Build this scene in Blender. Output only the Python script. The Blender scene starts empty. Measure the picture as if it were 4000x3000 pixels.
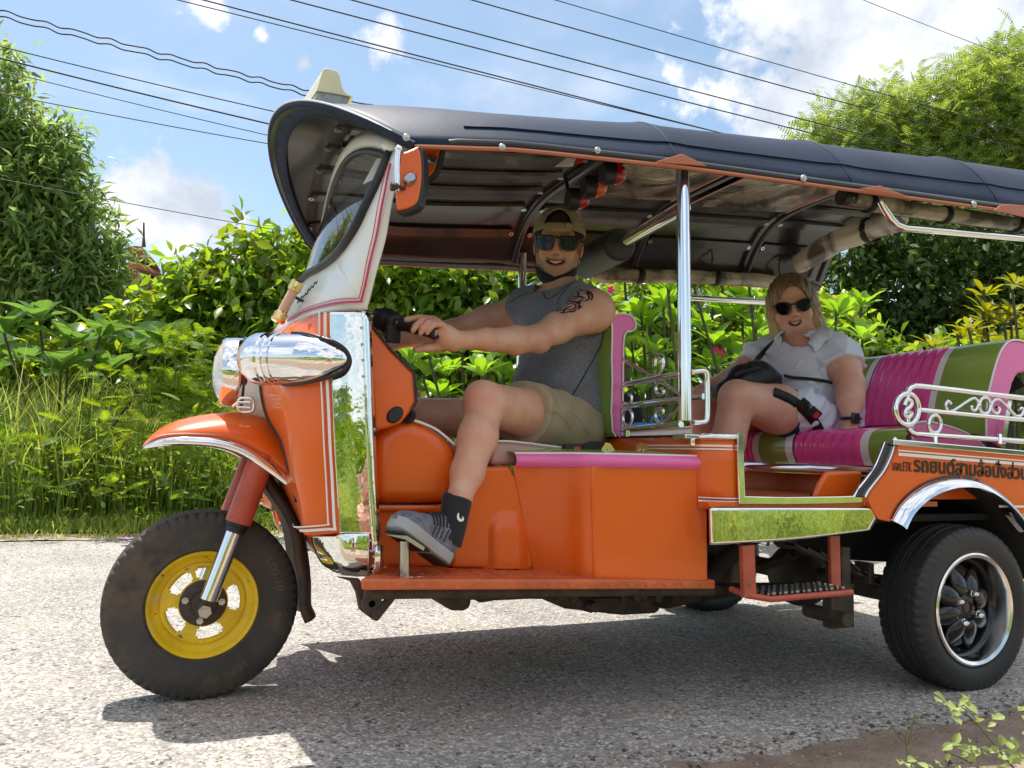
import bpy, bmesh, math, random
import numpy as np
from mathutils import Vector, Matrix
from mathutils.bvhtree import BVHTree
R_ = math.radians
scn = bpy.context.scene
COL = scn.collection
random.seed(7); rng = np.random.default_rng(7)

# ---------------------------------------------------------------- camera
FPX, YAW, PITCH, ROLL = 790.0, R_(23.0), math.atan(68/790), math.atan(0.02)
fw = np.array([math.sin(YAW)*math.cos(PITCH), math.cos(YAW)*math.cos(PITCH), math.sin(PITCH)])
rt = np.array([math.cos(YAW), -math.sin(YAW), 0.0]); up = np.cross(rt, fw)
rt, up = rt*math.cos(ROLL)+up*math.sin(ROLL), -rt*math.sin(ROLL)+up*math.cos(ROLL)
CAM = np.array([-0.09491261, -2.36454427, 0.675])
cd = bpy.data.cameras.new('camera'); cam = bpy.data.objects.new('camera', cd); COL.objects.link(cam)
m = Matrix(((rt[0], up[0], -fw[0], CAM[0]), (rt[1], up[1], -fw[1], CAM[1]), (rt[2], up[2], -fw[2], CAM[2]), (0, 0, 0, 1)))
cam.matrix_world = m
cd.sensor_width = 36; cd.lens = FPX/1024*36; cd.clip_start = 0.02; cd.clip_end = 3000
scn.camera = cam
# ---------------------------------------------------------------- light
SUN_DIR = Vector((-0.10, 0.31, 1.0)).normalized()
SUN_EL = math.asin(SUN_DIR.z); SUN_AZ = math.atan2(SUN_DIR.x, SUN_DIR.y)
sl = bpy.data.lights.new('sun', 'SUN'); sl.energy = 2.3; sl.angle = R_(0.55); sl.color = (1.0, 0.955, 0.88)
so = bpy.data.objects.new('sun', sl); COL.objects.link(so)
so.rotation_euler = SUN_DIR.to_track_quat('Z', 'Y').to_euler(); so.location = (0, 0, 20)
wd = bpy.data.worlds.new('World'); scn.world = wd; wd.use_nodes = True
vs = scn.view_settings; vs.view_transform = 'Standard'; vs.look = 'None'; vs.exposure = 1.42; vs.gamma = 1; vs.use_curve_mapping = False
SKY_STRENGTH = 0.125
def build_world():
    nt = wd.node_tree; N = nt.nodes; L = nt.links; N.clear()
    out = N.new('ShaderNodeOutputWorld'); bg = N.new('ShaderNodeBackground'); bg.inputs[1].default_value = SKY_STRENGTH
    sky = N.new('ShaderNodeTexSky'); sky.sky_type = 'NISHITA'; sky.sun_disc = False
    sky.sun_elevation = SUN_EL; sky.sun_rotation = SUN_AZ; sky.air_density = 1.0; sky.dust_density = 1.2; sky.ozone_density = 1.3
    tc = N.new('ShaderNodeTexCoord')
    def math_(op, a, b=None, clamp=False):
        n = N.new('ShaderNodeMath'); n.operation = op; n.use_clamp = clamp
        for i, v in enumerate((a, b)):
            if v is None: continue
            if isinstance(v, (int, float)): n.inputs[i].default_value = v
            else: L.new(v, n.inputs[i])
        return n.outputs[0]
    # clouds live on a plane high above: direction / height
    sep = N.new('ShaderNodeSeparateXYZ'); L.new(tc.outputs['Generated'], sep.inputs[0])
    zz = math_('MAXIMUM', math_('ADD', sep.outputs[2], 0.12), 0.05)
    cx = math_('DIVIDE', sep.outputs[0], zz); cy = math_('DIVIDE', sep.outputs[1], zz)
    cmb = N.new('ShaderNodeCombineXYZ'); L.new(cx, cmb.inputs[0]); L.new(cy, cmb.inputs[1])
    n1 = N.new('ShaderNodeTexNoise'); n1.inputs['Scale'].default_value = 2.1; n1.inputs['Detail'].default_value = 9; n1.inputs['Roughness'].default_value = 0.56
    n1.inputs['Distortion'].default_value = 0.25
    L.new(cmb.outputs[0], n1.inputs['Vector'])
    n2 = N.new('ShaderNodeTexNoise'); n2.inputs['Scale'].default_value = 22; n2.inputs['Detail'].default_value = 5; n2.inputs['Roughness'].default_value = 0.6
    L.new(tc.outputs['Generated'], n2.inputs['Vector'])
    n3 = N.new('ShaderNodeTexNoise'); n3.inputs['Scale'].default_value = 7; n3.inputs['Detail'].default_value = 7; n3.inputs['Roughness'].default_value = 0.6
    L.new(tc.outputs['Generated'], n3.inputs['Vector'])
    cov = None
    def lobe(px, py, rad, amp, sharp):
        d = fw + rt*(px-512)/FPX - up*(py-384)/FPX if sharp == 1 else np.array([math.sin(R_(px))*math.cos(R_(py)), math.cos(R_(px))*math.cos(R_(py)), math.sin(R_(py))]); d = d/np.linalg.norm(d)
        dot = N.new('ShaderNodeVectorMath'); dot.operation = 'DISTANCE'
        L.new(tc.outputs['Generated'], dot.inputs[0]); dot.inputs[1].default_value = tuple(d)
        v = math_('SUBTRACT', 1.0, math_('DIVIDE', dot.outputs['Value'], rad/FPX))
        return math_('MULTIPLY', math_('MAXIMUM', v, -1.5), amp)
    lobes = [(148, 196, 50, .9, 1), (195, 212, 46, .9, 1), (228, 236, 30, .8, 1), (388, 42, 24, .38, 1), (262, 36, 10, .4, 1), (303, 62, 12, .4, 1), (205, 8, 20, .4, 1),
             # unseen clouds added for fill light, overhead and behind the viewer (azimuth, elevation, size)
             (75, 50, 330, 1, 2), (110, 30, 330, 1, 2), (150, 48, 380, 1, 2), (190, 26, 340, 1, 2), (235, 50, 330, 1, 2), (270, 25, 260, 1, 2), (200, 75, 260, .8, 2),
             (880, 60, 150, 1.0, 1), (1000, 40, 190, 1.0, 1), (790, 115, 62, .8, 1), (1150, 200, 200, 1, 1), (800, 15, 60, .5, 1)]
    for l in lobes:
        o = lobe(*l); cov = o if cov is None else math_('MAXIMUM', cov, o)
    nn = math_('SUBTRACT', math_('ADD', math_('MULTIPLY', n2.outputs[0], 1.0), math_('MULTIPLY', n3.outputs[0], 1.5)), 1.22)
    c1 = math_('ADD', cov, nn)
    mr = N.new('ShaderNodeMapRange'); mr.interpolation_type = 'SMOOTHSTEP'; mr.inputs[1].default_value = 0.02; mr.inputs[2].default_value = 0.34
    L.new(c1, mr.inputs[0])
    # faint high wisps everywhere
    mr2 = N.new('ShaderNodeMapRange'); mr2.interpolation_type = 'SMOOTHSTEP'; mr2.inputs[1].default_value = 0.47; mr2.inputs[2].default_value = 0.80; mr2.inputs[4].default_value = 0.62
    L.new(n1.outputs[0], mr2.inputs[0])
    tot = math_('MAXIMUM', mr.outputs[0], mr2.outputs[0])
    # cloud body: brighter where thick, greyer underneath by noise
    ccol = N.new('ShaderNodeMix'); ccol.data_type = 'RGBA'
    ccol.inputs[6].default_value = (2.0, 2.2, 2.55, 1); ccol.inputs[7].default_value = (3.7, 3.75, 3.95, 1)
    mr3 = N.new('ShaderNodeMapRange'); mr3.inputs[1].default_value = 0.35; mr3.inputs[2].default_value = 0.62; L.new(n3.outputs[0], mr3.inputs[0])
    L.new(mr3.outputs[0], ccol.inputs[0])
    mx = N.new('ShaderNodeMix'); mx.data_type = 'RGBA'
    tint = N.new('ShaderNodeHueSaturation'); tint.inputs['Hue'].default_value = .488; tint.inputs['Saturation'].default_value = .95; tint.inputs['Value'].default_value = .56; L.new(sky.outputs[0], tint.inputs['Color']); L.new(tot, mx.inputs[0]); L.new(tint.outputs[0], mx.inputs[6]); L.new(ccol.outputs[2], mx.inputs[7])
    L.new(mx.outputs[2], bg.inputs[0]); L.new(bg.outputs[0], out.inputs[0])
build_world()

# ---------------------------------------------------------------- measuring helpers (photo point + real depth plane -> world point)
ZW = {'A': (350, 1100, 1.58), 'B': (1000, 200, 2.212), 'C': (1400, 750, 2.0109), 'D': (0, 0, .553), 'E': (1300, 1500, 1.8433), 'G': (2400, 1000, 1.8433),
      'H': (2000, 500, 1.106), 'I': (2700, 1600, 1.3823), 'J': (300, 1900, 1.843), 'K': (1900, 1500, 1.8436), 'L': (0, 0, 1.508), 'M': (0, 1000, 1.3827),
      'N': (3000, 1200, 2.212), 'O': (2000, 550, 2.212), 'Q': (3000, 550, 2.212), 'R': (900, 2000, 1.106), 'S': (2500, 2300, 1.4747), 'T': (2500, 0, 1.4747),
      'V': (1300, 750, 2.212), 'p': (0, 0, 0.256)}
def at(z, X, Y, x=None, y=None, h=None, d=None):
    a, b, s = ZW[z]; px = (a+X/s)/3.90625; py = (b+Y/s)/3.90625
    r = fw + rt*(px-512)/FPX - up*(py-384)/FPX
    if d is not None: t = d
    elif y is not None: t = (y-CAM[1])/r[1]
    elif x is not None: t = (x-CAM[0])/r[0]
    else: t = (h-CAM[2])/r[2]
    return Vector(CAM + r*t)

# ---------------------------------------------------------------- mesh helpers
def tag(o, label=None, cat=None, group=None, kind=None):
    if label: o['label'] = label
    if cat: o['category'] = cat
    if group: o['group'] = group
    if kind: o['kind'] = kind
    return o
def empty(name, loc=(0, 0, 0)):
    o = bpy.data.objects.new(name, None); o.location = loc; o.empty_display_size = 0.1; COL.objects.link(o); return o
def link_mesh(name, me, mt=None, parent=None, smooth=40):
    if mt:
        for q in (mt if isinstance(mt, (list, tuple)) else [mt]): me.materials.append(q)
    if smooth:
        me.shade_smooth()
        if smooth < 180: me.set_sharp_from_angle(angle=R_(smooth))
    o = bpy.data.objects.new(name, me); COL.objects.link(o)
    if parent:
        o.parent = parent
        if parent.type == 'EMPTY' and parent.parent is None: o.location = -parent.location
    return o
def mk(name, bm, mt=None, parent=None, smooth=40, bevel=0, bseg=2, subs=0, solid=0, offset=0):
    me = bpy.data.meshes.new(name)
    bmesh.ops.recalc_face_normals(bm, faces=bm.faces) if not getattr(bm, '_keep', False) and not solid and not subs else None
    bm.to_mesh(me); bm.free()
    o = link_mesh(name, me, mt, parent, smooth)
    if solid:
        md = o.modifiers.new('s', 'SOLIDIFY'); md.thickness = solid; md.offset = offset
    if bevel:
        md = o.modifiers.new('b', 'BEVEL'); md.width = bevel; md.segments = bseg; md.limit_method = 'ANGLE'; md.angle_limit = R_(35); md.harden_normals = False
    if subs:
        md = o.modifiers.new('u', 'SUBSURF'); md.levels = subs; md.render_levels = subs
    return o
def np_mesh(name, V, F, mt=None, parent=None, smooth=0, mats_idx=None):
    V = np.asarray(V, np.float32); F = np.asarray(F, np.int32); k = F.shape[1]
    me = bpy.data.meshes.new(name); me.vertices.add(len(V)); me.vertices.foreach_set('co', V.ravel())
    me.loops.add(F.size); me.loops.foreach_set('vertex_index', F.ravel())
    me.polygons.add(len(F)); me.polygons.foreach_set('loop_start', np.arange(0, F.size, k, dtype=np.int32))
    if mats_idx is not None: me.polygons.foreach_set('material_index', np.asarray(mats_idx, np.int32))
    me.update(calc_edges=True); me.validate()
    return link_mesh(name, me, mt, parent, smooth)
def NB(): return bmesh.new()
def box(bm, c, s, rot=None, taper=None):
    c = Vector(c); vs_ = []
    for z in (-1, 1):
        for y in (-1, 1):
            for x in (-1, 1):
                v = Vector((x*s[0]/2, y*s[1]/2, z*s[2]/2))
                if taper and z > 0: v.x *= taper; v.y *= taper
                if rot is not None: v = rot @ v
                vs_.append(bm.verts.new(c+v))
    for f in ((0, 2, 3, 1), (4, 5, 7, 6), (0, 1, 5, 4), (2, 6, 7, 3), (0, 4, 6, 2), (1, 3, 7, 5)): bm.faces.new([vs_[i] for i in f])
def frames(P):
    P = [Vector(p) for p in P]; n = len(P); T = []
    for i in range(n):
        a = P[max(i-1, 0)]; b = P[min(i+1, n-1)]; t = (b-a); T.append(t.normalized() if t.length > 1e-9 else Vector((0, 0, 1)))
    u = T[0].orthogonal().normalized(); out = []
    for i in range(n):
        u = (u - T[i]*u.dot(T[i])); u = u.normalized() if u.length > 1e-6 else T[i].orthogonal().normalized()
        out.append((P[i], T[i], u, T[i].cross(u)))
    return out
def tube(bm, P, r, seg=10, cap=True, closed=False, flat=None):
    P = [Vector(p) for p in P]
    if closed: P = P+[P[0]]
    fr = frames(P); rings = []
    for i, (p, t, u, v) in enumerate(fr):
        if closed and i == len(fr)-1: rings.append(rings[0]); break
        rr = r[i] if isinstance(r, (list, tuple)) else r
        rings.append([bm.verts.new(p + (u*math.cos(a)+v*math.sin(a))*rr) for a in [2*math.pi*k/seg for k in range(seg)]])
    for A, B in zip(rings[:-1], rings[1:]):
        for k in range(seg):
            try: bm.faces.new((A[k], A[(k+1) % seg], B[(k+1) % seg], B[k]))
            except ValueError: pass
    if cap and not closed:
        bm.faces.new(rings[0][::-1]); bm.faces.new(rings[-1])
def smooth_path(P, n=6, closed=False):
    P = [Vector(p) for p in P]; out = []; N = len(P)
    rngi = range(N if closed else N-1)
    for i in rngi:
        p0 = P[(i-1) % N] if (closed or i > 0) else P[0]; p1 = P[i]; p2 = P[(i+1) % N]
        p3 = P[(i+2) % N] if (closed or i+2 < N) else P[-1]
        for k in range(n):
            t = k/n
            out.append(0.5*((2*p1)+(-p0+p2)*t+(2*p0-5*p1+4*p2-p3)*t*t+(-p0+3*p1-3*p2+p3)*t**3))
    if not closed: out.append(P[-1])
    return out
def prism(bm, pts, off):
    off = Vector(off); a = [bm.verts.new(Vector(p)) for p in pts]; b = [bm.verts.new(Vector(p)+off) for p in pts]; n = len(a)
    bm.faces.new(a); bm.faces.new(b[::-1])
    for i in range(n): bm.faces.new((a[i], b[i], b[(i+1) % n], a[(i+1) % n]))
def grid(bm, rows, closeu=False, flip=False):
    V = [[bm.verts.new(Vector(p)) for p in r] for r in rows]
    for i in range(len(V)-1):
        n = len(V[i])
        for j in range(n if closeu else n-1):
            f = (V[i][j], V[i][(j+1) % n], V[i+1][(j+1) % n], V[i+1][j])
            bm.faces.new(f[::-1] if flip else f)
    return V
def lathe(bm, prof, c, axis, seg=32, up_=None, sq=(1, 1), a0=0, a1=2*math.pi):
    """prof: (radius, distance along axis)"""
    c = Vector(c); ax = Vector(axis).normalized(); u = (Vector(up_) - ax*Vector(up_).dot(ax)).normalized() if up_ is not None else ax.orthogonal().normalized(); v = ax.cross(u)
    full = abs(a1-a0-2*math.pi) < 1e-6; rings = []; ns = seg if full else seg+1
    for r, d in prof:
        if r < 1e-6: rings.append([bm.verts.new(c+ax*d)]); continue
        rings.append([bm.verts.new(c+ax*d+(u*math.cos(a)*sq[0]+v*math.sin(a)*sq[1])*r) for a in [a0+(a1-a0)*k/seg for k in range(ns)]])
    for A, B in zip(rings[:-1], rings[1:]):
        for k in range(seg if full else seg):
            k2 = (k+1) % ns if full else k+1
            if len(A) == 1 and len(B) == 1: continue
            if len(A) == 1: f = (A[0], B[k], B[k2])
            elif len(B) == 1: f = (A[k], B[0], A[k2])
            else: f = (A[k], B[k], B[k2], A[k2])
            bm.faces.new(f[::-1])
def sph(bm, c, r, seg=12, rot=None):
    m_ = Matrix.Translation(Vector(c))
    if rot is not None: m_ = m_ @ rot.to_4x4()
    rr = r if isinstance(r, (tuple, list)) else (r, r, r)
    bmesh.ops.create_uvsphere(bm, u_segments=seg, v_segments=max(6, seg*2//3), radius=1, matrix=m_ @ Matrix.Diagonal((*rr, 1)))
def mirror_y(P): return [Vector((p[0], -p[1], p[2])) for p in P]
def rot_to(axis): return Vector(axis).to_track_quat('Z', 'Y').to_matrix()
# ---------------------------------------------------------------- materials
def M(name, col, rough=0.5, metal=0.0, coat=0.0, bump=0.0, bscale=60, var=0.0, vscale=6, col2=None, spec=None, trans=0.0, alpha=1.0, sss=0.0,
      island=0.0, transl=None, ior=1.45, spots=None, coords='Object', stretch=None, rvar=0.0, bdist=0.002, emit=None, sheen=0):
    m = bpy.data.materials.new(name); m.use_nodes = True; nt = m.node_tree; N = nt.nodes; L = nt.links
    b = N['Principled BSDF']; I = b.inputs
    I['Roughness'].default_value = rough; I['Metallic'].default_value = metal; I['Coat Weight'].default_value = coat; I['Coat Roughness'].default_value = 0.06
    I['Transmission Weight'].default_value = trans; I['Alpha'].default_value = alpha; I['IOR'].default_value = ior
    if sheen: I['Sheen Weight'].default_value = sheen
    if spec is not None: I['Specular IOR Level'].default_value = spec
    if sss: I['Subsurface Weight'].default_value = sss; I['Subsurface Radius'].default_value = (0.012, 0.005, 0.003); I['Subsurface Scale'].default_value = 1
    c4 = (*col, 1); src = None
    tc = N.new('ShaderNodeTexCoord'); vec = tc.outputs[coords]
    if stretch:
        mp = N.new('ShaderNodeMapping'); mp.inputs['Scale'].default_value = stretch; L.new(vec, mp.inputs[0]); vec = mp.outputs[0]
    def noise(scale, det=5, ro=.55):
        n = N.new('ShaderNodeTexNoise'); n.inputs['Scale'].default_value = scale; n.inputs['Detail'].default_value = det; n.inputs['Roughness'].default_value = ro
        L.new(vec, n.inputs['Vector']); return n.outputs[0]
    def rgb(c):
        n = N.new('ShaderNodeRGB'); n.outputs[0].default_value = c; return n.outputs[0]
    def mix(f, a, c):
        n = N.new('ShaderNodeMix'); n.data_type = 'RGBA'
        for i, v in ((0, f), (6, a), (7, c)):
            if isinstance(v, (int, float, tuple)): n.inputs[i].default_value = v
            else: L.new(v, n.inputs[i])
        return n.outputs[2]
    def ramp(v, a, c):
        n = N.new('ShaderNodeMapRange'); n.inputs[1].default_value = a; n.inputs[2].default_value = c; L.new(v, n.inputs[0]); return n.outputs[0]
    src = rgb(c4)
    if var or col2:
        c2 = col2 if col2 else tuple(max(0, x*(1-var)) for x in col)
        src = mix(ramp(noise(vscale), .38, .62), src, (*c2, 1))
    if island:
        g = N.new('ShaderNodeNewGeometry'); hs = N.new('ShaderNodeHueSaturation')
        v = N.new('ShaderNodeMapRange'); v.inputs[3].default_value = 1-island; v.inputs[4].default_value = 1+island; L.new(g.outputs['Random Per Island'], v.inputs[0])
        L.new(v.outputs[0], hs.inputs['Value'])
        w = N.new('ShaderNodeTexWhiteNoise'); w.noise_dimensions = '1D'; L.new(g.outputs['Random Per Island'], w.inputs['W'])
        h = N.new('ShaderNodeMapRange'); h.inputs[3].default_value = .5-.035*min(1, island*2); h.inputs[4].default_value = .5+.02*min(1, island*2); L.new(w.outputs[0], h.inputs[0]); L.new(h.outputs[0], hs.inputs['Hue'])
        L.new(src, hs.inputs['Color']); src = hs.outputs[0]
    for s in (spots or []):   # (scale, lo, hi, colour)
        src = mix(ramp(noise(s[0], 6, .65), s[1], s[2]), src, (*s[3], 1))
    L.new(src, I['Base Color'])
    if rvar: 
        v = N.new('ShaderNodeMapRange'); v.inputs[3].default_value = max(0, rough-rvar); v.inputs[4].default_value = rough+rvar; L.new(noise(vscale*2), v.inputs[0]); L.new(v.outputs[0], I['Roughness'])
    if bump:
        bp = N.new('ShaderNodeBump'); bp.inputs['Strength'].default_value = bump; bp.inputs['Distance'].default_value = bdist
        L.new(noise(bscale, 4), bp.inputs['Height']); L.new(bp.outputs[0], I['Normal'])
    if emit: I['Emission Color'].default_value = (*emit[0], 1); I['Emission Strength'].default_value = emit[1]
    if transl:
        t = N.new('ShaderNodeBsdfTranslucent'); hs = N.new('ShaderNodeHueSaturation'); hs.inputs['Hue'].default_value = 0.478; hs.inputs['Saturation'].default_value = 1.12; hs.inputs['Value'].default_value = transl[1]
        L.new(src, hs.inputs['Color']); L.new(hs.outputs[0], t.inputs[0])
        ms = N.new('ShaderNodeMixShader'); ms.inputs[0].default_value = transl[0]
        L.new(b.outputs[0], ms.inputs[1]); L.new(t.outputs[0], ms.inputs[2]); L.new(ms.outputs[0], N['Material Output'].inputs[0])
    return m
ORG = (0.80, 0.132, 0.010)
m_orange = M('orange_paint', ORG, 0.34, coat=.3, var=.10, vscale=2.2, bump=.16, bscale=2.6, bdist=.010, rvar=.10, spots=[(150, .715, .735, (.80, .36, .20)), (75, .72, .735, (.22, .07, .03)), (3.2, .60, .85, (.72, .20, .055))])
m_orange_w = M('worn_orange_paint', (0.66, 0.145, 0.045), 0.42, coat=.2, var=.2, vscale=14, bump=.2, bscale=60, spots=[(60, .64, .70, (.12, .06, .05))])
m_redor = M('faded_red_paint', (0.52, 0.10, 0.055), 0.42, coat=.15, var=.25, vscale=12, spots=[(45, .60, .70, (.16, .06, .04))], bump=.1)
m_cream = M('cream_white_paint', (0.78, 0.76, 0.70), 0.28, coat=.5, var=.03, vscale=2)
m_white = M('white_stripe', (0.82, 0.80, 0.76), 0.4)
m_magenta = M('magenta_stripe', (0.55, 0.03, 0.12), 0.4)
m_redstripe = M('red_stripe', (0.50, 0.06, 0.03), 0.4)
m_chrome = M('chrome', (0.86, 0.87, 0.88), 0.07, 1.0, bump=.02, bscale=14, rvar=.03)
m_mirror_w = M('wavy_polished_steel', (0.84, 0.86, 0.82), 0.035, 1.0, bump=.22, bscale=7, bdist=.010, spots=[(160, .70, .76, (.35, .33, .28))])
m_steel_d = M('dull_steel', (0.5, 0.5, 0.48), 0.3, 1.0, bump=.1, bscale=60, rvar=.1, spots=[(80, .6, .7, (.3, .22, .15))])
m_brass = M('brass', (0.85, 0.62, 0.25), 0.2, 1.0)
m_rubber = M('black_rubber', (0.018, 0.018, 0.02), 0.45)
m_gasket = M('gasket_rubber', (0.02, 0.02, 0.022), 0.35)
m_vinyl = M('dark_navy_vinyl', (0.014, 0.027, 0.060), 0.52, coat=.0, spec=.22, bump=.15, bscale=5, bdist=.01, var=.25, vscale=2.5, rvar=.08)
m_vinyl_in = M('roof_lining', (0.022, 0.018, 0.021), 0.24, coat=.2, var=.4, vscale=2.2, col2=(.050, .040, .040), bump=.1, bscale=4, bdist=.01, rvar=.08)
m_blackpipe = M('black_painted_tube', (0.025, 0.023, 0.025), 0.3, coat=.3)
m_pipingor = M('orange_piping', (0.46, 0.15, 0.075), 0.45)
m_pink = M('pink_vinyl', (0.80, 0.075, 0.33), 0.22, coat=.35, bump=.15, bscale=9, bdist=.006, rvar=.06)
m_lpink = M('light_pink_vinyl', (0.78, 0.15, 0.40), 0.25, coat=.35, bump=.25, bscale=18, bdist=.006, rvar=.06)
m_green = M('green_vinyl', (0.23, 0.34, 0.055), 0.22, coat=.35, bump=.15, bscale=9, bdist=.006)
m_whitev = M('white_vinyl', (0.78, 0.74, 0.73), 0.25, coat=.3, bump=.1)
m_oldpink = M('aged_pale_pink_vinyl', (0.62, 0.37, 0.33), 0.5, var=.15, vscale=14, spots=[(30, .66, .72, (.3, .2, .18))], bump=.2)
m_tyre = M('tyre_rubber', (0.058, 0.052, 0.046), 0.62, var=.3, vscale=8, spots=[(9, .52, .66, (.10, .070, .045)), (90, .62, .72, (.02, .02, .02))], bump=.2, bscale=120)
m_tyre2 = M('rear_tyre_rubber', (0.030, 0.030, 0.031), 0.5, var=.3, vscale=8, spots=[(70, .62, .72, (.09, .075, .055))], bump=.2, bscale=120)
m_yellow = M('yellow_wheel_paint', (0.90, 0.60, 0.015), 0.38, coat=.2, var=.18, vscale=10, spots=[(34, .63, .68, (.14, .07, .03)), (12, .60, .75, (.65, .55, .25))], bump=.1)
m_hubdirt = M('greasy_hub', (0.07, 0.055, 0.042), 0.6, var=.4, vscale=30, bump=.5, bscale=80)
m_blackgloss = M('black_wheel_paint', (0.012, 0.012, 0.014), 0.2, coat=.4)
m_alu = M('polished_aluminium_lip', (0.84, 0.83, 0.80), 0.17, 1.0, rvar=.06, vscale=8)
m_grime = M('grimy_metal', (0.055, 0.045, 0.036), 0.7, var=.5, vscale=25, col2=(.10, .075, .05), bump=.6, bscale=70, bdist=.004)
m_rust = M('rusty_exhaust', (0.10, 0.060, 0.040), 0.65, .3, var=.5, vscale=18, col2=(.05, .04, .035), bump=.5, bscale=60)
m_underdark = M('dark_underbody', (0.022, 0.020, 0.019), 0.8, var=.4, vscale=12, bump=.4)
m_plblack = M('black_plastic', (0.018, 0.018, 0.02), 0.4, bump=.1, bscale=200)
m_lens = M('clear_lens', (0.92, 0.93, 0.88), 0.04, trans=.75, ior=1.4, bump=.5, bscale=18, bdist=.006)
m_redlens = M('red_lens', (0.55, 0.015, 0.03), 0.08, trans=.35, coat=.6)
m_orlens = M('amber_lens', (0.9, 0.16, 0.02), 0.08, trans=.35, coat=.6)
def glass_mat(name, tint, alpha, rough=.02):
    m = bpy.data.materials.new(name); m.use_nodes = True; nt = m.node_tree; N = nt.nodes; L = nt.links; N.remove(N['Principled BSDF'])
    t = N.new('ShaderNodeBsdfTransparent'); t.inputs[0].default_value = (*tint, 1)
    g = N.new('ShaderNodeBsdfGlossy'); g.inputs['Roughness'].default_value = rough
    f = N.new('ShaderNodeFresnel'); f.inputs[0].default_value = 1.5
    a = N.new('ShaderNodeMath'); a.operation = 'MULTIPLY_ADD'; a.inputs[1].default_value = 1.0; a.inputs[2].default_value = alpha; a.use_clamp = True; L.new(f.outputs[0], a.inputs[0])
    x = N.new('ShaderNodeMixShader'); L.new(a.outputs[0], x.inputs[0]); L.new(t.outputs[0], x.inputs[1]); L.new(g.outputs[0], x.inputs[2]); L.new(x.outputs[0], N['Material Output'].inputs[0])
    return m
m_glass = glass_mat('windscreen_glass', (.80, .92, .93), .02)
def film_mat(name, base, tr, met=0.0):
    m = bpy.data.materials.new(name); m.use_nodes = True; nt = m.node_tree; N = nt.nodes; L = nt.links
    b = N['Principled BSDF']; b.inputs['Roughness'].default_value = .14; b.inputs['Coat Weight'].default_value = .6; b.inputs['Metallic'].default_value = met
    tc = N.new('ShaderNodeTexCoord'); n = N.new('ShaderNodeTexNoise'); n.inputs['Scale'].default_value = 5; n.inputs['Detail'].default_value = 5; n.inputs['Distortion'].default_value = 1.2; L.new(tc.outputs['Object'], n.inputs[0])
    cr = N.new('ShaderNodeValToRGB'); cr.color_ramp.elements[0].position = .40; cr.color_ramp.elements[0].color = (*[c*.25 for c in base], 1); cr.color_ramp.elements[1].position = .55; cr.color_ramp.elements[1].color = (*base, 1)
    L.new(n.outputs[0], cr.inputs[0]); L.new(cr.outputs[0], b.inputs['Base Color'])
    bp = N.new('ShaderNodeBump'); bp.inputs['Strength'].default_value = .7; bp.inputs['Distance'].default_value = .01; L.new(n.outputs[0], bp.inputs['Height']); L.new(bp.outputs[0], b.inputs['Normal'])
    t = N.new('ShaderNodeBsdfTranslucent'); L.new(cr.outputs[0], t.inputs[0])
    x = N.new('ShaderNodeMixShader'); x.inputs[0].default_value = tr; L.new(b.outputs[0], x.inputs[1]); L.new(t.outputs[0], x.inputs[2]); L.new(x.outputs[0], N['Material Output'].inputs[0])
    return m
m_film = film_mat('clear_plastic_roll', (.74, .68, .56), .45)
m_filmpanel = film_mat('plastic_roof_window', (.85, .76, .62), .0, .75)
m_belt = M('black_webbing', (0.014, 0.014, 0.016), 0.6, bump=.3, bscale=400, bdist=.001)
m_redbtn = M('red_button', (0.6, 0.03, 0.03), 0.4)
m_yellowed = M('yellowed_plastic', (0.83, 0.74, 0.47), 0.35, coat=.2, var=.06, vscale=20)
m_greyplastic = M('weathered_grey_plastic', (0.42, 0.43, 0.42), 0.5, var=.2, vscale=50, spots=[(120, .58, .64, (.12, .12, .13))])
m_blacktext = M('black_lettering', (0.025, 0.02, 0.018), 0.4)
m_paper = M('white_paper_sticker', (0.75, 0.77, 0.78), 0.5)
m_mirrorglass = M('mirror_glass', (.9, .9, .9), 0.01, 1.0)
m_concrete = M('pale_concrete', (0.55, 0.53, 0.48), 0.8, var=.2, vscale=20)
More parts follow.
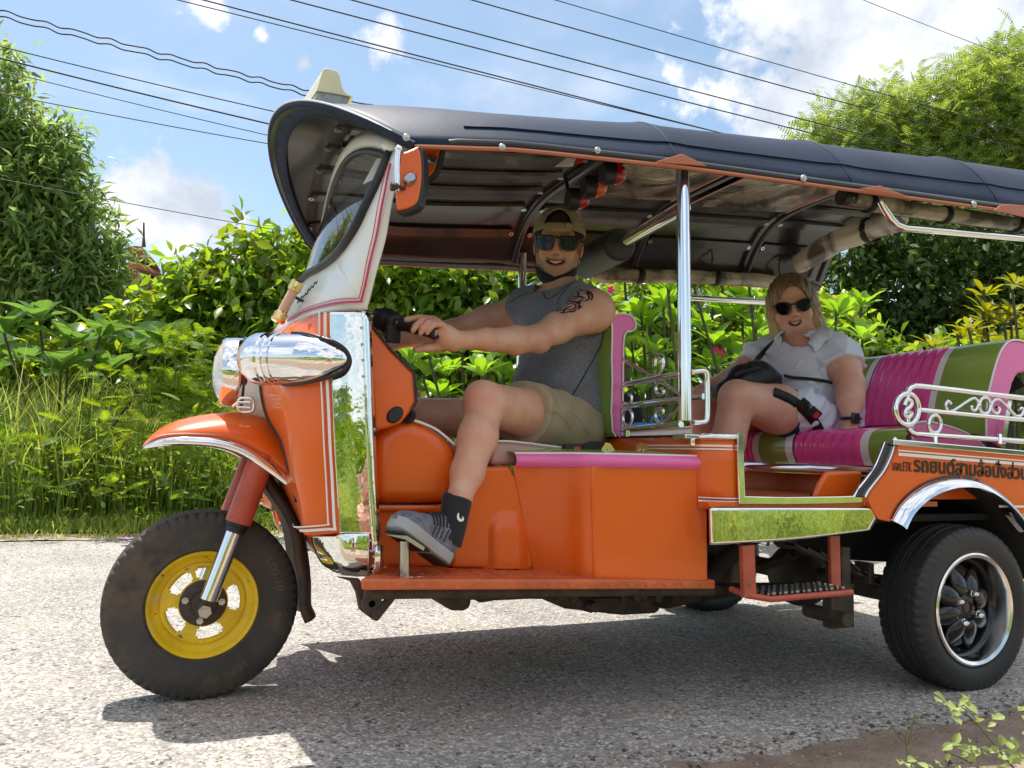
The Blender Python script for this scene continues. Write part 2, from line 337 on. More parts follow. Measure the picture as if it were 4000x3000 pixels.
# ---------------------------------------------------------------- ground and road
def mat_road():
    m = bpy.data.materials.new('worn_chip_seal_road'); m.use_nodes = True; nt = m.node_tree; N = nt.nodes; L = nt.links; b = N['Principled BSDF']
    tc = N.new('ShaderNodeTexCoord'); v = tc.outputs['Object']
    def vor(scale, feat='F1'):
        n = N.new('ShaderNodeTexVoronoi'); n.inputs['Scale'].default_value = scale; n.feature = feat; L.new(v, n.inputs['Vector']); return n
    def noise(s, d=5):
        n = N.new('ShaderNodeTexNoise'); n.inputs['Scale'].default_value = s; n.inputs['Detail'].default_value = d; n.inputs['Roughness'].default_value = .6; L.new(v, n.inputs['Vector']); return n.outputs[0]
    def ramp(src, stops):
        r = N.new('ShaderNodeValToRGB'); e = r.color_ramp.elements; e[0].position = stops[0][0]; e[0].color = (*stops[0][1], 1); e[1].position = stops[-1][0]; e[1].color = (*stops[-1][1], 1)
        for p, c in stops[1:-1]: q = e.new(p); q.color = (*c, 1)
        L.new(src, r.inputs[0]); return r.outputs[0]
    def mix(f, a, c, mode='MIX'):
        n = N.new('ShaderNodeMix'); n.data_type = 'RGBA'; n.blend_type = mode
        for i, s in ((0, f), (6, a), (7, c)):
            if isinstance(s, (int, float, tuple)): n.inputs[i].default_value = s
            else: L.new(s, n.inputs[i])
        return n.outputs[2]
    v1 = vor(118); s1 = N.new('ShaderNodeSeparateXYZ'); L.new(v1.outputs['Color'], s1.inputs[0])
    v2 = vor(72); s2 = N.new('ShaderNodeSeparateXYZ'); L.new(v2.outputs['Color'], s2.inputs[0])
    stones = ramp(s1.outputs[0], [(0, (.10, .095, .09)), (.12, (.30, .28, .25)), (.5, (.45, .415, .365)), (.8, (.57, .53, .475)), (.93, (.70, .67, .62)), (1, (.80, .77, .72))])
    st2 = ramp(s2.outputs[1], [(0, (.08, .08, .08)), (.06, (.10, .10, .10)), (.07, (.33, .32, .30)), (.9, (.36, .345, .315)), (.93, (.62, .61, .58)), (1, (.70, .69, .66))])
    f2 = N.new('ShaderNodeMath'); f2.operation = 'GREATER_THAN'; f2.inputs[1].default_value = .82; L.new(s2.outputs[0], f2.inputs[0])
    c = mix(f2.outputs[0], stones, st2)
    gap = N.new('ShaderNodeMapRange'); gap.inputs[1].default_value = .35; gap.inputs[2].default_value = .75; L.new(v1.outputs['Distance'], gap.inputs[0])
    gm = N.new('ShaderNodeMath'); gm.operation = 'MULTIPLY'; gm.inputs[1].default_value = .45; L.new(gap.outputs[0], gm.inputs[0])
    c = mix(gm.outputs[0], c, (.19, .17, .145, 1))
    big = N.new('ShaderNodeMapRange'); big.inputs[1].default_value = .35; big.inputs[2].default_value = .65; big.inputs[3].default_value = .76; big.inputs[4].default_value = 1.14; L.new(noise(1.1, 4), big.inputs[0])
    hs = N.new('ShaderNodeHueSaturation'); L.new(c, hs.inputs['Color']); L.new(big.outputs[0], hs.inputs['Value']); c = hs.outputs[0]
    dust = N.new('ShaderNodeMapRange'); dust.inputs[1].default_value = .52; dust.inputs[2].default_value = .75; dust.inputs[4].default_value = .5; L.new(noise(2.3, 6), dust.inputs[0])
    c = mix(dust.outputs[0], c, (.40, .345, .27, 1))
    L.new(c, b.inputs['Base Color']); b.inputs['Roughness'].default_value = .85
    bp = N.new('ShaderNodeBump'); bp.inputs['Strength'].default_value = .9; bp.inputs['Distance'].default_value = .004
    iv = N.new('ShaderNodeMath'); iv.operation = 'SUBTRACT'; iv.inputs[0].default_value = 1; L.new(v1.outputs['Distance'], iv.inputs[1]); ad = N.new('ShaderNodeMath'); ad.operation = 'ADD'; L.new(iv.outputs[0], ad.inputs[0]); L.new(s1.outputs[1], ad.inputs[1]); L.new(ad.outputs[0], bp.inputs['Height']); L.new(bp.outputs[0], b.inputs['Normal'])
    return m
m_road = mat_road()
m_dirt = M('brown_dirt', (.33, .25, .185), .95, var=.35, vscale=9, col2=(.23, .165, .12), bump=1, bscale=90, bdist=.008, spots=[(160, .58, .66, (.30, .25, .20)), (120, .62, .70, (.05, .045, .04))])
m_sand = M('sandy_verge', (.50, .40, .28), .95, var=.3, vscale=12, bump=.6, bscale=60, bdist=.006)
m_soil = M('grassy_soil', (.11, .13, .04), .95, var=.4, vscale=2.0, col2=(.13, .11, .05), bump=.6, bscale=25, bdist=.02)
m_field = M('green_field', (.10, .16, .035), .95, var=.4, vscale=.6, col2=(.16, .17, .06), bump=.8, bscale=8, bdist=.05)
def fbm(x_, y_, s=1.0, o=0):
    return (math.sin(x_*1.7*s+o)+math.sin(y_*2.3*s+1.3*o+x_*.7*s)+.5*math.sin(x_*5.1*s+2+o)+.5*math.sin(y_*4.7*s+x_*3.1*s+o))/3
def sheet(name, x0, x1, ylo, yhi, zf, nx, ny, mt_, kind='structure'):
    bm = NB(); rows = []
    for i in range(nx+1):
        x_ = x0+(x1-x0)*i/nx; a = ylo(x_) if callable(ylo) else ylo; b = yhi(x_) if callable(yhi) else yhi
        rows.append([Vector((x_, a+(b-a)*j/ny, zf(x_, a+(b-a)*j/ny))) for j in range(ny+1)])
    grid(bm, rows, flip=True); return tag(mk(name, bm, mt_, None, smooth=80), kind=kind)
sheet('ground', -600, 600, -600, 600, lambda x_, y_: -.05, 24, 24, m_field)
def nedge(x_): return -.86+.035*fbm(x_, 3, 2.2)+.02*math.sin(x_*9)+.012*math.sin(x_*23+1)-.012*x_
def fedge(x_): return 3.95+.05*fbm(x_, 1, 1.5)
sheet('road', -60, 60, nedge, fedge, lambda x_, y_: 0.0, 1200, 6, m_road)
sheet('dirt_shoulder', -60, 60, -3.4, lambda x_: nedge(x_)+.07, lambda x_, y_: .011*min(1, max(0, (nedge(x_)+.06-y_)/.12))-.004+.004*math.sin(x_*61+y_*37)*math.sin(y_*83-x_*29)+.010*max(0, min(1, (nedge(x_)-y_)*4))*fbm(x_, y_, 6), 1500, 70, m_dirt)
sheet('sandy_verge', -60, 60, fedge, lambda x_: fedge(x_)+.55, lambda x_, y_: .004+.012*fbm(x_, y_, 3), 400, 6, m_sand)
sheet('grass_bank', -60, 90, lambda x_: fedge(x_)+.45, 60, lambda x_, y_: .01+min(.25, max(0, (y_-4.6)*.10))+.03*fbm(x_, y_, .8), 150, 60, m_soil)
sheet('sandy_track', -60, 60, -3.55, -1.75, lambda x_, y_: .006+.006*fbm(x_, y_, 3), 300, 10, m_sand)
sheet('field_edge', -60, 60, -40, -3.45, lambda x_, y_: .0+.02*fbm(x_, y_, 1.2), 120, 40, m_field)
# loose gravel on the near shoulder
def gravel():
    V = []; F = []; n = 0; rg = np.random.default_rng(3)
    base_ = np.array([(1, 0, 0), (-1, 0, 0), (0, 1, 0), (0, -1, 0), (0, 0, 1), (0, 0, -1)], float); tri = np.array([(0, 2, 4), (2, 1, 4), (1, 3, 4), (3, 0, 4), (2, 0, 5), (1, 2, 5), (3, 1, 5), (0, 3, 5)])
    for _ in range(5200):
        x_ = rg.uniform(-1.5, 3.6); y_ = nedge(x_)+rg.normal(-.12, .22)
        if y_ > nedge(x_)+.12: continue
        s = rg.uniform(.0025, .009)*(1.6 if rg.random() < .06 else 1); V.append(base_*s*rg.uniform(.6, 1.3, (6, 1))*[1, 1, .7]+[x_, y_, s*.2]); F.append(tri+n); n += 6
    o = np_mesh('gravel', np.concatenate(V), np.concatenate(F), M('loose_gravel', (.22, .19, .16), .9, island=.7)); tag(o, kind='stuff')
gravel()

def road_grit():
    V = []; F = []; n = 0; rg = np.random.default_rng(9)
    b_ = np.array([(1, 0, 0), (-1, 0, 0), (0, 1, 0), (0, -1, 0), (0, 0, 1), (0, 0, -1)], float); tri = np.array([(0, 2, 4), (2, 1, 4), (1, 3, 4), (3, 0, 4), (2, 0, 5), (1, 2, 5), (3, 1, 5), (0, 3, 5)])
    for _ in range(3000):
        x_ = rg.uniform(-2.5, 4.5); y_ = rg.uniform(-.85, 4.1) if rg.random() < .6 else rg.uniform(3.4, 4.1); s = rg.uniform(.0015, .0055); V.append(b_*s*rg.uniform(.6, 1.3, (6, 1))*[1.2, 1, .6]+[x_, y_, s*.3]); F.append(tri+n); n += 6
    tag(np_mesh('road_grit', np.concatenate(V), np.concatenate(F), M('pale_grit', (.42, .39, .34), .9, island=.6)), kind='stuff')
road_grit()
# ---------------------------------------------------------------- vegetation
def leafmat(name, c, c2_, tr, tv, isl=.35, rough=.30, spots=None, sp=.5): return M(name, c, rough, col2=c2_, vscale=1.3, island=isl, transl=(tr, tv), spots=spots, spec=sp)
m_mango = leafmat('mango_leaf', (.235, .335, .115), (.155, .250, .080), .50, 1.8, .5)
m_hedge = leafmat('hedge_leaf', (.200, .310, .040), (.120, .220, .035), .50, 1.9, .5, spots=[(5, .62, .70, (.20, .16, .04))])
m_dark = leafmat('dark_tree_leaf', (.100, .165, .045), (.060, .110, .030), .45, 1.7, .4, .5, spots=[(1.7, .62, .72, (.11, .10, .025))])
m_feather = leafmat('feathery_leaf', (.260, .350, .085), (.180, .270, .060), .50, 1.6, .35, .5)
m_far = leafmat('pale_far_leaf', (.10, .14, .05), (.07, .11, .04), .35, 1.6, .35, .6)
m_bamboo = leafmat('light_green_leaf', (.15, .24, .02), (.11, .19, .02), .4, 1.8, .3, .6)
m_grass = leafmat('grass_blade', (.350, .430, .115), (.220, .330, .075), .50, 1.6, .5, .5)
m_grassdry = leafmat('pale_grass_blade', (.42, .46, .16), (.28, .36, .09), .45, 1.5, .4, .5)
m_weed = leafmat('weed_leaflet', (.18, .28, .035), (.11, .20, .025), .42, 2.0, .3, .5)
m_plum = leafmat('plumeria_leaf', (.190, .340, .045), (.130, .270, .040), .48, 2.0, .0, .3)
m_plum2 = leafmat('frangipani_leaf', (.250, .260, .022), (.13, .20, .02), .42, 1.9, .0, .35, spots=[(3, .6, .7, (.40, .28, .02))])
m_big = leafmat('broad_leaf', (.120, .230, .050), (.080, .170, .045), .45, 1.9, .0, .33)
m_bark = M('tree_bark', (.13, .105, .08), .9, var=.4, vscale=10, bump=.8, bscale=30, bdist=.01)
m_stemdk = M('grey_green_stem', (.07, .075, .04), .8, var=.3, vscale=30)
m_stem = M('green_stem', (.12, .15, .05), .7, var=.3, vscale=30)
m_pinkfl = M('pink_flower', (.75, .03, .18), .5, transl=(.3, 1.2)); m_whitefl = M('white_flower', (.80, .78, .66), .5, transl=(.3, 1.2)); m_purplefl = M('purple_petal', (.42, .16, .45), .6)
TL = {'leaf': (np.array([(0, 0, 0), (-.13, .42, .05), (0, .45, 0), (.13, .42, .05), (0, 1, -.12)]), np.array([(0, 2, 1), (0, 3, 2), (1, 2, 4), (2, 3, 4)])),
      'broad': (np.array([(0, 0, 0), (-.17, .25, .05), (-.22, .58, .06), (0, .5, 0), (.22, .58, .06), (.17, .25, .05), (0, 1, -.12)]), np.array([(0, 3, 1), (1, 3, 2), (2, 3, 6), (3, 4, 6), (3, 5, 4), (0, 5, 3)])),
      'card': (np.array([(0, 0, 0), (-.28, .5, .0), (.28, .5, .0), (0, 1, 0)]), np.array([(0, 2, 1), (1, 2, 3)]))}
def frond(n=8, lw=.035, ll=.20):
    V, F = [], []
    for i in range(n):
        y_ = .12+.85*i/(n-1); s_ = math.sin(math.pi*min(1, (i+1.2)/(n+1)))**.5
        for sd in (-1, 1):
            k = len(V); dz = -.25*y_*y_; V += [(0, y_-lw, dz), (sd*ll*s_, y_-lw+.05, dz+.02), (sd*ll*s_*1.08, y_+.05, dz+.01), (0, y_+lw, dz)]; F.append((k, k+1, k+2)); F.append((k, k+2, k+3))
    return np.array(V), np.array(F)
TL['frond'] = frond(); TL['fern'] = frond(11, .035, .16)
def rot_from(dirs, rg, roll=1.0):
    d = dirs/np.linalg.norm(dirs, axis=1, keepdims=True); a = np.tile([0, 0, 1.0], (len(d), 1)); a += rg.normal(0, roll, a.shape)*.5
    x_ = np.cross(d, a); x_ /= np.linalg.norm(x_, axis=1, keepdims=True)+1e-9; z_ = np.cross(x_, d); return np.stack([x_, d, z_], 2)
def scatter(name, tpl, P_, D__, S__, mt_, parent=None, rg=rng, roll=1.0, wid=None):
    V, F = TL[tpl]; Rm = rot_from(D__, rg, roll); W = V[None]*np.ones((len(P_), 1, 1))
    if wid is not None: W = W*np.array([wid, 1, 1])
    out_ = np.einsum('nij,nkj->nki', Rm, W)*S__[:, None, None]+P_[:, None]; Fn = F[None]+(np.arange(len(P_))*len(V))[:, None, None]
    return np_mesh(name, out_.reshape(-1, 3), Fn.reshape(-1, F.shape[1]), mt_, parent, 0)
def crown_pts(lobes, n, rg, shell=.55):
    vols = np.array([l[1][0]*l[1][1]*l[1][2] for l in lobes])**.75; pick = rg.choice(len(lobes), n, p=vols/vols.sum()); C_ = np.array([l[0] for l in lobes]); Rr = np.array([l[1] for l in lobes])
    d = rg.normal(size=(n, 3)); d /= np.linalg.norm(d, axis=1, keepdims=True); r = shell+(1-shell)*rg.random(n)**.7; r *= 1+rg.normal(0, .07, n); return C_[pick]+d*Rr[pick]*r[:, None], d
def tree(name, label, cat, lobes_px, depth, ncl, per, ll, tpl, mt_, droop=.5, spread=.22, trunk=None, group=None, seed=1, squash=1.0, dr=1.0, wid=None, branches=10, mats2=None):
    rg = np.random.default_rng(seed); lobes = []
    for l in lobes_px:
        dd = depth+(l[3] if len(l) > 3 else 0); c_ = np.array(at('p', l[0], l[1], d=dd)); r = l[2]*dd/FPX; lobes.append((c_, (r, r*dr, r*squash)))
    base_ = np.array(at('p', trunk[0], trunk[1], d=depth)); base_[2] = .0; root = empty(name, base_); tag(root, label, cat, group)
    cp, dn = crown_pts(lobes, ncl, rg, .66); keep = cp[:, 2] > .15; cp, dn = cp[keep], dn[keep]; n = len(cp)
    P_ = np.repeat(cp, per, 0)+rg.normal(0, spread*.33, (n*per, 3)); d = rg.normal(size=(n*per, 3))*.8+np.repeat(dn, per, 0)*.7; d[:, 2] -= droop; S__ = ll*rg.uniform(.65, 1.25, n*per)
    fo = scatter('foliage', tpl, P_, d, S__, mt_, root, rg, wid=wid); tag(fo, kind='stuff')
    bm = NB(); top_ = np.mean([l[0] for l in lobes], 0); tr = max(.04, .018*top_[2]+.02)
    tube(bm, smooth_path([Vector(base_), Vector(base_).lerp(Vector(top_), .4)+Vector((rg.normal(0, .1), 0, 0)), Vector(top_)], 5), [tr*(1-.6*i/10) for i in range(11)], 8); mk('trunk', bm, m_bark, root)
    pk_ = rg.choice(len(lobes), min(branches, len(lobes)*3))
    for i in pk_:
        c_ = Vector(lobes[i][0]+rg.normal(0, .3, 3)*np.array(lobes[i][1])); s_ = Vector(base_).lerp(Vector(top_), rg.uniform(.35, .8)); bm = NB(); tube(bm, smooth_path([s_, s_.lerp(c_, .5)+Vector((0, 0, -.1)), c_], 4), [tr*.42*(1-.7*k/8) for k in range(9)], 6); mk('branch', bm, m_bark, root)
    return root
tree('mango_tree', 'tall leafy mango tree at the left edge rising above the weeds', 'tree', [(-2, 68, 18), (4, 112, 32), (52, 150, 28), (20, 165, 42), (22, 205, 62), (78, 225, 34), (92, 268, 32), (50, 290, 60), (-40, 180, 70), (112, 258, 16), (100, 300, 26), (0, 320, 60), (75, 330, 40)], 9.5, 1900, 13, .20, 'leaf', m_mango, .55, .30, (20, 480), seed=3, wid=.85)
tree('broadleaf_bush', 'bushy round shrub between the mango tree and the tuk-tuk windscreen', 'bush', [(208, 296, 34), (252, 268, 32), (300, 262, 32), (335, 272, 28), (180, 330, 45), (240, 325, 50), (300, 335, 55), (165, 375, 45), (230, 385, 55), (345, 320, 40), (290, 400, 50), (130, 350, 35), (180, 420, 45), (0, 385, 55), (60, 395, 55), (120, 390, 50), (20, 430, 40), (100, 430, 40)], 8.6, 1900, 13, .165, 'broad', m_hedge, .7, .36, (240, 500), seed=4)
tree('hedge_bush', 'leafy hedge bush seen between the windscreen pillar and the driver', 'bush', [(395, 288, 30), (425, 280, 26), (468, 292, 26), (505, 302, 28), (545, 300, 34), (400, 330, 35), (450, 330, 35), (500, 335, 35), (430, 375, 45), (500, 380, 45), (580, 330, 40)], 8.4, 1300, 13, .165, 'broad', m_hedge, .7, .34, (470, 470), seed=5)
tree('hedge_bush', 'dark hedge bush behind the pink-flowered plumeria on the right', 'bush', [(640, 300, 40), (700, 310, 40), (760, 320, 40), (830, 345, 40), (640, 370, 50), (720, 380, 50), (800, 390, 50), (880, 395, 50), (950, 395, 50), (1010, 390, 50), (1060, 380, 50)], 9.4, 1300, 12, .16, 'broad', m_hedge, .7, .34, (760, 470), seed=6)
tree('sparse_tree', 'thin pale tree far behind the driver with sky between its leaves', 'tree', [(455, 262, 18), (490, 268, 20), (520, 258, 24), (440, 290, 16), (560, 262, 26), (600, 270, 30)], 17, 260, 12, .16, 'card', m_far, .3, .5, (520, 430), seed=8)
tree('bamboo_clump', 'light green fine-leaved clump behind the hedge left of the driver', 'bamboo', [(490, 290, 22), (515, 278, 20), (470, 300, 16), (540, 300, 24)], 13, 420, 14, .13, 'leaf', m_bamboo, .9, .3, (505, 430), seed=9, wid=.5)
tree('rain_tree', 'big light green feathery tree at the upper right behind the canopy', 'tree', [(815, 150, 26), (845, 125, 30), (885, 118, 34), (925, 112, 34), (870, 160, 45), (935, 150, 50), (975, 85, 30), (1010, 75, 30), (1050, 70, 40), (990, 130, 55), (1060, 140, 60), (900, 205, 50), (970, 200, 55), (1040, 210, 60), (1110, 160, 80)], 19, 3300, 5, .42, 'frond', m_feather, .30, .55, (960, 400), seed=10, branches=16)
tree('shade_tree', 'dark dense tree below the feathery crown behind the back seat', 'tree', [(845, 250, 34), (890, 235, 36), (945, 245, 40), (1000, 245, 40), (1050, 240, 50), (840, 300, 40), (890, 300, 45), (950, 305, 50), (1010, 310, 50), (870, 345, 40), (930, 350, 45), (990, 350, 50), (1060, 300, 60)], 13, 1700, 12, .17, 'broad', m_dark, .5, .42, (930, 450), seed=11, branches=14)
# large-leaved shrubs: every leaf is an object
def big_leaf(L_, W_, curl, fold, name, mt_, nseg=7):
    bm = NB(); rows = []
    for i in range(nseg+1):
        t = i/nseg; w = W_*math.sin(math.pi*min(1, t**1.25*.97+.02))**.8*(.55+.45*t) if 0 < t < 1 else W_*.03; y_ = L_*(t-.08*t*t); z_ = -curl*L_*t*t
        rows.append([Vector((-w, y_, z_+fold*w)), Vector((-w*.5, y_, z_+fold*w*.35)), Vector((0, y_, z_)), Vector((w*.5, y_, z_+fold*w*.35)), Vector((w, y_, z_+fold*w))])
    grid(bm, rows); me = bpy.data.meshes.new(name); bm.to_mesh(me); bm.free(); me.materials.append(mt_); me.shade_smooth(); return me
def rosette_shrub(name, label, cat, spots_, depth, L_, W_, mt_, nl, seed, flowers=0, fmat=None, group=None, tilt=(.55, 1.25), base_px=None, upb=0.0, maxleaf=298):
    rg = random.Random(seed); b0_ = at('p', base_px[0], base_px[1], d=depth); b0_.z = .0; root = empty(name, b0_); tag(root, label, cat, group)
    metas = [big_leaf(L_*k, W_*k2, c_, f_, 'leaf', mt_) for k, k2, c_, f_ in ((1, 1, .22, .35), (.9, 1.05, .10, .5), (1.08, .92, .32, .25), (.78, .95, .15, .45))]; cnt = 0
    for si, sp_ in enumerate(spots_):
        px_, py_ = sp_[0], sp_[1]; dd = depth+rg.uniform(-.35, .35)+(sp_[2] if len(sp_) > 2 else 0); c_ = at('p', px_, py_, d=dd); axis = Vector((rg.uniform(-.3, .3), rg.uniform(-.5, .1), 1)).normalized()
        q_ = Vector((b0_.x+(c_.x-b0_.x)*.35, c_.y+.1, max(.1, c_.z*.35))); bm = NB(); tube(bm, smooth_path([Vector((b0_.x+(c_.x-b0_.x)*.2, c_.y+.15, 0)), q_, c_-axis*.05, c_], 4), [.012]*6+[.011]*4+[.010]*3, 7); mk('stem', bm, m_stemdk, root)
        n_ = nl+rg.randint(-1, 2); a0 = rg.uniform(0, 6.28)
        for k in range(n_):
            if cnt >= maxleaf: break
            a = a0+k*2.4; el_ = tilt[0]+(tilt[1]-tilt[0])*(1-k/n_)+rg.uniform(-.12, .12)-upb; u = axis.orthogonal().normalized(); v = axis.cross(u); out_ = (u*math.cos(a)+v*math.sin(a)); d = (out_*math.cos(el_)+axis*math.sin(el_)).normalized(); z_ = (axis-d*axis.dot(d)); z_ = z_.normalized() if z_.length > .05 else Vector((0, -1, 0)); x_ = d.cross(z_)
            o = bpy.data.objects.new('leaf', metas[rg.randrange(4)]); COL.objects.link(o); s_ = rg.uniform(.75, 1.1)*(.7+.3*k/n_ if k < 3 else 1)
            o.parent = root; o.matrix_basis = Matrix.Translation(-b0_) @ (Matrix.Translation(c_+d*.01) @ Matrix((x_, d, z_)).transposed().to_4x4() @ Matrix.Diagonal((s_, s_, s_, 1))); cnt += 1
        if flowers and rg.random() < flowers:
            for _ in range(rg.randint(1, 3)):
                fc = c_+axis*rg.uniform(.08, .16)+Vector((rg.uniform(-.06, .06), -.03, 0)); bm = NB()
                for k in range(5):
                    a = k*1.2566; d = Vector((math.cos(a), -.3, math.sin(a))).normalized(); s_ = d.cross(Vector((0, 1, 0))).normalized(); tip = fc+d*.034; bm.faces.new([bm.verts.new(p) for p in (fc, fc+d*.018+s_*.010, tip+s_*.008, tip-s_*.004, fc+d*.018-s_*.010)])
                mk('flower', bm, fmat, root, smooth=0)
    return root
def jit(x0, x1, y0, y1, st, seed, keep=None):
    rg = random.Random(seed); o = []; y_ = y0
    while y_ <= y1:
        x_ = x0+rg.uniform(0, st)
        while x_ <= x1:
            p = (x_+rg.uniform(-.3, .3)*st, y_+rg.uniform(-.3, .3)*st, (y1-y_)*-.004+rg.uniform(-.1, .1))
            if keep is None or keep(*p[:2]): o.append(p)
            x_ += st
        y_ += st*.8
    return o
rosette_shrub('plumeria_shrub', 'bright green plumeria shrub below the driver\'s outstretched arms', 'shrub', jit(400, 545, 360, 430, 27, 1), 6.4, .25, .055, m_plum, 14, 1, .12, m_pinkfl, 'pink-flowered plumeria shrubs', base_px=(465, 470))
rosette_shrub('plumeria_shrub', 'bright green plumeria shrub between driver backrest and roof pole', 'shrub', jit(596, 680, 290, 425, 26, 2), 6.6, .25, .055, m_plum, 14, 2, .25, m_pinkfl, 'pink-flowered plumeria shrubs', base_px=(640, 470))
rosette_shrub('plumeria_shrub', 'bright green plumeria shrub between roof pole and seated woman', 'shrub', jit(690, 765, 288, 415, 25, 3), 6.6, .25, .055, m_plum, 14, 3, .3, m_pinkfl, 'pink-flowered plumeria shrubs', base_px=(730, 470))
rosette_shrub('plumeria_shrub', 'plumeria branches showing over the seated woman\'s far shoulder', 'shrub', jit(770, 870, 312, 400, 28, 4), 6.9, .24, .052, m_plum, 13, 4, .1, m_pinkfl, 'pink-flowered plumeria shrubs', base_px=(820, 470))
rosette_shrub('frangipani_shrub', 'yellow-green frangipani with white flowers above the pink back seat', 'shrub', jit(925, 1060, 290, 372, 23, 5, lambda x_, y_: y_ > 372-(x_-900)*.9), 6.9, .20, .030, m_plum2, 13, 5, .45, m_whitefl, base_px=(1000, 470), tilt=(.2, 1.1))
rosette_shrub('broad_leaved_shrub', 'dark shrub with very broad rounded leaves at the left edge above the grass', 'shrub', [(5, 335), (40, 322), (70, 345), (22, 365), (100, 338), (60, 372), (135, 352), (105, 375), (165, 348), (-20, 350)], 6.9, .38, .115, m_big, 10, 7, base_px=(60, 470), tilt=(.35, 1.2))
# grass and weeds
def blades(name, x0, x1, y0, y1, n, h0, h1, w0, mt_, seed, zf=lambda x_, y_: 0, clump=0, bend=.6):
    rg = np.random.default_rng(seed); px_ = rg.uniform(x0, x1, n); py_ = y0+(y1-y0)*rg.random(n)**1.1
    if clump: k = rg.integers(0, clump, n); cx_ = rg.uniform(x0, x1, clump); cy_ = rg.uniform(y0, y1, clump); m_ = rg.random(n) < .7; px_ = np.where(m_, cx_[k]+rg.normal(0, .10, n), px_); py_ = np.where(m_, cy_[k]+rg.normal(0, .10, n), py_)
    pz_ = np.array([zf(a, b) for a, b in zip(px_, py_)]); h = rg.uniform(h0, h1, n)*(.6+.4*rg.random(n)); a = rg.uniform(0, 6.283, n); b_ = rg.uniform(.15, 1, n)*bend; w = w0*rg.uniform(.6, 1.3, n); lv = [0, .35, .7, 1.0]; V = []
    sx, sy_ = -np.sin(a+rg.normal(0, .8, n)), np.cos(a+rg.normal(0, .8, n))
    for t in lv:
        cx_ = px_+np.cos(a)*b_*h*t**2.2; cy_ = py_+np.sin(a)*b_*h*t**2.2; cz_ = pz_+h*(t-.35*b_*t**3); ww = w*(1-t)**.6*(.5+.9*math.sin(min(1, t*2)*1.57)) if t < 1 else w*0
        V.append(np.stack([cx_-sx*ww, cy_-sy_*ww, cz_], 1)); V.append(np.stack([cx_+sx*ww, cy_+sy_*ww, cz_], 1))
    V = np.stack(V, 1); F = np.array([(0, 1, 3, 2), (2, 3, 5, 4), (4, 5, 7, 6)]); Fn = F[None]+(np.arange(n)*8)[:, None, None]
    V[:, 7] += [0, 0, 1e-4]; return tag(np_mesh(name, V.reshape(-1, 3), Fn.reshape(-1, 4), mt_, None, 0), kind='stuff')
zb_ = lambda x_, y_: .01+min(.25, max(0, (y_-4.6)*.10))
blades('tall_grass', -6.5, 3.2, 4.75, 7.4, 34000, .60, 1.45, .0075, m_grass, 21, zb_, 300, .8)
blades('pale_tall_grass', -6.5, 1.5, 4.8, 6.6, 7000, .8, 1.65, .0055, m_grassdry, 22, zb_, 90, .65)
blades('short_grass', -7, 9, 4.36, 4.95, 26000, .05, .22, .005, m_grass, 23, zb_, 0, .8)
blades('verge_tufts', -5, 4, 4.02, 4.45, 2600, .03, .12, .004, m_grass, 27, lambda a, b: 0.005, 70, .9)
blades('tall_grass_right', 3.2, 12, 4.8, 7.5, 9000, .3, .8, .008, m_grass, 24, zb_, 100, .8)
blades('field_grass', -5, 6.5, -6.5, -3.5, 15000, .25, .75, .010, m_grass, 25, lambda a, b: 0, 150, .8)
blades('low_field_grass', -14, 14, -22, -6.5, 12000, .25, .6, .03, m_grass, 26, lambda a, b: 0, 0, .8)
def weeds(name, boxes, n, ll, tpl, mt_, seed, z0=.3, z1=1.0):
    rg = np.random.default_rng(seed); P_ = []
    for _ in range(n):
        b_ = boxes[rg.integers(len(boxes))]; c_ = np.array(at('p', rg.uniform(b_[0], b_[1]), rg.uniform(b_[2], b_[3]), d=rg.uniform(b_[4], b_[5]))); P_.append(c_)
    P_ = np.array(P_); P_ = P_[P_[:, 2] > .1]; d = rg.normal(size=P_.shape); d[:, 2] = np.abs(d[:, 2])*.5+.1; return tag(scatter(name, tpl, P_, d, ll*rg.uniform(.6, 1.3, len(P_)), mt_, None, rg), kind='stuff')
weeds('feathery_weeds', [(90, 270, 395, 470, 5.9, 6.4), (0, 270, 420, 500, 5.7, 6.2), (150, 215, 330, 420, 6.2, 6.5), (90, 220, 370, 420, 6.2, 6.6)], 700, .19, 'fern', m_weed, 31)
weeds('leafy_weeds', [(0, 290, 440, 530, 5.5, 6.1), (240, 300, 400, 530, 5.6, 6.2)], 700, .055, 'broad', m_weed, 32)
weeds('far_field_trees', [(0, 1, 0, 1, 1, 1.1)], 1, .1, 'card', m_dark, 33) if False else None
def treeline():
    rg = np.random.default_rng(40); n = 9000; x_ = rg.uniform(-120, 140, n); hgt = 3.5+2.5*np.sin(x_*.13)+1.5*np.sin(x_*.41+1); P_ = np.stack([x_, -75+rg.normal(0, 2.5, n), rg.random(n)**.8*hgt], 1); d = rg.normal(size=(n, 3)); return tag(scatter('distant_tree_line', 'card', P_, d, rg.uniform(1, 2.2, n), m_dark, None, rg), kind='stuff')
treeline()
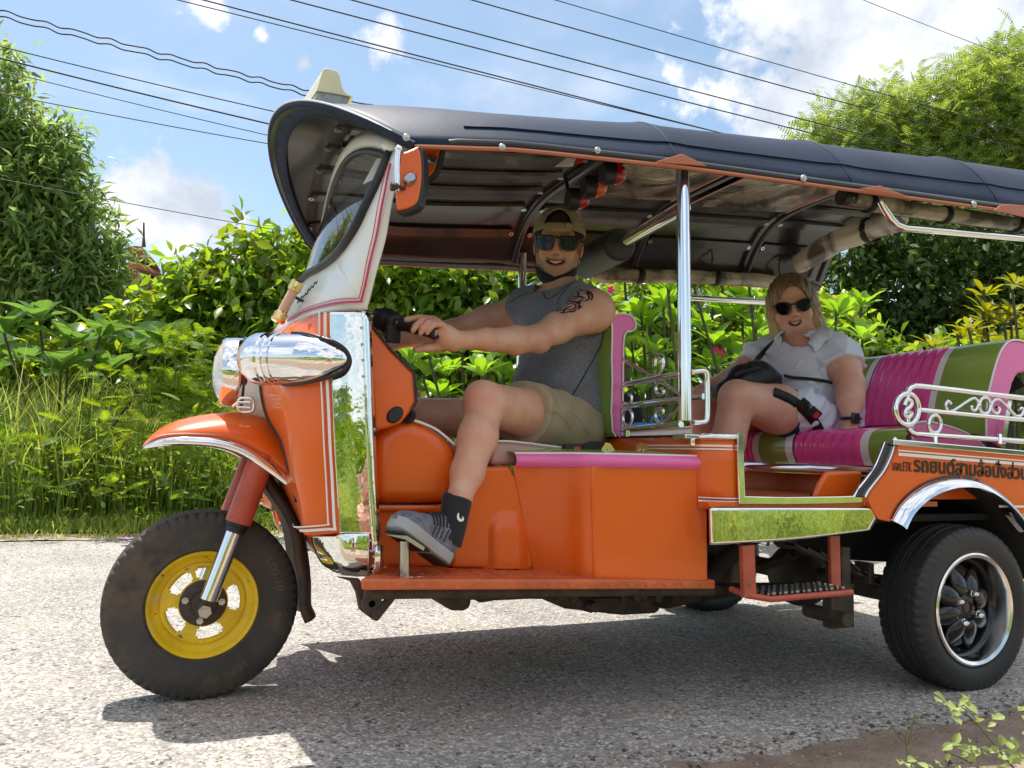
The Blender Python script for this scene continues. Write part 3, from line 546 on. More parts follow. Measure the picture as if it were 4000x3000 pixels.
for k, (x_, y_, h__) in enumerate([(-1.6, -5.4, .9), (.9, -6.0, 1.1), (2.9, -5.2, .9)]):   # bushes on the field side of the road
    rg = np.random.default_rng(50+k); n = 900; c0 = np.array([x_, y_, h__*.5]); d = rg.normal(size=(n, 3)); d /= np.linalg.norm(d, axis=1, keepdims=True); P_ = c0+d*np.array([.7, .5, h__*.55])*rg.uniform(.5, 1, (n, 1)); P_[:, 2] = np.abs(P_[:, 2])
    rt_ = empty('roadside_bush', (x_, y_, 0)); tag(rt_, ['low green bush at the field edge near the front wheel side', 'low green bush in the middle of the field edge', 'low green bush at the field edge opposite the rear wheel'][k], 'bush', 'bushes on the field side'); tag(scatter('foliage', 'leaf', P_, d+[0, 0, .4], rg.uniform(.15, .3, n), m_hedge, rt_, rg), kind='stuff'); bm = NB(); tube(bm, [Vector((x_, y_, 0)), Vector((x_, y_, h__*.6))], .02, 6); mk('stem', bm, m_bark, rt_)
# weed at the lower right, close to the camera
m_wl = leafmat('pale_weed_leaf', (.36, .44, .16), (.22, .32, .08), .35, 1.5, .0, .45)
wb = at('p', 1030, 790, d=1.35); wb.z = 0; wr = empty('roadside_weed', wb); tag(wr, 'pale green leafy weed growing on the dirt shoulder at the lower right', 'weed')
sm_ = [big_leaf(.030, .0085, .25, .5, 'leaf', m_wl, 4), big_leaf(.022, .009, .05, .3, 'leaf', m_wl, 4)]
rg_ = random.Random(5)
for st, lv in (([(1032, 790), (1000, 752), (975, 722), (955, 706)], [(957, 705), (950, 702), (944, 701), (962, 700), (968, 704), (963, 712), (953, 712), (975, 722), (985, 728), (990, 718), (1001, 748), (1008, 741), (1015, 752), (1022, 735), (1026, 716), (1019, 712)]),
               ([(1030, 800), (990, 775), (965, 760), (945, 752)], [(945, 752), (952, 746), (960, 749), (968, 745), (975, 752), (981, 747), (988, 755), (958, 758), (950, 764), (973, 762), (985, 765), (1000, 760), (1010, 764), (1020, 758), (940, 764), (996, 768)]),
               ([(905, 790), (912, 764), (918, 757)], [(906, 766), (914, 762), (922, 764), (912, 768), (900, 762)])):
    bm = NB(); tube(bm, smooth_path([at('p', a, b, d=1.42) for a, b in st], 4), .0016, 6); mk('stem', bm, m_stem, wr)
    for (a, b) in lv:
        for _ in range(2):
            c_ = at('p', a+rg_.uniform(-3, 3), b+rg_.uniform(-3, 3), d=1.42+rg_.uniform(-.02, .02)); d = Vector((rg_.uniform(-1, 1), rg_.uniform(-1, 0), rg_.uniform(-.2, .8))).normalized(); z_ = Vector((rg_.uniform(-.3, .3), -.5, 1)); z_ = (z_-d*z_.dot(d)).normalized(); x_ = d.cross(z_); s_ = rg_.uniform(.6, 1.25)
            o = bpy.data.objects.new('leaf', sm_[rg_.randrange(2)]); COL.objects.link(o); o.parent = wr; o.matrix_basis = Matrix.Translation(-wb) @ (Matrix.Translation(c_) @ Matrix((x_, d, z_)).transposed().to_4x4() @ Matrix.Diagonal((s_, s_, s_, 1)))
bm = NB(); tube(bm, smooth_path([at('p', a, b, d=1.5) for a, b in [(912, 790), (906, 745), (905, 735)]], 3), .0012, 6); tube(bm, smooth_path([at('p', a, b, d=1.5) for a, b in [(908, 745), (912, 725), (915, 714)]], 3), .0020, 6); tube(bm, smooth_path([at('p', a, b, d=1.5) for a, b in [(906, 745), (896, 732), (888, 720)]], 3), .0012, 6); mk('seed_stalk', bm, m_stem, wr)
# ---------------------------------------------------------------- temple roofs behind the trees
m_tile = M('orange_roof_tiles', (.42, .15, .065), .7, var=.35, vscale=1.5, bump=.8, bscale=6, bdist=.05); m_gable = M('dark_red_timber', (.11, .045, .035), .7)
tb0 = at('p', 140, 470, d=27); tb0.z = 0; tmp = empty('temple', tb0); tag(tmp, 'temple with stacked orange tiled roofs half hidden behind the mango tree', 'temple')
def tpoly(nm, pts, mt_, d0=26, dy=1.2, par=tmp):
    bm = NB(); prism(bm, [at('L', a, b, d=d0) for a, b in pts], (.1*dy, dy, 0)); return mk(nm, bm, mt_, par)
for k, (rf, gb) in enumerate((([(700, 1470), (790, 1448), (835, 1452), (918, 1545), (905, 1565), (780, 1520)], [(780, 1520), (905, 1565), (918, 1560), (918, 1545), (860, 1535), (780, 1500)]),
                              ([(690, 1560), (800, 1545), (880, 1568), (968, 1622), (955, 1642), (820, 1600)], [(820, 1600), (955, 1642), (968, 1636), (968, 1622), (880, 1600), (800, 1580)]),
                              ([(600, 1640), (780, 1600), (860, 1625), (1010, 1690), (985, 1718), (620, 1690)], [(620, 1690), (985, 1718), (1010, 1705), (1010, 1690), (900, 1690), (640, 1675)]))):
    r_ = tpoly('roof', rf, m_tile, 26-.4*k); tpoly('gable_board', gb, m_gable, 25.8-.4*k, 1.3, r_)
tpoly('wall', [(640, 1700), (960, 1700), (960, 2500), (640, 2500)], m_gable, 26.5, 1); tpoly('finial', [(842, 1310), (850, 1310), (852, 1400), (858, 1452), (834, 1452), (840, 1400)], m_gable, 26.2, .1)
# ---------------------------------------------------------------- overhead cables
m_wire = M('black_cable', (.03, .03, .035), .6)
CB = [('L', (0, 62), (1810, 530), .0075, 1, 'upper of the two twisted cables crossing the top left sky'), ('L', (0, 98), (1810, 560), .0075, 1, 'lower of the two twisted cables crossing the top left sky'),
      ('L', (90, 295), (1665, 668), .006, 0, 'thin cable just below the twisted pair left of the roof lamp'), ('L', (0, 342), (1630, 740), .0085, 0, 'thick dark cable meeting the front of the canopy visor'),
      ('L', (0, 412), (1600, 802), .0045, 0, 'very thin cable below the thick one at the left'), ('L', (0, 550), (1600, 850), .005, 0, 'thin cable passing just above the mango tree top at the left'),
      ('L', (0, 1055), (1810, 1385), .004, 0, 'lowest thin cable crossing the white cloud left of the visor'), ('D', (385, 0), (1560, 288), .006, 0, 'lower cable of the close pair running above the canopy'),
      ('D', (440, 0), (1592, 296), .008, 0, 'upper cable of the close pair running above the canopy'), ('D', (630, 0), (1709, 277), .008, 0, 'third cable from the right above the middle of the canopy'),
      ('D', (760, 0), (1739, 259), .008, 0, 'cable just above the third one over the canopy middle'), ('D', (1020, 0), (1821, 221), .008, 0, 'cable running down to the top of the feathery tree'),
      ('D', (1200, 0), (1926, 208), .006, 0, 'thinner cable running into the feathery tree crown'), ('D', (1865, 0), (2158, 114), .005, 0, 'short thin cable crossing the white clouds at the top right')]
for z_, a, b, r_, wav, lab in CB:
    p = at(z_, *a, y=6.0); q = at(z_, *b, y=6.0); d = q-p; P_ = []
    for t in np.linspace(-1.2, 3.2, 400 if wav else 40):
        v = p+d*t; v.z += .035*((t-.5)**2-.25)*1.0; v.z += (.010*math.sin(t*62)+.004*math.sin(t*101)) if wav else 0; P_.append(v)
    bm = NB(); tube(bm, P_, r_, 6); tag(mk('power_cable', bm, m_wire, None, smooth=180), lab, 'cable', 'overhead power cables')
# purple flower on the verge
fc = at('p', 127, 541, h=.03); fo_ = empty('fallen_flower', fc); tag(fo_, 'small crumpled purple flower on the sandy verge beside the front wheel', 'flower')
for k in range(7):
    a = k*.9; d = Vector((math.cos(a), math.sin(a), .5)).normalized(); s_ = d.cross(Vector((0, 0, 1))).normalized(); bm = NB(); bm.faces.new([bm.verts.new(p) for p in (fc, fc+d*.03+s_*.02, fc+d*.055, fc+d*.03-s_*.02)]); mk('petal', bm, m_purplefl, fo_, smooth=0)
# ---------------------------------------------------------------- tuk-tuk
T = empty('tuk_tuk', (1.0, 0, 0))
tag(T, 'orange three-wheeled tuk-tuk with navy canopy, yellow front wheel and pink and green seats', 'tuk-tuk')
def ribbon(bm, pts, w, nrm, th=0.002):
    pts = [Vector(p) for p in pts]; nrm = Vector(nrm).normalized(); a = []; b = []
    for i, p in enumerate(pts):
        if i == 0: t = (pts[1]-p).normalized(); k = 1
        elif i == len(pts)-1: t = (p-pts[i-1]).normalized(); k = 1
        else:
            t1 = (p-pts[i-1]).normalized(); t2 = (pts[i+1]-p).normalized(); t = (t1+t2).normalized(); k = 1/max(.4, t.dot(t1))
        s = t.cross(nrm).normalized()*w/2*k; a.append(p-s); b.append(p+s)
    rows = [[p+nrm*0 for p in a], [p+nrm*th for p in a], [p+nrm*th for p in b], [p for p in b]]
    grid(bm, rows)
def text_mesh(s, size, depth=0.002, bold=0.0):
    cu = bpy.data.curves.new('t', 'FONT'); cu.body = s; cu.size = size; cu.extrude = depth; cu.offset = bold; cu.resolution_u = 4
    o = bpy.data.objects.new('t', cu); COL.objects.link(o); dg = bpy.context.evaluated_depsgraph_get(); dg.update()
    me = bpy.data.meshes.new_from_object(o.evaluated_get(dg)); bpy.data.objects.remove(o); return me
def place_text(name, s, size, p0, p1, nrm, mt, parent, depth=.001, bold=0, fit=True, curve=None, height=None):
    me = text_mesh(s, size, depth, bold); n = len(me.vertices); co = np.zeros(n*3, np.float32); me.vertices.foreach_get('co', co); co = co.reshape(-1, 3)
    x0, x1 = co[:, 0].min(), co[:, 0].max(); p0 = Vector(p0); p1 = Vector(p1); ex = (p1-p0); L_ = ex.length; ex.normalize(); nz = Vector(nrm).normalized(); ey = nz.cross(ex).normalized()
    sc = L_/(x1-x0); sy = sc
    if height: sy = height/size
    out = np.array(p0)[None]+np.outer((co[:, 0]-x0)*sc, ex)+np.outer(co[:, 1]*sy, ey)+np.outer(co[:, 2]+depth, nz)
    me.vertices.foreach_set('co', out.astype(np.float32).ravel()); me.update(); me.materials.clear()
    return link_mesh(name, me, mt, parent, 0)

m_tyrel = M('raised_tyre_letters', (.11, .10, .085), .7)
# ---- wheels
def tyre(bm, c, R, hw, rin, seg, lug, ribs):
    c = Vector(c); H = R-rin
    prof = [(rin, -hw*.78), (rin+.10*H, -hw*.93), (rin+.14*H, -hw*.91), (rin+.45*H, -hw*1.03), (rin+.62*H, -hw*1.0), (rin+.66*H, -hw*1.0), (rin+.84*H, -hw*.93), (rin+.95*H, -hw*.84), (R-.002, -hw*.74)]
    g = .0045
    xs = [-.70, -.46, -.44, -.38, -.36, -.13, -.11, -.05, -.03]
    dep = [0, 0, g, g, 0, 0, g, g, 0]
    prof += [(R-(abs(x)**3)*.008-d_, x*hw) for x, d_ in zip(xs, dep)]
    full = prof + [(r, -d) for r, d in prof[::-1]]
    rings = []
    for r, d in full:
        ring = []
        for k in range(seg):
            a = 2*math.pi*k/seg; rr = r
            if lug and R-.035 < r and abs(d) > hw*.7: rr = r - (lug if k % 4 < 1 else 0)
            ring.append(bm.verts.new(c+Vector((math.cos(a)*rr, d, math.sin(a)*rr))))
        rings.append(ring)
    for A, B in zip(rings[:-1], rings[1:]):
        for k in range(seg): bm.faces.new((A[k], B[k], B[(k+1) % seg], A[(k+1) % seg]))
def front_wheel():
    c = Vector((0, 0, .25)); bm = NB(); box(bm, c, (.05, .09, .05)); hub = mk('front_wheel', bm, m_hubdirt, T, bevel=.005)
    bm = NB(); tyre(bm, c, .25, .064, .138, 240, .006, 0); ty = mk('tyre', bm, m_tyre, hub, smooth=35)
    bm = NB(); lathe(bm, [(.139, -.046), (.142, -.054), (.139, -.058), (.134, -.055), (.129, -.046), (.121, -.036), (.114, -.034), (.108, -.026), (.107, .026), (.114, .034), (.129, .046), (.142, .054), (.139, .046)], c, (0, 1, 0), 96); rim = mk('rim', bm, m_yellow, hub)
    # slotted disc
    bm = NB(); radii = [.030, .064, .069, .090, .095, .109]; seg = 180; sl = [8, 83, 137, 210, 284]
    dd = [-.018, -.022, -.025, -.025, -.023, -.028]; rings = [[bm.verts.new(c+Vector((math.cos(R_(2*k))*r, d, math.sin(R_(2*k))*r))) for k in range(seg)] for r, d in zip(radii, dd)]
    for i in range(5):
        for k in range(seg):
            a = 2*k+1; hole = i == 2 and any(abs((a-s+180) % 360-180) < 24 for s in sl); h2 = i in (1, 3) and any(abs((a-s+180) % 360-180) < 20 for s in sl)
            if hole or h2: continue
            bm.faces.new((rings[i][k], rings[i][(k+1) % seg], rings[i+1][(k+1) % seg], rings[i+1][k]))
    mk('wheel_disc', bm, m_yellow, hub, solid=.005, smooth=50)
    bm = NB(); lathe(bm, [(0, -.030), (.055, -.030), (.061, -.026), (.062, -.018)], c, (0, 1, 0), 40); lathe(bm, [(0, -.052), (.028, -.052), (.033, -.046), (.036, -.030)], c+Vector((.002, 0, 0)), (0, 1, 0), 32); mk('hub_drum', bm, m_hubdirt, hub)
    for a in (168, 2, 262):
        bm = NB(); q = c+Vector((math.cos(R_(a))*.047, -.034, math.sin(R_(a))*.047)); lathe(bm, [(0, -.006), (.005, -.006), (.005, -.001), (.0095, -.001), (.0095, .006)], q, (0, 1, 0), 6); mk('wheel_nut', bm, m_steel_d, hub, smooth=0)
    for s, a0, r0, sz in (('5.00-10', 38, .190, .026), ('8PR', 352, .192, .020), ('ORCHID', 215, .186, .022), ('LT', 306, .190, .018)):
        if s == 'ORCHID': continue
        me = text_mesh(s, sz, .001, .0003); n = len(me.vertices); co = np.zeros(n*3, np.float32); me.vertices.foreach_get('co', co); co = co.reshape(-1, 3)
        th = R_(a0)-co[:, 0]*1.25/r0; r = r0+co[:, 1]
        out = np.c_[c.x+r*np.cos(th), -.0655-co[:, 2]*1.0+np.clip(r-.195, 0, 1)*.10, c.z+r*np.sin(th)]
        me.vertices.foreach_set('co', out.astype(np.float32).ravel()); me.update(); me.materials.clear(); link_mesh('tyre_lettering', me, m_tyrel, ty, 0)
    bm = NB(); tube(bm, [c+Vector((0, -.155, 0)), c+Vector((0, .155, 0))], .011, 12); lathe(bm, [(0, -.012), (.010, -.012), (.010, -.004), (.017, -.004), (.017, .006)], c+Vector((0, -.15, 0)), (0, 1, 0), 6); mk('front_axle', bm, m_steel_d, T, smooth=30)
front_wheel()
def rear_wheel(y0, s):
    c = Vector((2.13, y0, .235)); hw = .078; yo = -s*0
    bm = NB(); lathe(bm, [(0, -.045), (.030, -.045), (.045, -.040), (.050, -.028), (.052, .02), (0, .02)], c, (0, s, 0), 40); hub = mk('rear_wheel', bm, m_blackgloss, T)
    bm = NB(); tyre(bm, c, .245, hw, .160, 220, .004, 1); mk('tyre', bm, m_tyre2, hub, smooth=35)
    bm = NB(); lathe(bm, [(.158, -.062), (.165, -.068), (.166, -.073), (.161, -.076), (.152, -.072), (.148, -.060), (.146, -.030), (.142, -.022), (.139, .0), (.139, .06)], c, (0, s, 0), 96); mk('rim', bm, m_alu, hub)
    bm = NB(); lathe(bm, [(.146, -.032), (.138, -.026), (.128, .010), (.115, .018), (.06, .012), (.0, .012)], c, (0, s, 0), 64); mk('wheel_dish', bm, m_blackgloss, hub)
    for k in range(8):      # petal spokes
        a = 2*math.pi*(k+.35)/8; u = Vector((math.cos(a), 0, math.sin(a))); v = Vector((-math.sin(a), 0, math.cos(a))); rows = []
        for t in np.linspace(0, 1, 9):
            r = .040+t*.088; w = .0135+.016*math.sin(min(1, t*1.15)*math.pi)**.8 if t < 1 else .004; d = -.036+.030*t*t; rows.append([c+u*r+v*(w*q)+Vector((0, s*(d-.012*(1-q*q)), 0)) for q in (-1, -.6, 0, .6, 1)])
        bm = NB(); grid(bm, rows, flip=s < 0); mk('spoke', bm, m_blackgloss, hub, smooth=60, solid=.012)
    for k in range(4):
        a = R_(62+90*k); q = c+Vector((math.cos(a)*.047, -s*.046, math.sin(a)*.047)); bm = NB(); lathe(bm, [(0, -.020), (.005, -.019), (.0085, -.013), (.0088, -.005), (.011, -.004), (.011, .004)], q, (0, s, 0), 18); mk('wheel_nut', bm, m_chrome, hub)
    bm = NB(); lathe(bm, [(0, -.044), (.016, -.044), (.019, -.050), (.022, -.046)], c, (0, s, 0), 24); mk('centre_bore', bm, m_rust, hub)
    bm = NB(); q = c+Vector((-.055, -s*.03, -.115)); tube(bm, [q, q+Vector((-.004, -s*.03, 0))], .0045, 8); mk('valve', bm, m_plblack, hub)
rear_wheel(-.625, 1); rear_wheel(.60, -1)

# ---- fork, fender
for s in (-1, 1):
    y = s*.125
    up1 = at('J', 1345, -230, y=-.125); up0 = at('J', 1160, 262, y=-.125); c1 = at('J', 1132, 330, y=-.125); c0 = at('J', 948, 815, y=-.125); ax0 = Vector((0, 0, .25))
    fl = (lambda p: Vector((p.x, s*abs(p.y), p.z)))
    bm = NB(); tube(bm, [fl(up1), fl(up0)], .034, 24); leg = mk('fork_leg', bm, m_redor, T)
    bm = NB(); tube(bm, [fl(up0), fl(up0.lerp(c1, .35))], .030, 20); tube(bm, [fl(up0.lerp(c1, .4)), fl(c1)], .027, 20); mk('dust_seal', bm, m_rubber, leg)
    bm = NB(); tube(bm, [fl(c1), fl(c0)], .0225, 24); mk('chrome_slider', bm, m_chrome, leg)
    bm = NB(); d = (fl(c0)-fl(c1)).normalized(); ribbon(bm, [fl(c0)-d*.02, Vector((0, s*.125, .25))+d*.018], .030, (0, -1, 0), .012); mk('axle_clamp', bm, m_rust, leg, bevel=.003)
Crest = [(330, 1022), (400, 945), (500, 882), (640, 842), (800, 818), (930, 812), (1040, 816), (1098, 832)]
PEdge = [(345, 1012), (420, 972), (520, 955), (660, 953), (800, 963), (930, 995), (1060, 1060), (1238, 1205)]
CEdge = [(330, 1028), (430, 1016), (560, 1008), (700, 1015), (820, 1032), (950, 1078), (1090, 1172), (1236, 1282)]
YW = [.085, .125, .145, .150, .150, .150, .150, .150]
def dens(L_, n=4):
    return [(p.x, p.y) for p in smooth_path([Vector((a, b, 0)) for a, b in L_], n)]
def densv(L_, n=4): return [p.x for p in smooth_path([Vector((a, 0, 0)) for a in L_], n)]
cr, pe, ce, yw = dens(Crest), dens(PEdge), dens(CEdge), densv(YW)
rows = []; band = []
for i in range(len(cr)):
    A0 = at('A', *cr[i], y=0); B0 = at('A', *pe[i], y=-yw[i]); C0 = at('A', *ce[i], y=-yw[i]-.006); r = []
    for t in np.linspace(-1, 1, 21):
        a = abs(t)*math.pi/2; q = A0.lerp(B0, 1-math.cos(a)); q = Vector((q.x, 0, q.z)); q.y = math.copysign(yw[i]*math.sin(a), t); r.append(q)
    rows.append(r); band.append((B0, C0))
bm = NB(); grid(bm, rows); fend = mk('front_fender', bm, m_orange, T, smooth=60, solid=.004, offset=-1)
for s in (1, -1):
    bm = NB(); grid(bm, [[Vector((p.x, p.y*s-.003*s, p.z)) for p in (b.lerp(c, t)+Vector((0, -.008*math.sin(t*math.pi), 0)) for t in (0, .25, .5, .75, 1))] for b, c in band]); mk('fender_trim', bm, m_chrome, fend, smooth=60, solid=.003)
    bm = NB(); tube(bm, [Vector((b.x, (b.y-.001)*s, b.z+.006)) for b, c in band], .0022, 6); mk('fender_pinstripe', bm, m_white, fend)
# inner fender / mudflap
flapL = [(1392, 20), (1470, 130), (1540, 260), (1580, 400), (1600, 560), (1628, 700), (1630, 880), (1668, 978)]
bm = NB(); rows = []
for a in smooth_path([at('J', x_, y_, y=-.10) for x_, y_ in [(1250, -230)]+flapL], 3): rows.append([a+Vector((.0, 0, 0)), a+Vector((.02, .05, 0)), a+Vector((.025, .10, 0)), a+Vector((.02, .15, 0)), a+Vector((0, .2, 0))])
grid(bm, rows); mk('mudflap', bm, m_rust, T, solid=.02, smooth=50)
bm = NB(); rows = []
for a in smooth_path([at('J', x_, y_, y=-.06) for x_, y_ in [(1440, -150), (1500, 0), (1620, 300), (1655, 470), (1676, 660), (1672, 975)]], 3): rows.append([a, a+Vector((0, .12, 0))])
grid(bm, rows); mk('mudflap', bm, m_grime, T, solid=.006)

# ---- nose and headlights
c = at('A', 872, 560, y=0); rR = .092
bm = NB(); lathe(bm, [(0, -.038), (rR*.45, -.034), (rR*.8, -.022), (rR*.93, -.008), (rR*.94, 0)], c+Vector((-.012, 0, 0)), (1, 0, 0), 48); hl = mk('headlight', bm, m_lens, T, smooth=60)
bm = NB(); lathe(bm, [(rR*.90, -.012), (rR*.97, -.016), (rR*1.03, -.006), (rR*1.06, .02), (rR*1.07, .042)], c+Vector((-.010, 0, 0)), (1, 0, 0), 48); mk('chrome_ring', bm, m_chrome, hl, solid=.003)
bm = NB(); lathe(bm, [(0, .03), (rR*.5, .02), (rR*.9, -.004)], c, (1, 0, 0), 32); mk('reflector', bm, m_chrome, hl)
bm = NB(); tube(bm, [c+Vector((.034, math.cos(a)*rR*1.07, math.sin(a)*rR*1.07)) for a in np.linspace(0, 2*math.pi, 48, endpoint=False)], .005, 8, closed=True); mk('rubber_seal', bm, m_gasket, hl)
bm = NB(); q = c+Vector((.01, -rR*1.07*.77, rR*1.07*.6)); sph(bm, q, .005); mk('screw', bm, m_steel_d, hl)
# cream nose body behind the headlight
rows = []
for k, (X, wf, zt, zb) in enumerate([(.075, .095, .985, .745), (.11, .102, .99, .735), (.16, .115, 1.0, .73), (.24, .13, 1.02, .73)]):
    zc = (zt+zb)/2; hz = (zt-zb)/2; r = []
    for a in np.linspace(0, 2*math.pi, 32, endpoint=False):
        ca, sa = math.cos(a), math.sin(a); e = .75 if sa < 0 else .9
        r.append(Vector((X, wf*math.copysign(abs(ca)**e, ca), zc+hz*math.copysign(abs(sa)**e, sa))))
    rows.append(r)
bm = NB(); grid(bm, rows, closeu=True); bm.faces.new([v for v in bm.verts][:32]); mk('nose_cone', bm, m_cream, T, smooth=50)
# front badge (three chrome loops)
bc = at('A', 968, 760, y=-.10)
def loop(cx, cy, w, h, yy, n=20): return [at('A', cx+math.copysign(abs(math.cos(a))**.6, math.cos(a))*w, cy+math.copysign(abs(math.sin(a))**.6, math.sin(a))*h, y=yy) for a in np.linspace(0, 2*math.pi, n, endpoint=False)]
bm = NB(); tube(bm, loop(965, 762, 50, 44, -.115), .0042, 8, closed=True); tube(bm, [at('A', 912, 745, y=-.118), at('A', 990, 745, y=-.118)], .0036, 8); tube(bm, [at('A', 905, 775, y=-.118), at('A', 990, 778, y=-.118)], .0036, 8)
tube(bm, [at('A', 892, 770, y=-.10), at('A', 925, 745, y=-.118)], .007, 8); mk('nose_badge', bm, m_chrome, T, smooth=60)
# side lamps
for s in (-1, 1):
    f0 = at('A', 1062, 478, y=-.37); tip = at('A', 1600, 478, y=-.530); 
    if s > 0: f0.y *= -1; tip.y *= -1
    ax = (tip-f0).normalized(); L_ = (tip-f0).length; Rl = .061
    bm = NB(); lathe(bm, [(0, -.046), (Rl*.35, -.043), (Rl*.7, -.03), (Rl*.9, -.012), (Rl*.95, 0)], f0-ax*.01, ax, 40); lp = mk('side_lamp', bm, m_lens, T, smooth=60)
    bm = NB(); lathe(bm, [(Rl*.88, -.012), (Rl*.98, -.016), (Rl*1.05, -.004), (Rl*1.06, .022), (Rl*1.0, .026), (Rl*1.0, .036), (Rl*1.03, .040), (Rl*.99, .043), (Rl*.99, L_*.52), (Rl*.96, L_*.60), (Rl*.88, L_*.70), (Rl*.74, L_*.81), (Rl*.52, L_*.91), (Rl*.28, L_*.97), (0, L_*1.0)], f0, ax, 64, sq=(1, 1)); mk('chrome_housing', bm, m_chrome, lp, smooth=28)
    bm = NB(); lathe(bm, [(Rl*1.0, .048), (Rl*1.045, .050), (Rl*1.045, .058), (Rl*1.0, .060)], f0, ax, 56); mk('clamp_band', bm, m_chrome, lp, smooth=28)
    bm = NB(); lathe(bm, [(0, .02), (Rl*.6, .012), (Rl*.93, -.004)], f0, ax, 32); mk('reflector', bm, m_chrome, lp)
    bm = NB(); sph(bm, f0+ax*.008+Vector((0, s*Rl*.98, .02)), .0045); sph(bm, f0+ax*.03+Vector((0, s*Rl*.6, -Rl*.8)), .0035); mk('screw', bm, m_steel_d, lp)
    P_ = [(1195, 632), (1300, 628), (1420, 605), (1520, 575), (1580, 535), (1602, 480), (1580, 425), (1520, 380), (1440, 352), (1340, 325), (1250, 318)]
    yg = [-.41, -.46, -.50, -.525, -.528, -.528, -.528, -.525, -.51, -.47, -.43]
    Q = [at('A', a, b, y=y_) for (a, b), y_ in zip(P_, yg)]
    if s > 0: Q = mirror_y(Q)
    bm = NB(); tube(bm, smooth_path(Q, 4), .0052, 8); mk('lamp_gasket', bm, m_gasket, lp)
# ---- leg shield
SH = [[(1128, 330, -.05), (1230, 264, -.19), (1350, 214, -.36), (1482, 195, -.49)],
      [(1056, 430, -.12), (1150, 425, -.29), (1300, 420, -.41), (1484, 415, -.492)],
      [(1055, 640, -.13), (1150, 640, -.32), (1240, 640, -.42), (1494, 620, -.495)],
      [(1094, 828, -.13), (1170, 825, -.32), (1250, 820, -.43), (1504, 810, -.498)],
      [(1182, 985, -.16), (1218, 990, -.34), (1266, 1000, -.44), (1512, 1000, -.50)],
      [(1238, 1200, -.20), (1256, 1200, -.36), (1292, 1200, -.45), (1524, 1200, -.50)],
      [(1288, 1400, -.29), (1302, 1400, -.40), (1325, 1400, -.46), (1534, 1400, -.505)],
      [(1312, 1535, -.35), (1322, 1550, -.43), (1345, 1565, -.475), (1542, 1552, -.508)]]
def dgrid(SHp, z, nu=4, nv=4):
    rows = []
    for r in SHp: rows.append(smooth_path([at(z, a, b, y=c_) for a, b, c_ in r], nu))
    cols = list(zip(*rows)); cols = [smooth_path(list(c_), nv) for c_ in cols]; return [list(r) for r in zip(*cols)]
g = dgrid(SH, 'A')
for s in (1, -1):
    gg = g if s > 0 else [mirror_y(r) for r in g]
    bm = NB(); grid(bm, gg, flip=s < 0); sh = mk('leg_shield', bm, m_orange, T, smooth=50, solid=.006, offset=1)
    bm = NB(); tube(bm, [r[0]+Vector((0, -.002*s, 0)) for r in gg[:24]], .0052, 8); mk('edge_gasket', bm, m_gasket, sh)
    last = [r[-1] for r in gg]; off = Vector((0, -.006*s, 0))
    for w_, dx, mt_ in ((.0062, -.012, m_white), (.0026, -.0195, m_redstripe), (.003, -.026, m_white)):
        bot = [r_+Vector((0, 0, .004-dx*.6)) for r_ in gg[-1][3:]]
        path = [p+Vector((dx, 0, 0))+off for p in last[:-2]]+[last[-1]+Vector((dx, 0, -dx*.8))+off]+[p+off+Vector((dx, 0, 0)) for p in bot[::-1][1:]]
        bm = NB(); ribbon(bm, path, w_, (0, -s, 0), .0012); mk('pinstripe', bm, mt_, sh)
# polished steel side panel
def yp(Y): return -.496-.010*(Y-195)/1360
panel = [[(a, b, 0), ((a+c_)/2, b, -.0115), (c_, b, -.021)] for a, c_, b in ((1482, 1683, 188), (1484, 1690, 330), (1494, 1700, 620), (1510, 1712, 1000), (1534, 1732, 1400), (1542, 1740, 1560))]
pr = [[(a, b, yp(b)+c_) for a, b, c_ in r] for r in panel]
rows = dgrid(pr, 'A', 8, 6)
bm = NB(); grid(bm, rows, flip=False); pan = mk('steel_side_panel', bm, m_mirror_w, T, smooth=60, solid=.004, offset=1)
PB = [[(345, 108), (475, 95), (600, 92)], [(350, 130), (475, 140), (600, 140)], [(368, 180), (475, 190), (600, 190)], [(395, 225), (480, 230), (600, 232)], [(440, 258), (490, 262), (600, 262)], [(470, 276), (510, 279), (598, 279)]]
yb = [[-.40, -.512, -.528], [-.40, -.515, -.530], [-.41, -.515, -.530], [-.41, -.508, -.522], [-.41, -.48, -.495], [-.40, -.45, -.47]]
rows2 = dgrid([[(a, b, y_) for (a, b), y_ in zip(r, ys)] for r, ys in zip(PB, yb)], 'R', 6, 3)
bm = NB(); grid(bm, rows2); mk('steel_toe_panel', bm, m_mirror_w, T, smooth=60, solid=.004, offset=1)
bm = NB(); grid(bm, [mirror_y(r) for r in rows2], flip=True); mk('steel_toe_panel', bm, m_mirror_w, T, smooth=60, solid=.004)
bm = NB(); grid(bm, [mirror_y(r) for r in rows], flip=True); mk('steel_side_panel', bm, m_mirror_w, T, smooth=60, solid=.004)
# rear flange of the panel with rivets
e0 = [(1680, 184), (1688, 420), (1698, 700), (1714, 1100), (1732, 1430), (1745, 1659)]
bot = [at('R', 622, 150, y=-.532), at('R', 622, 240, y=-.530), at('R', 616, 278, y=-.50)]
fl = [at('A', a, b, y=yp(min(b, 1560))-.024) for a, b in e0]+bot
flr = [p+Vector((.022, .010, 0)) for p in fl]
bm = NB(); grid(bm, [[a, a.lerp(b, .5)+Vector((0, -.003, 0)), b] for a, b in zip(smooth_path(fl, 3), smooth_path(flr, 3))]); mk('steel_edge_flange', bm, m_mirror_w, T, solid=.006, smooth=60)
sp = smooth_path(fl, 8)
for k in range(4, len(sp)-4, 3):
    bm = NB(); sph(bm, sp[k]+Vector((-.004, -.006, 0)), .0028, 8); mk('rivet', bm, m_steel_d, pan)
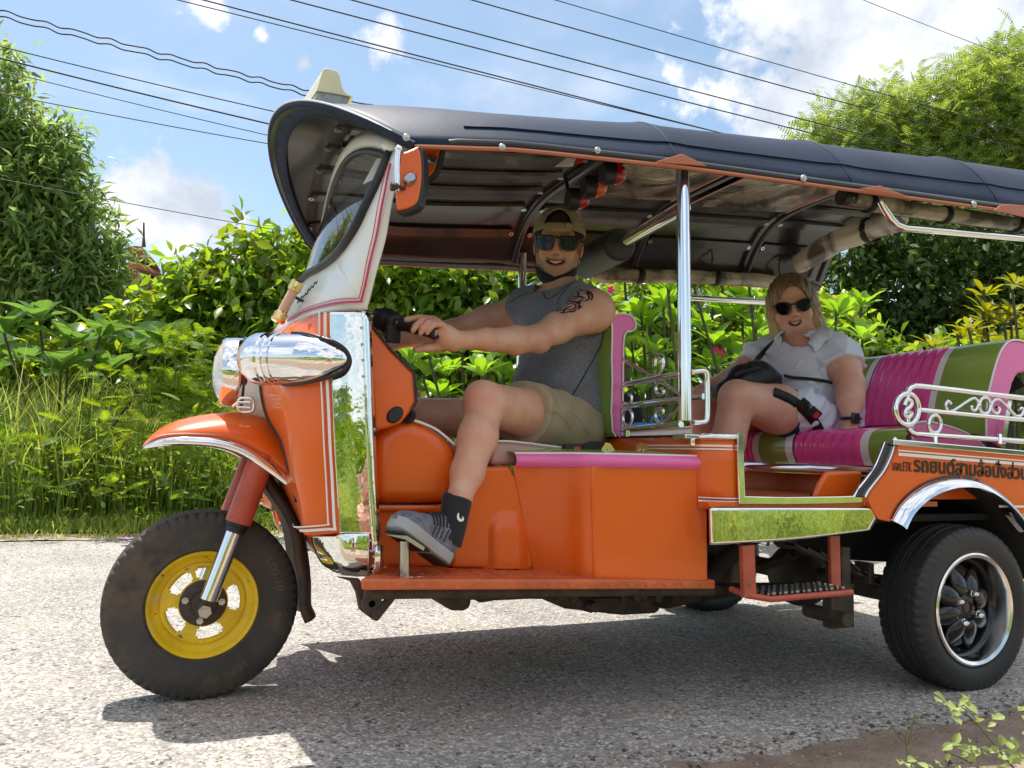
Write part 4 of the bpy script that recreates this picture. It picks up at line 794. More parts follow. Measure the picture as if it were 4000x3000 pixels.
# inner orange flap
FP = [(1716, 238), (1860, 420), (2003, 562), (2018, 740), (1990, 790), (1925, 872), (1840, 905), (1756, 925)]
bm = NB(); prism(bm, [at('A', a, b, y=-.45) for a, b in FP], (0, .03, 0)); fp = mk('inner_flap', bm, m_orange, T, bevel=.008)
bm = NB(); tube(bm, [at('A', a, b, y=-.452) for a, b in FP[:5]], .003, 8); mk('edge_trim', bm, m_gasket, fp)
bm = NB(); lathe(bm, [(0, -.004), (.018, -.004), (.022, 0)], at('A', 1885, 822, y=-.452), (0, 1, 0), 24, sq=(1.1, .8)); mk('rubber_plug', bm, m_rubber, fp)
bm = NB(); lathe(bm, [(0, -.01), (.018, -.01), (.020, .01), (0, .012)], at('A', 1960, 828, y=-.40), (.6, .8, 0), 20); mk('bump_stop', bm, m_rubber, fp)
# dark inside bulkhead so the cab front is not hollow
bm = NB(); prism(bm, [at('A', 1716, 230, y=-.43), at('A', 1716, 925, y=-.43), at('R', 625, 240, y=-.50), at('R', 470, 262, y=-.45), at('A', 1300, 1300, y=-.42), at('A', 1350, 260, y=-.40)], (0, .86, 0)); mk('front_bulkhead', bm, m_orange, T)

# ---- floor
fa_, fb_ = at('R', 560, 290, y=-.6), at('R', 2095, 293, y=-.6); xa, xb = fa_.x, fb_.x
zl = lambda x_: fa_.z+(fb_.z-fa_.z)*(x_-xa)/(xb-xa)
bm = NB(); pl_ = [(xa, -.6), (xb, -.6), (xb, .6), (xa, .6), (xa+.14, .34), (xa+.14, -.34)]; a_ = [bm.verts.new((x_, y_, zl(x_))) for x_, y_ in pl_]; b_ = [bm.verts.new((x_+(.004 if x_ == xa else 0), y_, zl(x_)-.0245)) for x_, y_ in pl_]; bm.faces.new(a_); bm.faces.new(b_[::-1]); [bm.faces.new((a_[i], b_[i], b_[(i+1) % 6], a_[(i+1) % 6])) for i in range(6)]; fl_ = mk('floor_board', bm, m_orange_w, T, bevel=.004)
bm = NB()
for k in range(34):      # tread-plate lugs on the lip and the top
    x_ = xa+.02+(xb-xa-.04)*k/33; a = .5 if k % 2 else -.9; u = Vector((math.cos(a), 0, math.sin(a)*.6)); q = Vector((x_, -.601, zl(x_)-.014)); ribbon(bm, [q-u*.012, q+u*.012], .003, (0, -1, 0), .0015)
    for j in range(4):
        q = Vector((x_, -.57+j*.045, zl(x_)+.0005)); u = Vector((math.cos(a), math.sin(a), 0)); ribbon(bm, [q-u*.012, q+u*.012], .003, (0, 0, 1), .0015)
tag(mk('tread_pattern', bm, m_orange_w, fl_), kind='stuff')
bm = NB(); tube(bm, [Vector((xa+.03, -.52, zl(xa)-.045)), Vector((xb+.05, -.52, zl(xb)-.042))], .015, 16); mk('chassis_rail', bm, m_grime, T)
bm = NB(); tube(bm, [Vector((xa+.03, .52, zl(xa)-.055)), Vector((xb+.9, .52, zl(xb)-.047))], .020, 16); mk('chassis_rail', bm, m_grime, T)
# bracket under the nose
bm = NB(); prism(bm, [at('R', a, b, y=-.50) for a, b in [(462, 282), (560, 290), (580, 345), (575, 400), (620, 430), (642, 455), (638, 474), (618, 468), (560, 425), (545, 350), (520, 300)]], (0, .02, 0)); mk('jack_bracket', bm, m_rust, T, bevel=.003)
bm = NB(); prism(bm, [at('R', a, b, y=-.515) for a, b in [(610, 440), (680, 368), (722, 366), (640, 470), (625, 472)]], (0, .012, 0)); mk('jack_bracket', bm, m_rust, T, bevel=.002)
bm = NB(); lathe(bm, [(.008, -.012), (.024, -.012), (.026, .03), (0, .03)], at('R', 607, 393, y=-.50), (0, 1, 0), 24); mk('pivot_bush', bm, m_grime, T)
# engine underside lumps
def lump(z, pts, y0, dy, mt_=m_grime, nm='engine_casing', bev=.012):
    bm = NB(); prism(bm, [at(z, a, b, y=y0) for a, b in pts], (0, dy, 0)); return mk(nm, bm, mt_, T, bevel=bev, bseg=3)
lump('R', [(650, 330), (1880, 325), (1880, 372), (1600, 385), (1300, 378), (1150, 385), (860, 378), (700, 362)], -.30, .45)
lump('R', [(865, 360), (1045, 360), (1040, 415), (1010, 430), (950, 428), (920, 395)], -.25, .18)
lump('R', [(1045, 360), (1160, 360), (1150, 384), (1080, 395)], -.22, .14)
lump('R', [(1400, 360), (1860, 360), (1862, 425), (1840, 440), (1700, 448), (1600, 437), (1450, 420), (1415, 390)], -.15, .35)
lump('R', [(1515, 370), (1690, 370), (1600, 425), (1560, 437), (1515, 425)], -.34, .03, m_rust, 'mounting_bracket', .003)
bm = NB(); lathe(bm, [(0, -.02), (.014, -.02), (.016, .02)], at('R', 1565, 408, y=-.36), (0, 1, 0), 12); mk('bolt', bm, m_rust, T)
tb = NB()
for k in range(16): box(tb, at('R', 1390+k*30, 366+rng.uniform(-2, 8), y=-.31+rng.uniform(-.02, .02)), (.02, .03, .02), Matrix.Rotation(rng.uniform(0, 3), 3, 'Y'))
mk('engine_fins', tb, m_grime, T, bevel=.002)
# ---------------------------------------------------------------- centre body
def poly(name, z, pts, y, dy, mt_, bevel=.006, parent=T, bseg=3):
    bm = NB(); prism(bm, [at(z, a, b, y=y) for a, b in pts], (0, dy, 0)); return mk(name, bm, mt_, parent, bevel=bevel, bseg=bseg)
tank = poly('tank_cover', 'E', smooth_path([Vector((a, b, 0)) for a, b in [(295, 870), (292, 600), (298, 400), (370, 305), (470, 258), (570, 260), (680, 298), (780, 360), (880, 445), (905, 640), (890, 800), (800, 862)]], 1) and [(295, 868), (292, 600), (298, 400), (335, 345), (400, 295), (470, 262), (520, 255), (600, 266), (700, 305), (800, 370), (880, 445), (925, 560), (925, 720), (890, 830), (800, 866)], -.405, .8, m_orange, .045, bseg=6)
poly('battery_box', 'E', [(300, 880), (930, 880), (980, 1322), (300, 1322)], -.400, .8, m_orange, .012)
bm = NB(); tube(bm, [at('E', 305, 893, y=-.402), at('E', 900, 893, y=-.402)], .010, 12); mk('box_moulding', bm, m_orange, T)
bm = NB(); tube(bm, smooth_path([at('E', a, b, y=-.395) for a, b in [(490, 252), (560, 256), (660, 288), (760, 338), (880, 438)]], 4), .0035, 8); mk('tank_piping', bm, m_white, T)
bm = NB(); ribbon(bm, [at('E', 320, 868, y=-.407), at('E', 760, 874, y=-.407)], .005, (0, -1, 0), .002); mk('seam', bm, m_gasket, T)
# pedestal under the driver's seat
PD = [(860, 1325), (860, 640), (900, 600), (1285, 592), (1300, 640), (1370, 700), (1425, 780), (1452, 880), (1455, 1336)]
poly('seat_pedestal', 'E', PD, -.425, .85, m_orange, .02, bseg=5)
bm = NB(); rows = []
for t in np.linspace(0, 1, 15):     # soft bulge on the pedestal side
    r = []
    for u in np.linspace(0, 1, 15):
        X = 1085+(1440-1085)*u; Y = 850+(1330-850)*t; b = min(1, u*3.2)*min(1, (1-u)*3.2)*min(1, t*2.5-.25*abs(u-.5)); b = max(0, b); r.append(at('E', X, Y, y=-.420-.022*(b*b*(3-2*b))))
    rows.append(r)
grid(bm, rows); mk('pedestal_bulge', bm, m_orange, T, smooth=60)
# tool box beside the seat
base = [(.885, -.24), (.93, -.285), (.975, -.345), (1.0, -.378), (1.03, -.402), (1.07, -.418), (1.318, -.492)]
def zr(z, X, Y, y): return at(z, X, Y, y=y)
top = [at('K', 190, 585, y=-.427), at('K', 380, 585, y=-.455), at('K', 560, 585, y=-.50), at('K', 680, 586, y=-.540), at('K', 745, 588, y=-.560), at('K', 850, 590, y=-.573), at('K', 1590, 602, y=-.600)]
bot = [at('K', 340, 1337, y=-.427), at('K', 440, 1350, y=-.455), at('K', 600, 1370, y=-.50), at('K', 690, 1382, y=-.540), at('K', 770, 1390, y=-.560), at('K', 870, 1397, y=-.573), at('K', 1595, 1412, y=-.602)]
n_ = 3; tp = smooth_path(top, n_); bt = smooth_path(bot, n_)
bm = NB(); rows = [[a.lerp(b, t) for a, b in zip(tp, bt)] for t in np.linspace(0, 1, 6)]
V = grid(bm, rows); tb_ = [bm.verts.new(Vector((v.co.x+.02, .28, v.co.z))) for v in (V[0][-1], V[0][0])]; bm.faces.new(V[0]+tb_)
bb = [bm.verts.new(Vector((v.co.x+.02, .28, v.co.z))) for v in (V[-1][-1], V[-1][0])]
bm.faces.new((V[0][-1], tb_[0], bb[0], V[-1][-1]) if False else [V[i][-1] for i in range(6)]+[bb[0], tb_[0]])
tool = mk('tool_box', bm, m_orange, T, smooth=35, bevel=.004)
# cushion on the tool box: pink border, green top
ct = smooth_path([at('K', 206, 545, y=-.435), at('K', 400, 545, y=-.465), at('K', 560, 545, y=-.505), at('K', 690, 547, y=-.545), at('K', 800, 550, y=-.568), at('K', 950, 552, y=-.58), at('K', 1568, 565, y=-.600)], 3)
inn = [p+Vector((0, .15, 0)) for p in ct]
def band(bm, path, h0, h1, bul): grid(bm, [[p+Vector((0, -bul*math.sin(t*math.pi), h0+(h1-h0)*t)) for p in path] for t in np.linspace(0, 1, 7)])
bm = NB(); band(bm, ct, -.019, .016, .012); cu_ = mk('box_cushion', bm, m_lpink, T, smooth=70)
bm = NB(); tube(bm, [p+Vector((0, .002, .017)) for p in ct], .003, 8); mk('cushion_piping', bm, m_whitev, cu_)
bm = NB(); bk = [Vector((p.x+.005, .25, p.z)) for p in ct]; grid(bm, [[p.lerp(q, t)+Vector((0, 0, .017+.012*math.sin(math.pi*min(1, t*2.2)/1.0)**1 if t < .45 else .018)) for p, q in zip(ct, bk)] for t in np.linspace(0, 1, 12)]); mk('cushion_top', bm, m_green, cu_, smooth=60)
# driver's seat
bm = NB(); prism(bm, [at('K', a, b, y=-.38) for a, b in [(30, 585), (40, 455), (75, 412), (180, 415), (330, 432), (450, 448), (575, 462), (600, 530), (420, 585)]], (0, .70, 0)); ds = mk('driver_seat_cushion', bm, m_oldpink, T, bevel=.012, bseg=3)
bm = NB(); tube(bm, [at('K', a, b, y=-.384) for a, b in [(75, 410), (180, 413), (330, 430), (450, 446), (570, 460)]], .0028, 6); mk('cushion_piping', bm, m_whitev, ds)
# driver's backrest
BP = [(1985, 990), (2020, 965), (2080, 957), (2140, 975), (2172, 1020), (2172, 1070), (2140, 1095), (2110, 1095), (2088, 1130), (2078, 1230), (2072, 1659)]
yb_ = -.20
bprof = [at('C', a, b, y=yb_) for a, b in BP]+[at('K', a, b, y=yb_) for a, b in [(975, 200), (975, 370), (955, 380)]]
fprof = [at('C', 1985, 990, y=yb_), at('C', 1990, 1100, y=yb_), at('C', 1985, 1300, y=yb_), at('C', 1990, 1500, y=yb_), at('K', 895, 200, y=yb_), at('K', 905, 340, y=yb_), at('K', 930, 378, y=yb_)]
bprof = smooth_path(bprof, 3)
bm = NB(); loop_ = bprof+fprof[::-1][1:-1]; prism(bm, loop_, (0, .52, 0)); db = mk('driver_backrest', bm, m_lpink, T, bevel=.004)
bm = NB(); rows = []
for t in np.linspace(0, 1, 25):
    y_ = yb_+.52*t; bl = .012*math.sin(math.pi*t)**.45; rows.append([Vector((p.x-.004-bl*(.55+.45*math.sin(math.pi*k/(len(fprof)-1))), y_, p.z)) for k, p in enumerate(fprof)])
grid(bm, rows); mk('backrest_front', bm, m_green, db, smooth=80)
for prf in (fprof, bprof):
    bm = NB(); tube(bm, [p+Vector((0, -.003, 0)) for p in prf], .0032, 8); mk('piping', bm, m_whitev, db)
# ---- passenger compartment: front wall with rounded corner
zt, zb = .715, .520
plan = [(1.20, .62), (1.20, .3), (1.20, 0), (1.20, -.3), (1.20, -.50)]+[(1.20+.09*(1-math.cos(a)), -.57-.09*math.sin(a)+0) for a in np.linspace(.1, math.pi/2, 8)]
cr_t = at('K', 1812, 388, y=-.665); cr_b = at('K', 1812, 882, y=-.665)
plan += [(cr_t.x, -.665)]
def wallz(x_, y_, k): return (cr_t.z if k else cr_b.z) + (0 if k else 0)
bm = NB(); grid(bm, [[Vector((x_, y_, cr_b.z+(cr_t.z-cr_b.z)*t)) for x_, y_ in plan] for t in (0, .33, .66, 1)]); fwall = mk('front_wall', bm, m_orange, T, smooth=50, solid=.012, offset=0)
bm = NB(); ribbon(bm, [Vector((x_, y_, cr_t.z+.004)) for x_, y_ in plan[4:]], .018, (0, 0, 1), .006); tube(bm, [Vector((x_-.004, y_-.004, cr_t.z+.002)) for x_, y_ in plan[4:]], .009, 10); mk('top_trim', bm, m_chrome, fwall, smooth=60)
bm = NB(); box(bm, (1.24, 0.06, cr_t.z-.002), (.09, 1.1, .02)); mk('wall_cap', bm, m_blackgloss, fwall, bevel=.004)
for dz, w_, mt_ in ((-.022, .005, m_white), (-.031, .0035, m_white)):
    bm = NB(); ribbon(bm, [Vector((x_-.006, y_-.004, cr_t.z+dz)) for x_, y_ in plan[3:-1]], w_, (-1, -.5, 0), .001)
    mk('pinstripe', bm, mt_, fwall)
for dz, w_ in ((.012, .005), (.021, .003)):
    bm = NB(); pp = [Vector((x_-.005, y_-.006, cr_b.z+dz)) for x_, y_ in plan[6:-1]]; ribbon(bm, pp, w_, (-.7, -1, 0), .001); mk('pinstripe', bm, m_white, fwall)
bm = NB(); box(bm, (1.12, .0, .655), (.13, .60, .02)); mk('seat_gap_panel', bm, m_plblack, T)
# door opening chrome frame
yD = -.672
bm = NB(); fr = [at('I', a, b, y=yD) for a, b in [(262, 128), (263, 300), (268, 488), (500, 492), (800, 488), (940, 482)]]
ribbon(bm, fr, .020, (0, -1, 0), .006); mk('door_frame_trim', bm, m_chrome, T, bevel=.002)
bm = NB(); prism(bm, [at('I', a, b, y=-.668) for a, b in [(90, 500), (930, 495), (1135, 518), (1075, 600), (1010, 592), (1030, 528), (100, 526)]], (0, .03, 0)); mk('door_sill', bm, m_orange, T)
bm = NB(); ribbon(bm, [at('I', a, b, y=-.671) for a, b in [(930, 508), (1140, 516)]], .005, (0, -1, 0), .001); ribbon(bm, [at('I', a, b, y=-.671) for a, b in [(925, 498), (1140, 503)]], .003, (0, -1, 0), .001); mk('pinstripe', bm, m_white, T)
S1 = smooth_path([at('I', a, b, y=-.676) for a, b in [(1042, 176), (1018, 240), (985, 315), (935, 385), (895, 435), (878, 472)]], 3)
S2 = smooth_path([at('I', a, b, y=-.676) for a, b in [(1092, 180), (1070, 250), (1030, 330), (980, 395), (945, 440), (928, 475)]], 3)
S3 = smooth_path([at('I', a, b, y=-.68) for a, b in [(1104, 182), (1084, 252), (1045, 335), (995, 400), (962, 445), (943, 480)]], 3)
bm = NB(); grid(bm, [[a, b] for a, b in zip(S1, S2)]); mk('scroll_post', bm, m_blackgloss, T, solid=.012, smooth=30)
bm = NB(); grid(bm, [[a, b] for a, b in zip(S2, S3)]); mk('scroll_post_edge', bm, m_chrome, T, solid=.012, smooth=30)
bm = NB(); tube(bm, S1, .004, 8); mk('scroll_post_bead', bm, m_chrome, T)
# side panel with wheel arch
arch = smooth_path([at('I', a, b, y=-.69) for a, b in [(1078, 606), (1130, 515), (1230, 430), (1340, 386), (1450, 376), (1550, 398), (1640, 452), (1720, 530), (1797, 640), (1850, 760)]], 4)
xr = 2.86
bm = NB(); topL = at('I', 1106, 186, y=-.69); topR = at('I', 1797, 246, y=-.69); dxy = (topR-topL)/(topR.x-topL.x); tr = topL+dxy*(xr-topL.x)
pts = list(S3)+[Vector((S3[-1].x, -.69, S3[-1].z-.01)), at('I', 1012, 590, y=-.69)]+arch+[Vector((xr, -.69, arch[-1].z)), Vector((xr, -.69, tr.z))]
pts = [Vector((p.x, -.69, p.z)) for p in pts]
prism(bm, pts, (0, .02, 0)); spn = mk('side_panel', bm, m_orange, T)
bm = NB(); prism(bm, [Vector((p.x, .67, p.z)) for p in pts], (0, .02, 0)); mk('side_panel', bm, m_orange, T)
bm = NB(); ribbon(bm, [topL+Vector((-.02, 0, .006)), tr+Vector((0, 0, .006))], .017, (0, -1, 0), .008); mk('top_rail_trim', bm, m_chrome, spn, bevel=.003)
for dz, w_ in ((-.018, .004), (-.029, .009)):
    bm = NB(); ribbon(bm, [topL+Vector((.006, -.001, dz)), tr+Vector((0, -.001, dz))], w_, (0, -1, 0), .0012); mk('pinstripe', bm, m_white, spn)
bm = NB(); a0_ = at('I', 1660, 522, y=-.692); ribbon(bm, [a0_, Vector((xr, a0_.y, a0_.z-.01))], .007, (0, -1, 0), .001); mk('pinstripe', bm, m_white, spn)
bm = NB(); prism(bm, [at('I', a, b, y=-.70) for a, b in [(1715, 555), (2100, 590), (2100, 760), (1880, 760)]], (0, .02, 0)); mk('rear_skirt', bm, m_mirror_w, T)
# chrome arch lip + dark inner arch
bm = NB(); ac = sum(arch, Vector())/len(arch); ac.z = .25; rows = []
for i, p in enumerate(arch):
    n_ = (p-ac); n_.y = 0; n_.normalize(); k = 1-i/len(arch)*.6; rows.append([p+n_*.006+Vector((0, .0, 0)), p+n_*.008+Vector((0, -.012, 0)), p-n_*.012*k+Vector((0, -.030, 0)), p-n_*.030*k+Vector((0, -.034, 0)), p-n_*.034*k+Vector((0, -.028, 0))])
grid(bm, rows); mk('arch_lip', bm, m_chrome, spn, smooth=60)
bm = NB(); tube(bm, [p+Vector((0, -.003, 0))+((p-ac)*Vector((1, 0, 1))).normalized()*.012 if False else p+Vector((0, -.004, .008)) for p in arch[:22]], .004, 8); mk('arch_gasket', bm, m_gasket, spn)
bm = NB(); grid(bm, [[Vector((p.x, y_, p.z)) for y_ in (-.70, -.60, -.45, -.33)] for p in arch+[Vector((arch[-1].x+.05, 0, .30))]]); mk('inner_arch', bm, m_underdark, T, solid=.01, smooth=60)
bm = NB(); prism(bm, [Vector((p.x, -.36, p.z)) for p in arch+[Vector((2.5, 0, .30)), Vector((1.75, 0, .36))]], (0, .02, 0)); mk('arch_wall', bm, m_underdark, T)
# lettering
pA = at('I', 1088, 328, y=-.6915); pB = at('I', 1190, 336, y=-.6915); place_text('lettering', 'บจก.ETK', .03, pA, pB, (0, -1, 0), m_blacktext, spn, .0006, .0, height=.040)
pA = at('I', 1202, 333, y=-.6915); pB = at('I', 1797, 376, y=-.6915); me_w = (pB-pA)
full = 'รถยนต์สามล้อนั่งส่วนบุคคล'; pC = pA+me_w*1.33
place_text('lettering', full, .05, pA, pC, (0, -1, 0), m_blacktext, spn, .0006, .0012)
# steel skirt under the door
sk = [(96, 530, -.60), (104, 530, -.64), (150, 531, -.676), (600, 531, -.684), (1034, 532, -.684)]; skb = [(100, 722, -.60), (108, 727, -.64), (150, 729, -.676), (560, 702, -.684), (966, 652, -.684)]
tpp = smooth_path([at('I', a, b, y=c_) for a, b, c_ in sk], 10); btt = smooth_path([at('I', a, b, y=c_) for a, b, c_ in skb], 10)
bm = NB(); grid(bm, [[a.lerp(b, t) for a, b in zip(tpp, btt)] for t in np.linspace(0, 1, 14)]); mk('steel_skirt', bm, m_mirror_w, T, smooth=60, solid=.004)
# cabin floor and inner boards
bm = NB(); box(bm, (1.62, 0, cr_b.z+.0), (.84, 1.30, .015)); mk('cabin_floor', bm, m_orange_w, T)
bm = NB(); box(bm, (2.06, .05, .60), (.02, 1.2, .11)); mk('bench_riser', bm, m_orange_w, T)
poly('inner_wheel_box', 'I', [(665, 478), (700, 390), (735, 335), (930, 332), (915, 478)], -.60, .02, m_orange, .01)
bm = NB(); box(bm, (2.25, -.60+.0, .615), (.5, .02, .12)); mk('bench_side', bm, m_orange, T)
# ---- bench
yE = -.60
sy = lambda z, X, Y: at(z, X, Y, x=1.98).y
yb1 = [ .62, .30, sy('G', 1010, 1400), sy('G', 1055, 1400), sy('G', 1247, 1400), sy('G', 1300, 1400), sy('G', 1790, 1400), sy('G', 1850, 1400), yE]
cols_ = [m_green, m_pink, m_whitev, m_green, m_whitev, m_pink, m_whitev, m_green]
seatprof = smooth_path([Vector((1.99, 0, .655)), Vector((1.972, 0, .70)), Vector((1.978, 0, .745)), Vector((2.01, 0, .768)), Vector((2.10, 0, .775)), Vector((2.25, 0, .762)), Vector((2.42, 0, .75))], 3)
bf = [at('N', a, b, y=yE) for a, b in [(1880, 1150), (1882, 950), (1895, 780), (1935, 600), (1985, 430), (2040, 330), (2100, 288)]]
bf += [at('N', 2180, 290, y=yE), at('N', 2260, 330, y=yE), at('N', 2310, 420, y=yE), at('N', 2290, 520, y=yE)]
def striped(prof, ys, cols, name, pleat, parent):
    for i in range(len(ys)-1):
        a, b = ys[i], ys[i+1]; n = 28 if cols[i] is pleat else 5; rows = []
        for u in np.linspace(0, 1, n+1):
            y_ = a+(b-a)*u; r = []
            for k, p in enumerate(prof):
                q0 = prof[max(k-1, 0)]; q1 = prof[min(k+1, len(prof)-1)]; t = (q1-q0).normalized(); nn = Vector((-t.z, 0, t.x)); 
                am = .0065*abs(math.sin(u*math.pi*7))**.6 if cols[i] is pleat else (.004 if cols[i] is m_whitev else .002*math.sin(u*math.pi)+.003); r.append(Vector((p.x, y_, p.z))+nn*am)
            rows.append(r)
        bm = NB(); grid(bm, rows); mk(name, bm, cols[i], parent, smooth=60)
bn = NB(); box(bn, (2.24, 0.01, .70), (.48, 1.20, .085)); bench = mk('passenger_bench', bn, m_plblack, T)
striped(seatprof, yb1, cols_, 'seat_stripe', m_pink, bench)
bx = lambda z, X, Y: at(z, X, Y, x=2.43).y
yb2 = [.62, .33, .20, bx('N', 860, 900)+.16, bx('N', 925, 900), bx('N', 975, 900), bx('N', 1545, 800), bx('N', 1605, 800), yE]
cols2 = [m_green, m_whitev, m_pink, m_green, m_whitev, m_pink, m_whitev, m_green]
bfs = smooth_path(bf, 4)
striped(bfs, yb2, cols2, 'backrest_stripe', m_pink, bench)
# pink end faces
be = [at('N', a, b, y=yE) for a, b in [(2270, 560), (2200, 560), (2130, 610), (2075, 780), (2040, 980), (2015, 1200)]]
bm = NB(); prism(bm, [Vector((p.x, yE-.003, p.z)) for p in bfs+smooth_path(be, 3)], (0, .05, 0)); ef = mk('backrest_end', bm, m_lpink, bench, bevel=.008)
bm = NB(); tube(bm, [p+Vector((-.003, -.004, 0)) for p in bfs], .0035, 8); mk('piping', bm, m_whitev, ef)
bm = NB(); prism(bm, [Vector((p.x+.05, .0, p.z)) for p in bfs+smooth_path(be, 3)], (0, -.5, 0)); mk('backrest_core', bm, m_plblack, bench)
se = [at('N', a, b, y=yE-.004) for a, b in [(1250, 1170), (1250, 1040), (1290, 1000), (1370, 990), (1500, 1012), (1640, 1055), (1760, 1115), (1875, 1212)]]
bm = NB(); prism(bm, smooth_path(se, 3), (0, .03, 0)); ef = mk('seat_end', bm, m_lpink, bench, bevel=.008)
bm = NB(); tube(bm, smooth_path(se, 4), .0030, 8); mk('piping', bm, m_whitev, ef)
bm = NB(); tube(bm, [Vector((1.985, .55, .635)), Vector((1.985, -.62, .640))], .020, 16); mk('bench_front_tube', bm, m_chrome, T)
bm = NB(); box(bm, (1.981, -.05, .637), (.014, 1.15, .036)); mk('bench_front_strip', bm, m_chrome, T)
# ---- step
bm = NB(); ribbon(bm, [at('I', 290, 730, y=-.67), at('I', 300, 1008, y=-.67)], .040, (0, -1, 0), .016); mk('step_hanger', bm, m_redor, T, bevel=.003)
bm = NB(); ribbon(bm, [at('I', 762, 680, y=-.62), at('I', 768, 955, y=-.62)], .036, (0, -1, 0), .012); mk('step_hanger', bm, m_redor, T, bevel=.003)
st = [at('I', a, b, y=y_) for a, b, y_ in [(215, 968, -.62), (300, 1003, -.68), (430, 1024, -.70), (640, 1006, -.70), (866, 986, -.70)]]
bm = NB(); tube(bm, st, .0085, 10); stp = mk('step_bar', bm, m_redor, T)
tp4 = [st[1], st[2], st[4]+Vector((-.02, 0, 0)), st[4]+Vector((-.04, .12, .004)), st[1]+Vector((.01, .14, .004))]
bm = NB(); prism(bm, [p+Vector((0, 0, .006)) for p in tp4], (0, 0, -.006)); mk('step_tread', bm, m_plblack, stp)
bm = NB()
for k in range(14):
    for j in range(5):
        q = tp4[1].lerp(tp4[2], k/13.)+Vector((0, .015+.022*j, .011)); box(bm, q, (.012, .009, .006) if (k+j) % 2 else (.006, .012, .005))
tag(mk('step_studs', bm, m_steel_d, stp, smooth=0), kind='stuff')
# ---- running gear
bm = NB(); tube(bm, [Vector((2.13, -.56, .235)), Vector((2.13, .55, .235))], .035, 16); sph(bm, (2.13, .02, .235), (.13, .11, .12), 20); mk('rear_axle', bm, m_grime, T)
for s in (-1, 1):
    lf = NB(); y_ = -.48 if s < 0 else .44
    for k in range(5):
        L0, L1 = 1.62+.05*k, 2.58-.06*k; ribbon(lf, smooth_path([Vector((L0, y_, .40-.014*k)), Vector(((L0+2.1)/2, y_, .315-.012*k)), Vector((2.12, y_, .288-.010*k)), Vector(((L1+2.1)/2, y_, .315-.012*k)), Vector((L1, y_, .40-.014*k))], 5), .05, (0, 0, 1), .007) if False else grid(lf, [[p+Vector((0, -.025, 0)), p+Vector((0, .025, 0)), p+Vector((0, .025, -.007)), p+Vector((0, -.025, -.007))] for p in smooth_path([Vector((L0, y_, .42-.012*k)), Vector(((L0+2.1)/2, y_, .335-.011*k)), Vector((2.12, y_, .300-.010*k)), Vector(((L1+2.1)/2, y_, .335-.011*k)), Vector((L1, y_, .42-.012*k))], 5)], closeu=True)
    ls = mk('leaf_spring', lf, m_grime, T, smooth=30)
    for x_, z_ in ((1.80, .345), (1.92, .33)):
        bm = NB(); box(bm, (x_, y_, z_-.01), (.02, .062, .065)); mk('spring_clip', bm, m_grime, ls, bevel=.003)
bm = NB(); lathe(bm, [(0, 0), (.062, 0), (.072, .012), (.072, .40), (.060, .42), (0, .42)], Vector((1.36, -.18, .255)), (1, .28, .02), 32); mk('muffler', bm, m_rust, T)
bm = NB(); tube(bm, smooth_path([Vector((1.05, -.33, .30)), Vector((1.25, -.32, .285)), Vector((1.33, -.25, .27)), Vector((1.38, -.18, .255))], 5), .022, 14); mk('exhaust_pipe', bm, m_rust, T)
bm = NB(); tube(bm, smooth_path([Vector((1.74, -.05, .26)), Vector((1.85, -.2, .33)), Vector((1.98, -.4, .47)), Vector((2.1, -.5, .5))], 5), .018, 12); mk('tail_pipe', bm, m_rust, T)
bm = NB(); tube(bm, [at('I', 85, 905, y=-.45), at('I', 260, 740, y=-.50)], .026, 12); mk('chassis_strut', bm, m_underdark, T)
bm = NB(); box(bm, (2.05, -.30, .44), (1.3, .06, .07)); box(bm, (2.05, .30, .44), (1.3, .06, .07)); box(bm, (1.45, 0, .44), (.06, .66, .07)); box(bm, (1.9, 0, .44), (.06, .66, .07)); mk('rear_chassis_frame', bm, m_underdark, T)
bm = NB(); box(bm, (2.03, 0, .498), (1.3, 1.2, .02)); mk('underfloor', bm, m_underdark, T)
bm = NB(); box(bm, (1.78, -.52, .345), (.035, .05, .13)); tube(bm, [Vector((1.76, -.57, .20)), Vector((1.76, -.40, .20))], .022, 14); box(bm, (1.79, -.50, .23), (.09, .04, .13)); mk('spring_shackle', bm, m_grime, T, bevel=.004)
bm = NB(); lathe(bm, [(0, 0), (.035, 0), (.042, .01), (.042, .05), (.03, .06), (0, .06)], Vector((1.70, -.34, .43)), (.2, -1, 0), 16); mk('shock_mount', bm, m_grime, T)
bm = NB(); box(bm, (1.47, -.42, .33), (.07, .05, .12)); mk('frame_bracket', bm, m_rust, T, bevel=.01)
# ---- near pole, rails
def rod(name, pts, r, mt_=m_chrome, parent=T, sm=0, seg=14, closed=False):
    bm = NB(); P_ = smooth_path(pts, sm, closed) if sm else pts; tube(bm, P_, r, seg, closed=closed); return mk(name, bm, mt_, parent, smooth=60)
pole = rod('roof_pole', [at('O', 1488, 1659, y=-.585)+(at('O', 1488, 1659, y=-.585)-at('O', 1475, 240, y=-.585))*.52, at('O', 1475, 200, y=-.585)], .0185)
pb = at('G', 530, 1290, y=-.585)
bm = NB(); box(bm, pb+Vector((0, 0, -.004)), (.055, .055, .012)); tube(bm, [pb+Vector((-.0, -.02, -.03)), pb+Vector((0, -.02, 0))], .008, 8); mk('pole_foot', bm, m_chrome, pole, bevel=.003)
rod('roof_pole', [Vector((1.20, .60, .72)), Vector((1.20, .60, 1.50))], .018)
rod('roof_pole', [Vector((2.55, -.60, .72)), Vector((2.62, -.60, 1.50))], .018); rod('roof_pole', [Vector((2.55, .60, .72)), Vector((2.62, .60, 1.52))], .018)
rod('cross_rail', [at('C', 1290, 770, y=.58), at('C', 1460, 690, y=.35)], .012)
rod('far_side_rail', [at('G', 540, 300, y=.60), at('G', 1200, 340, y=.60)], .014)
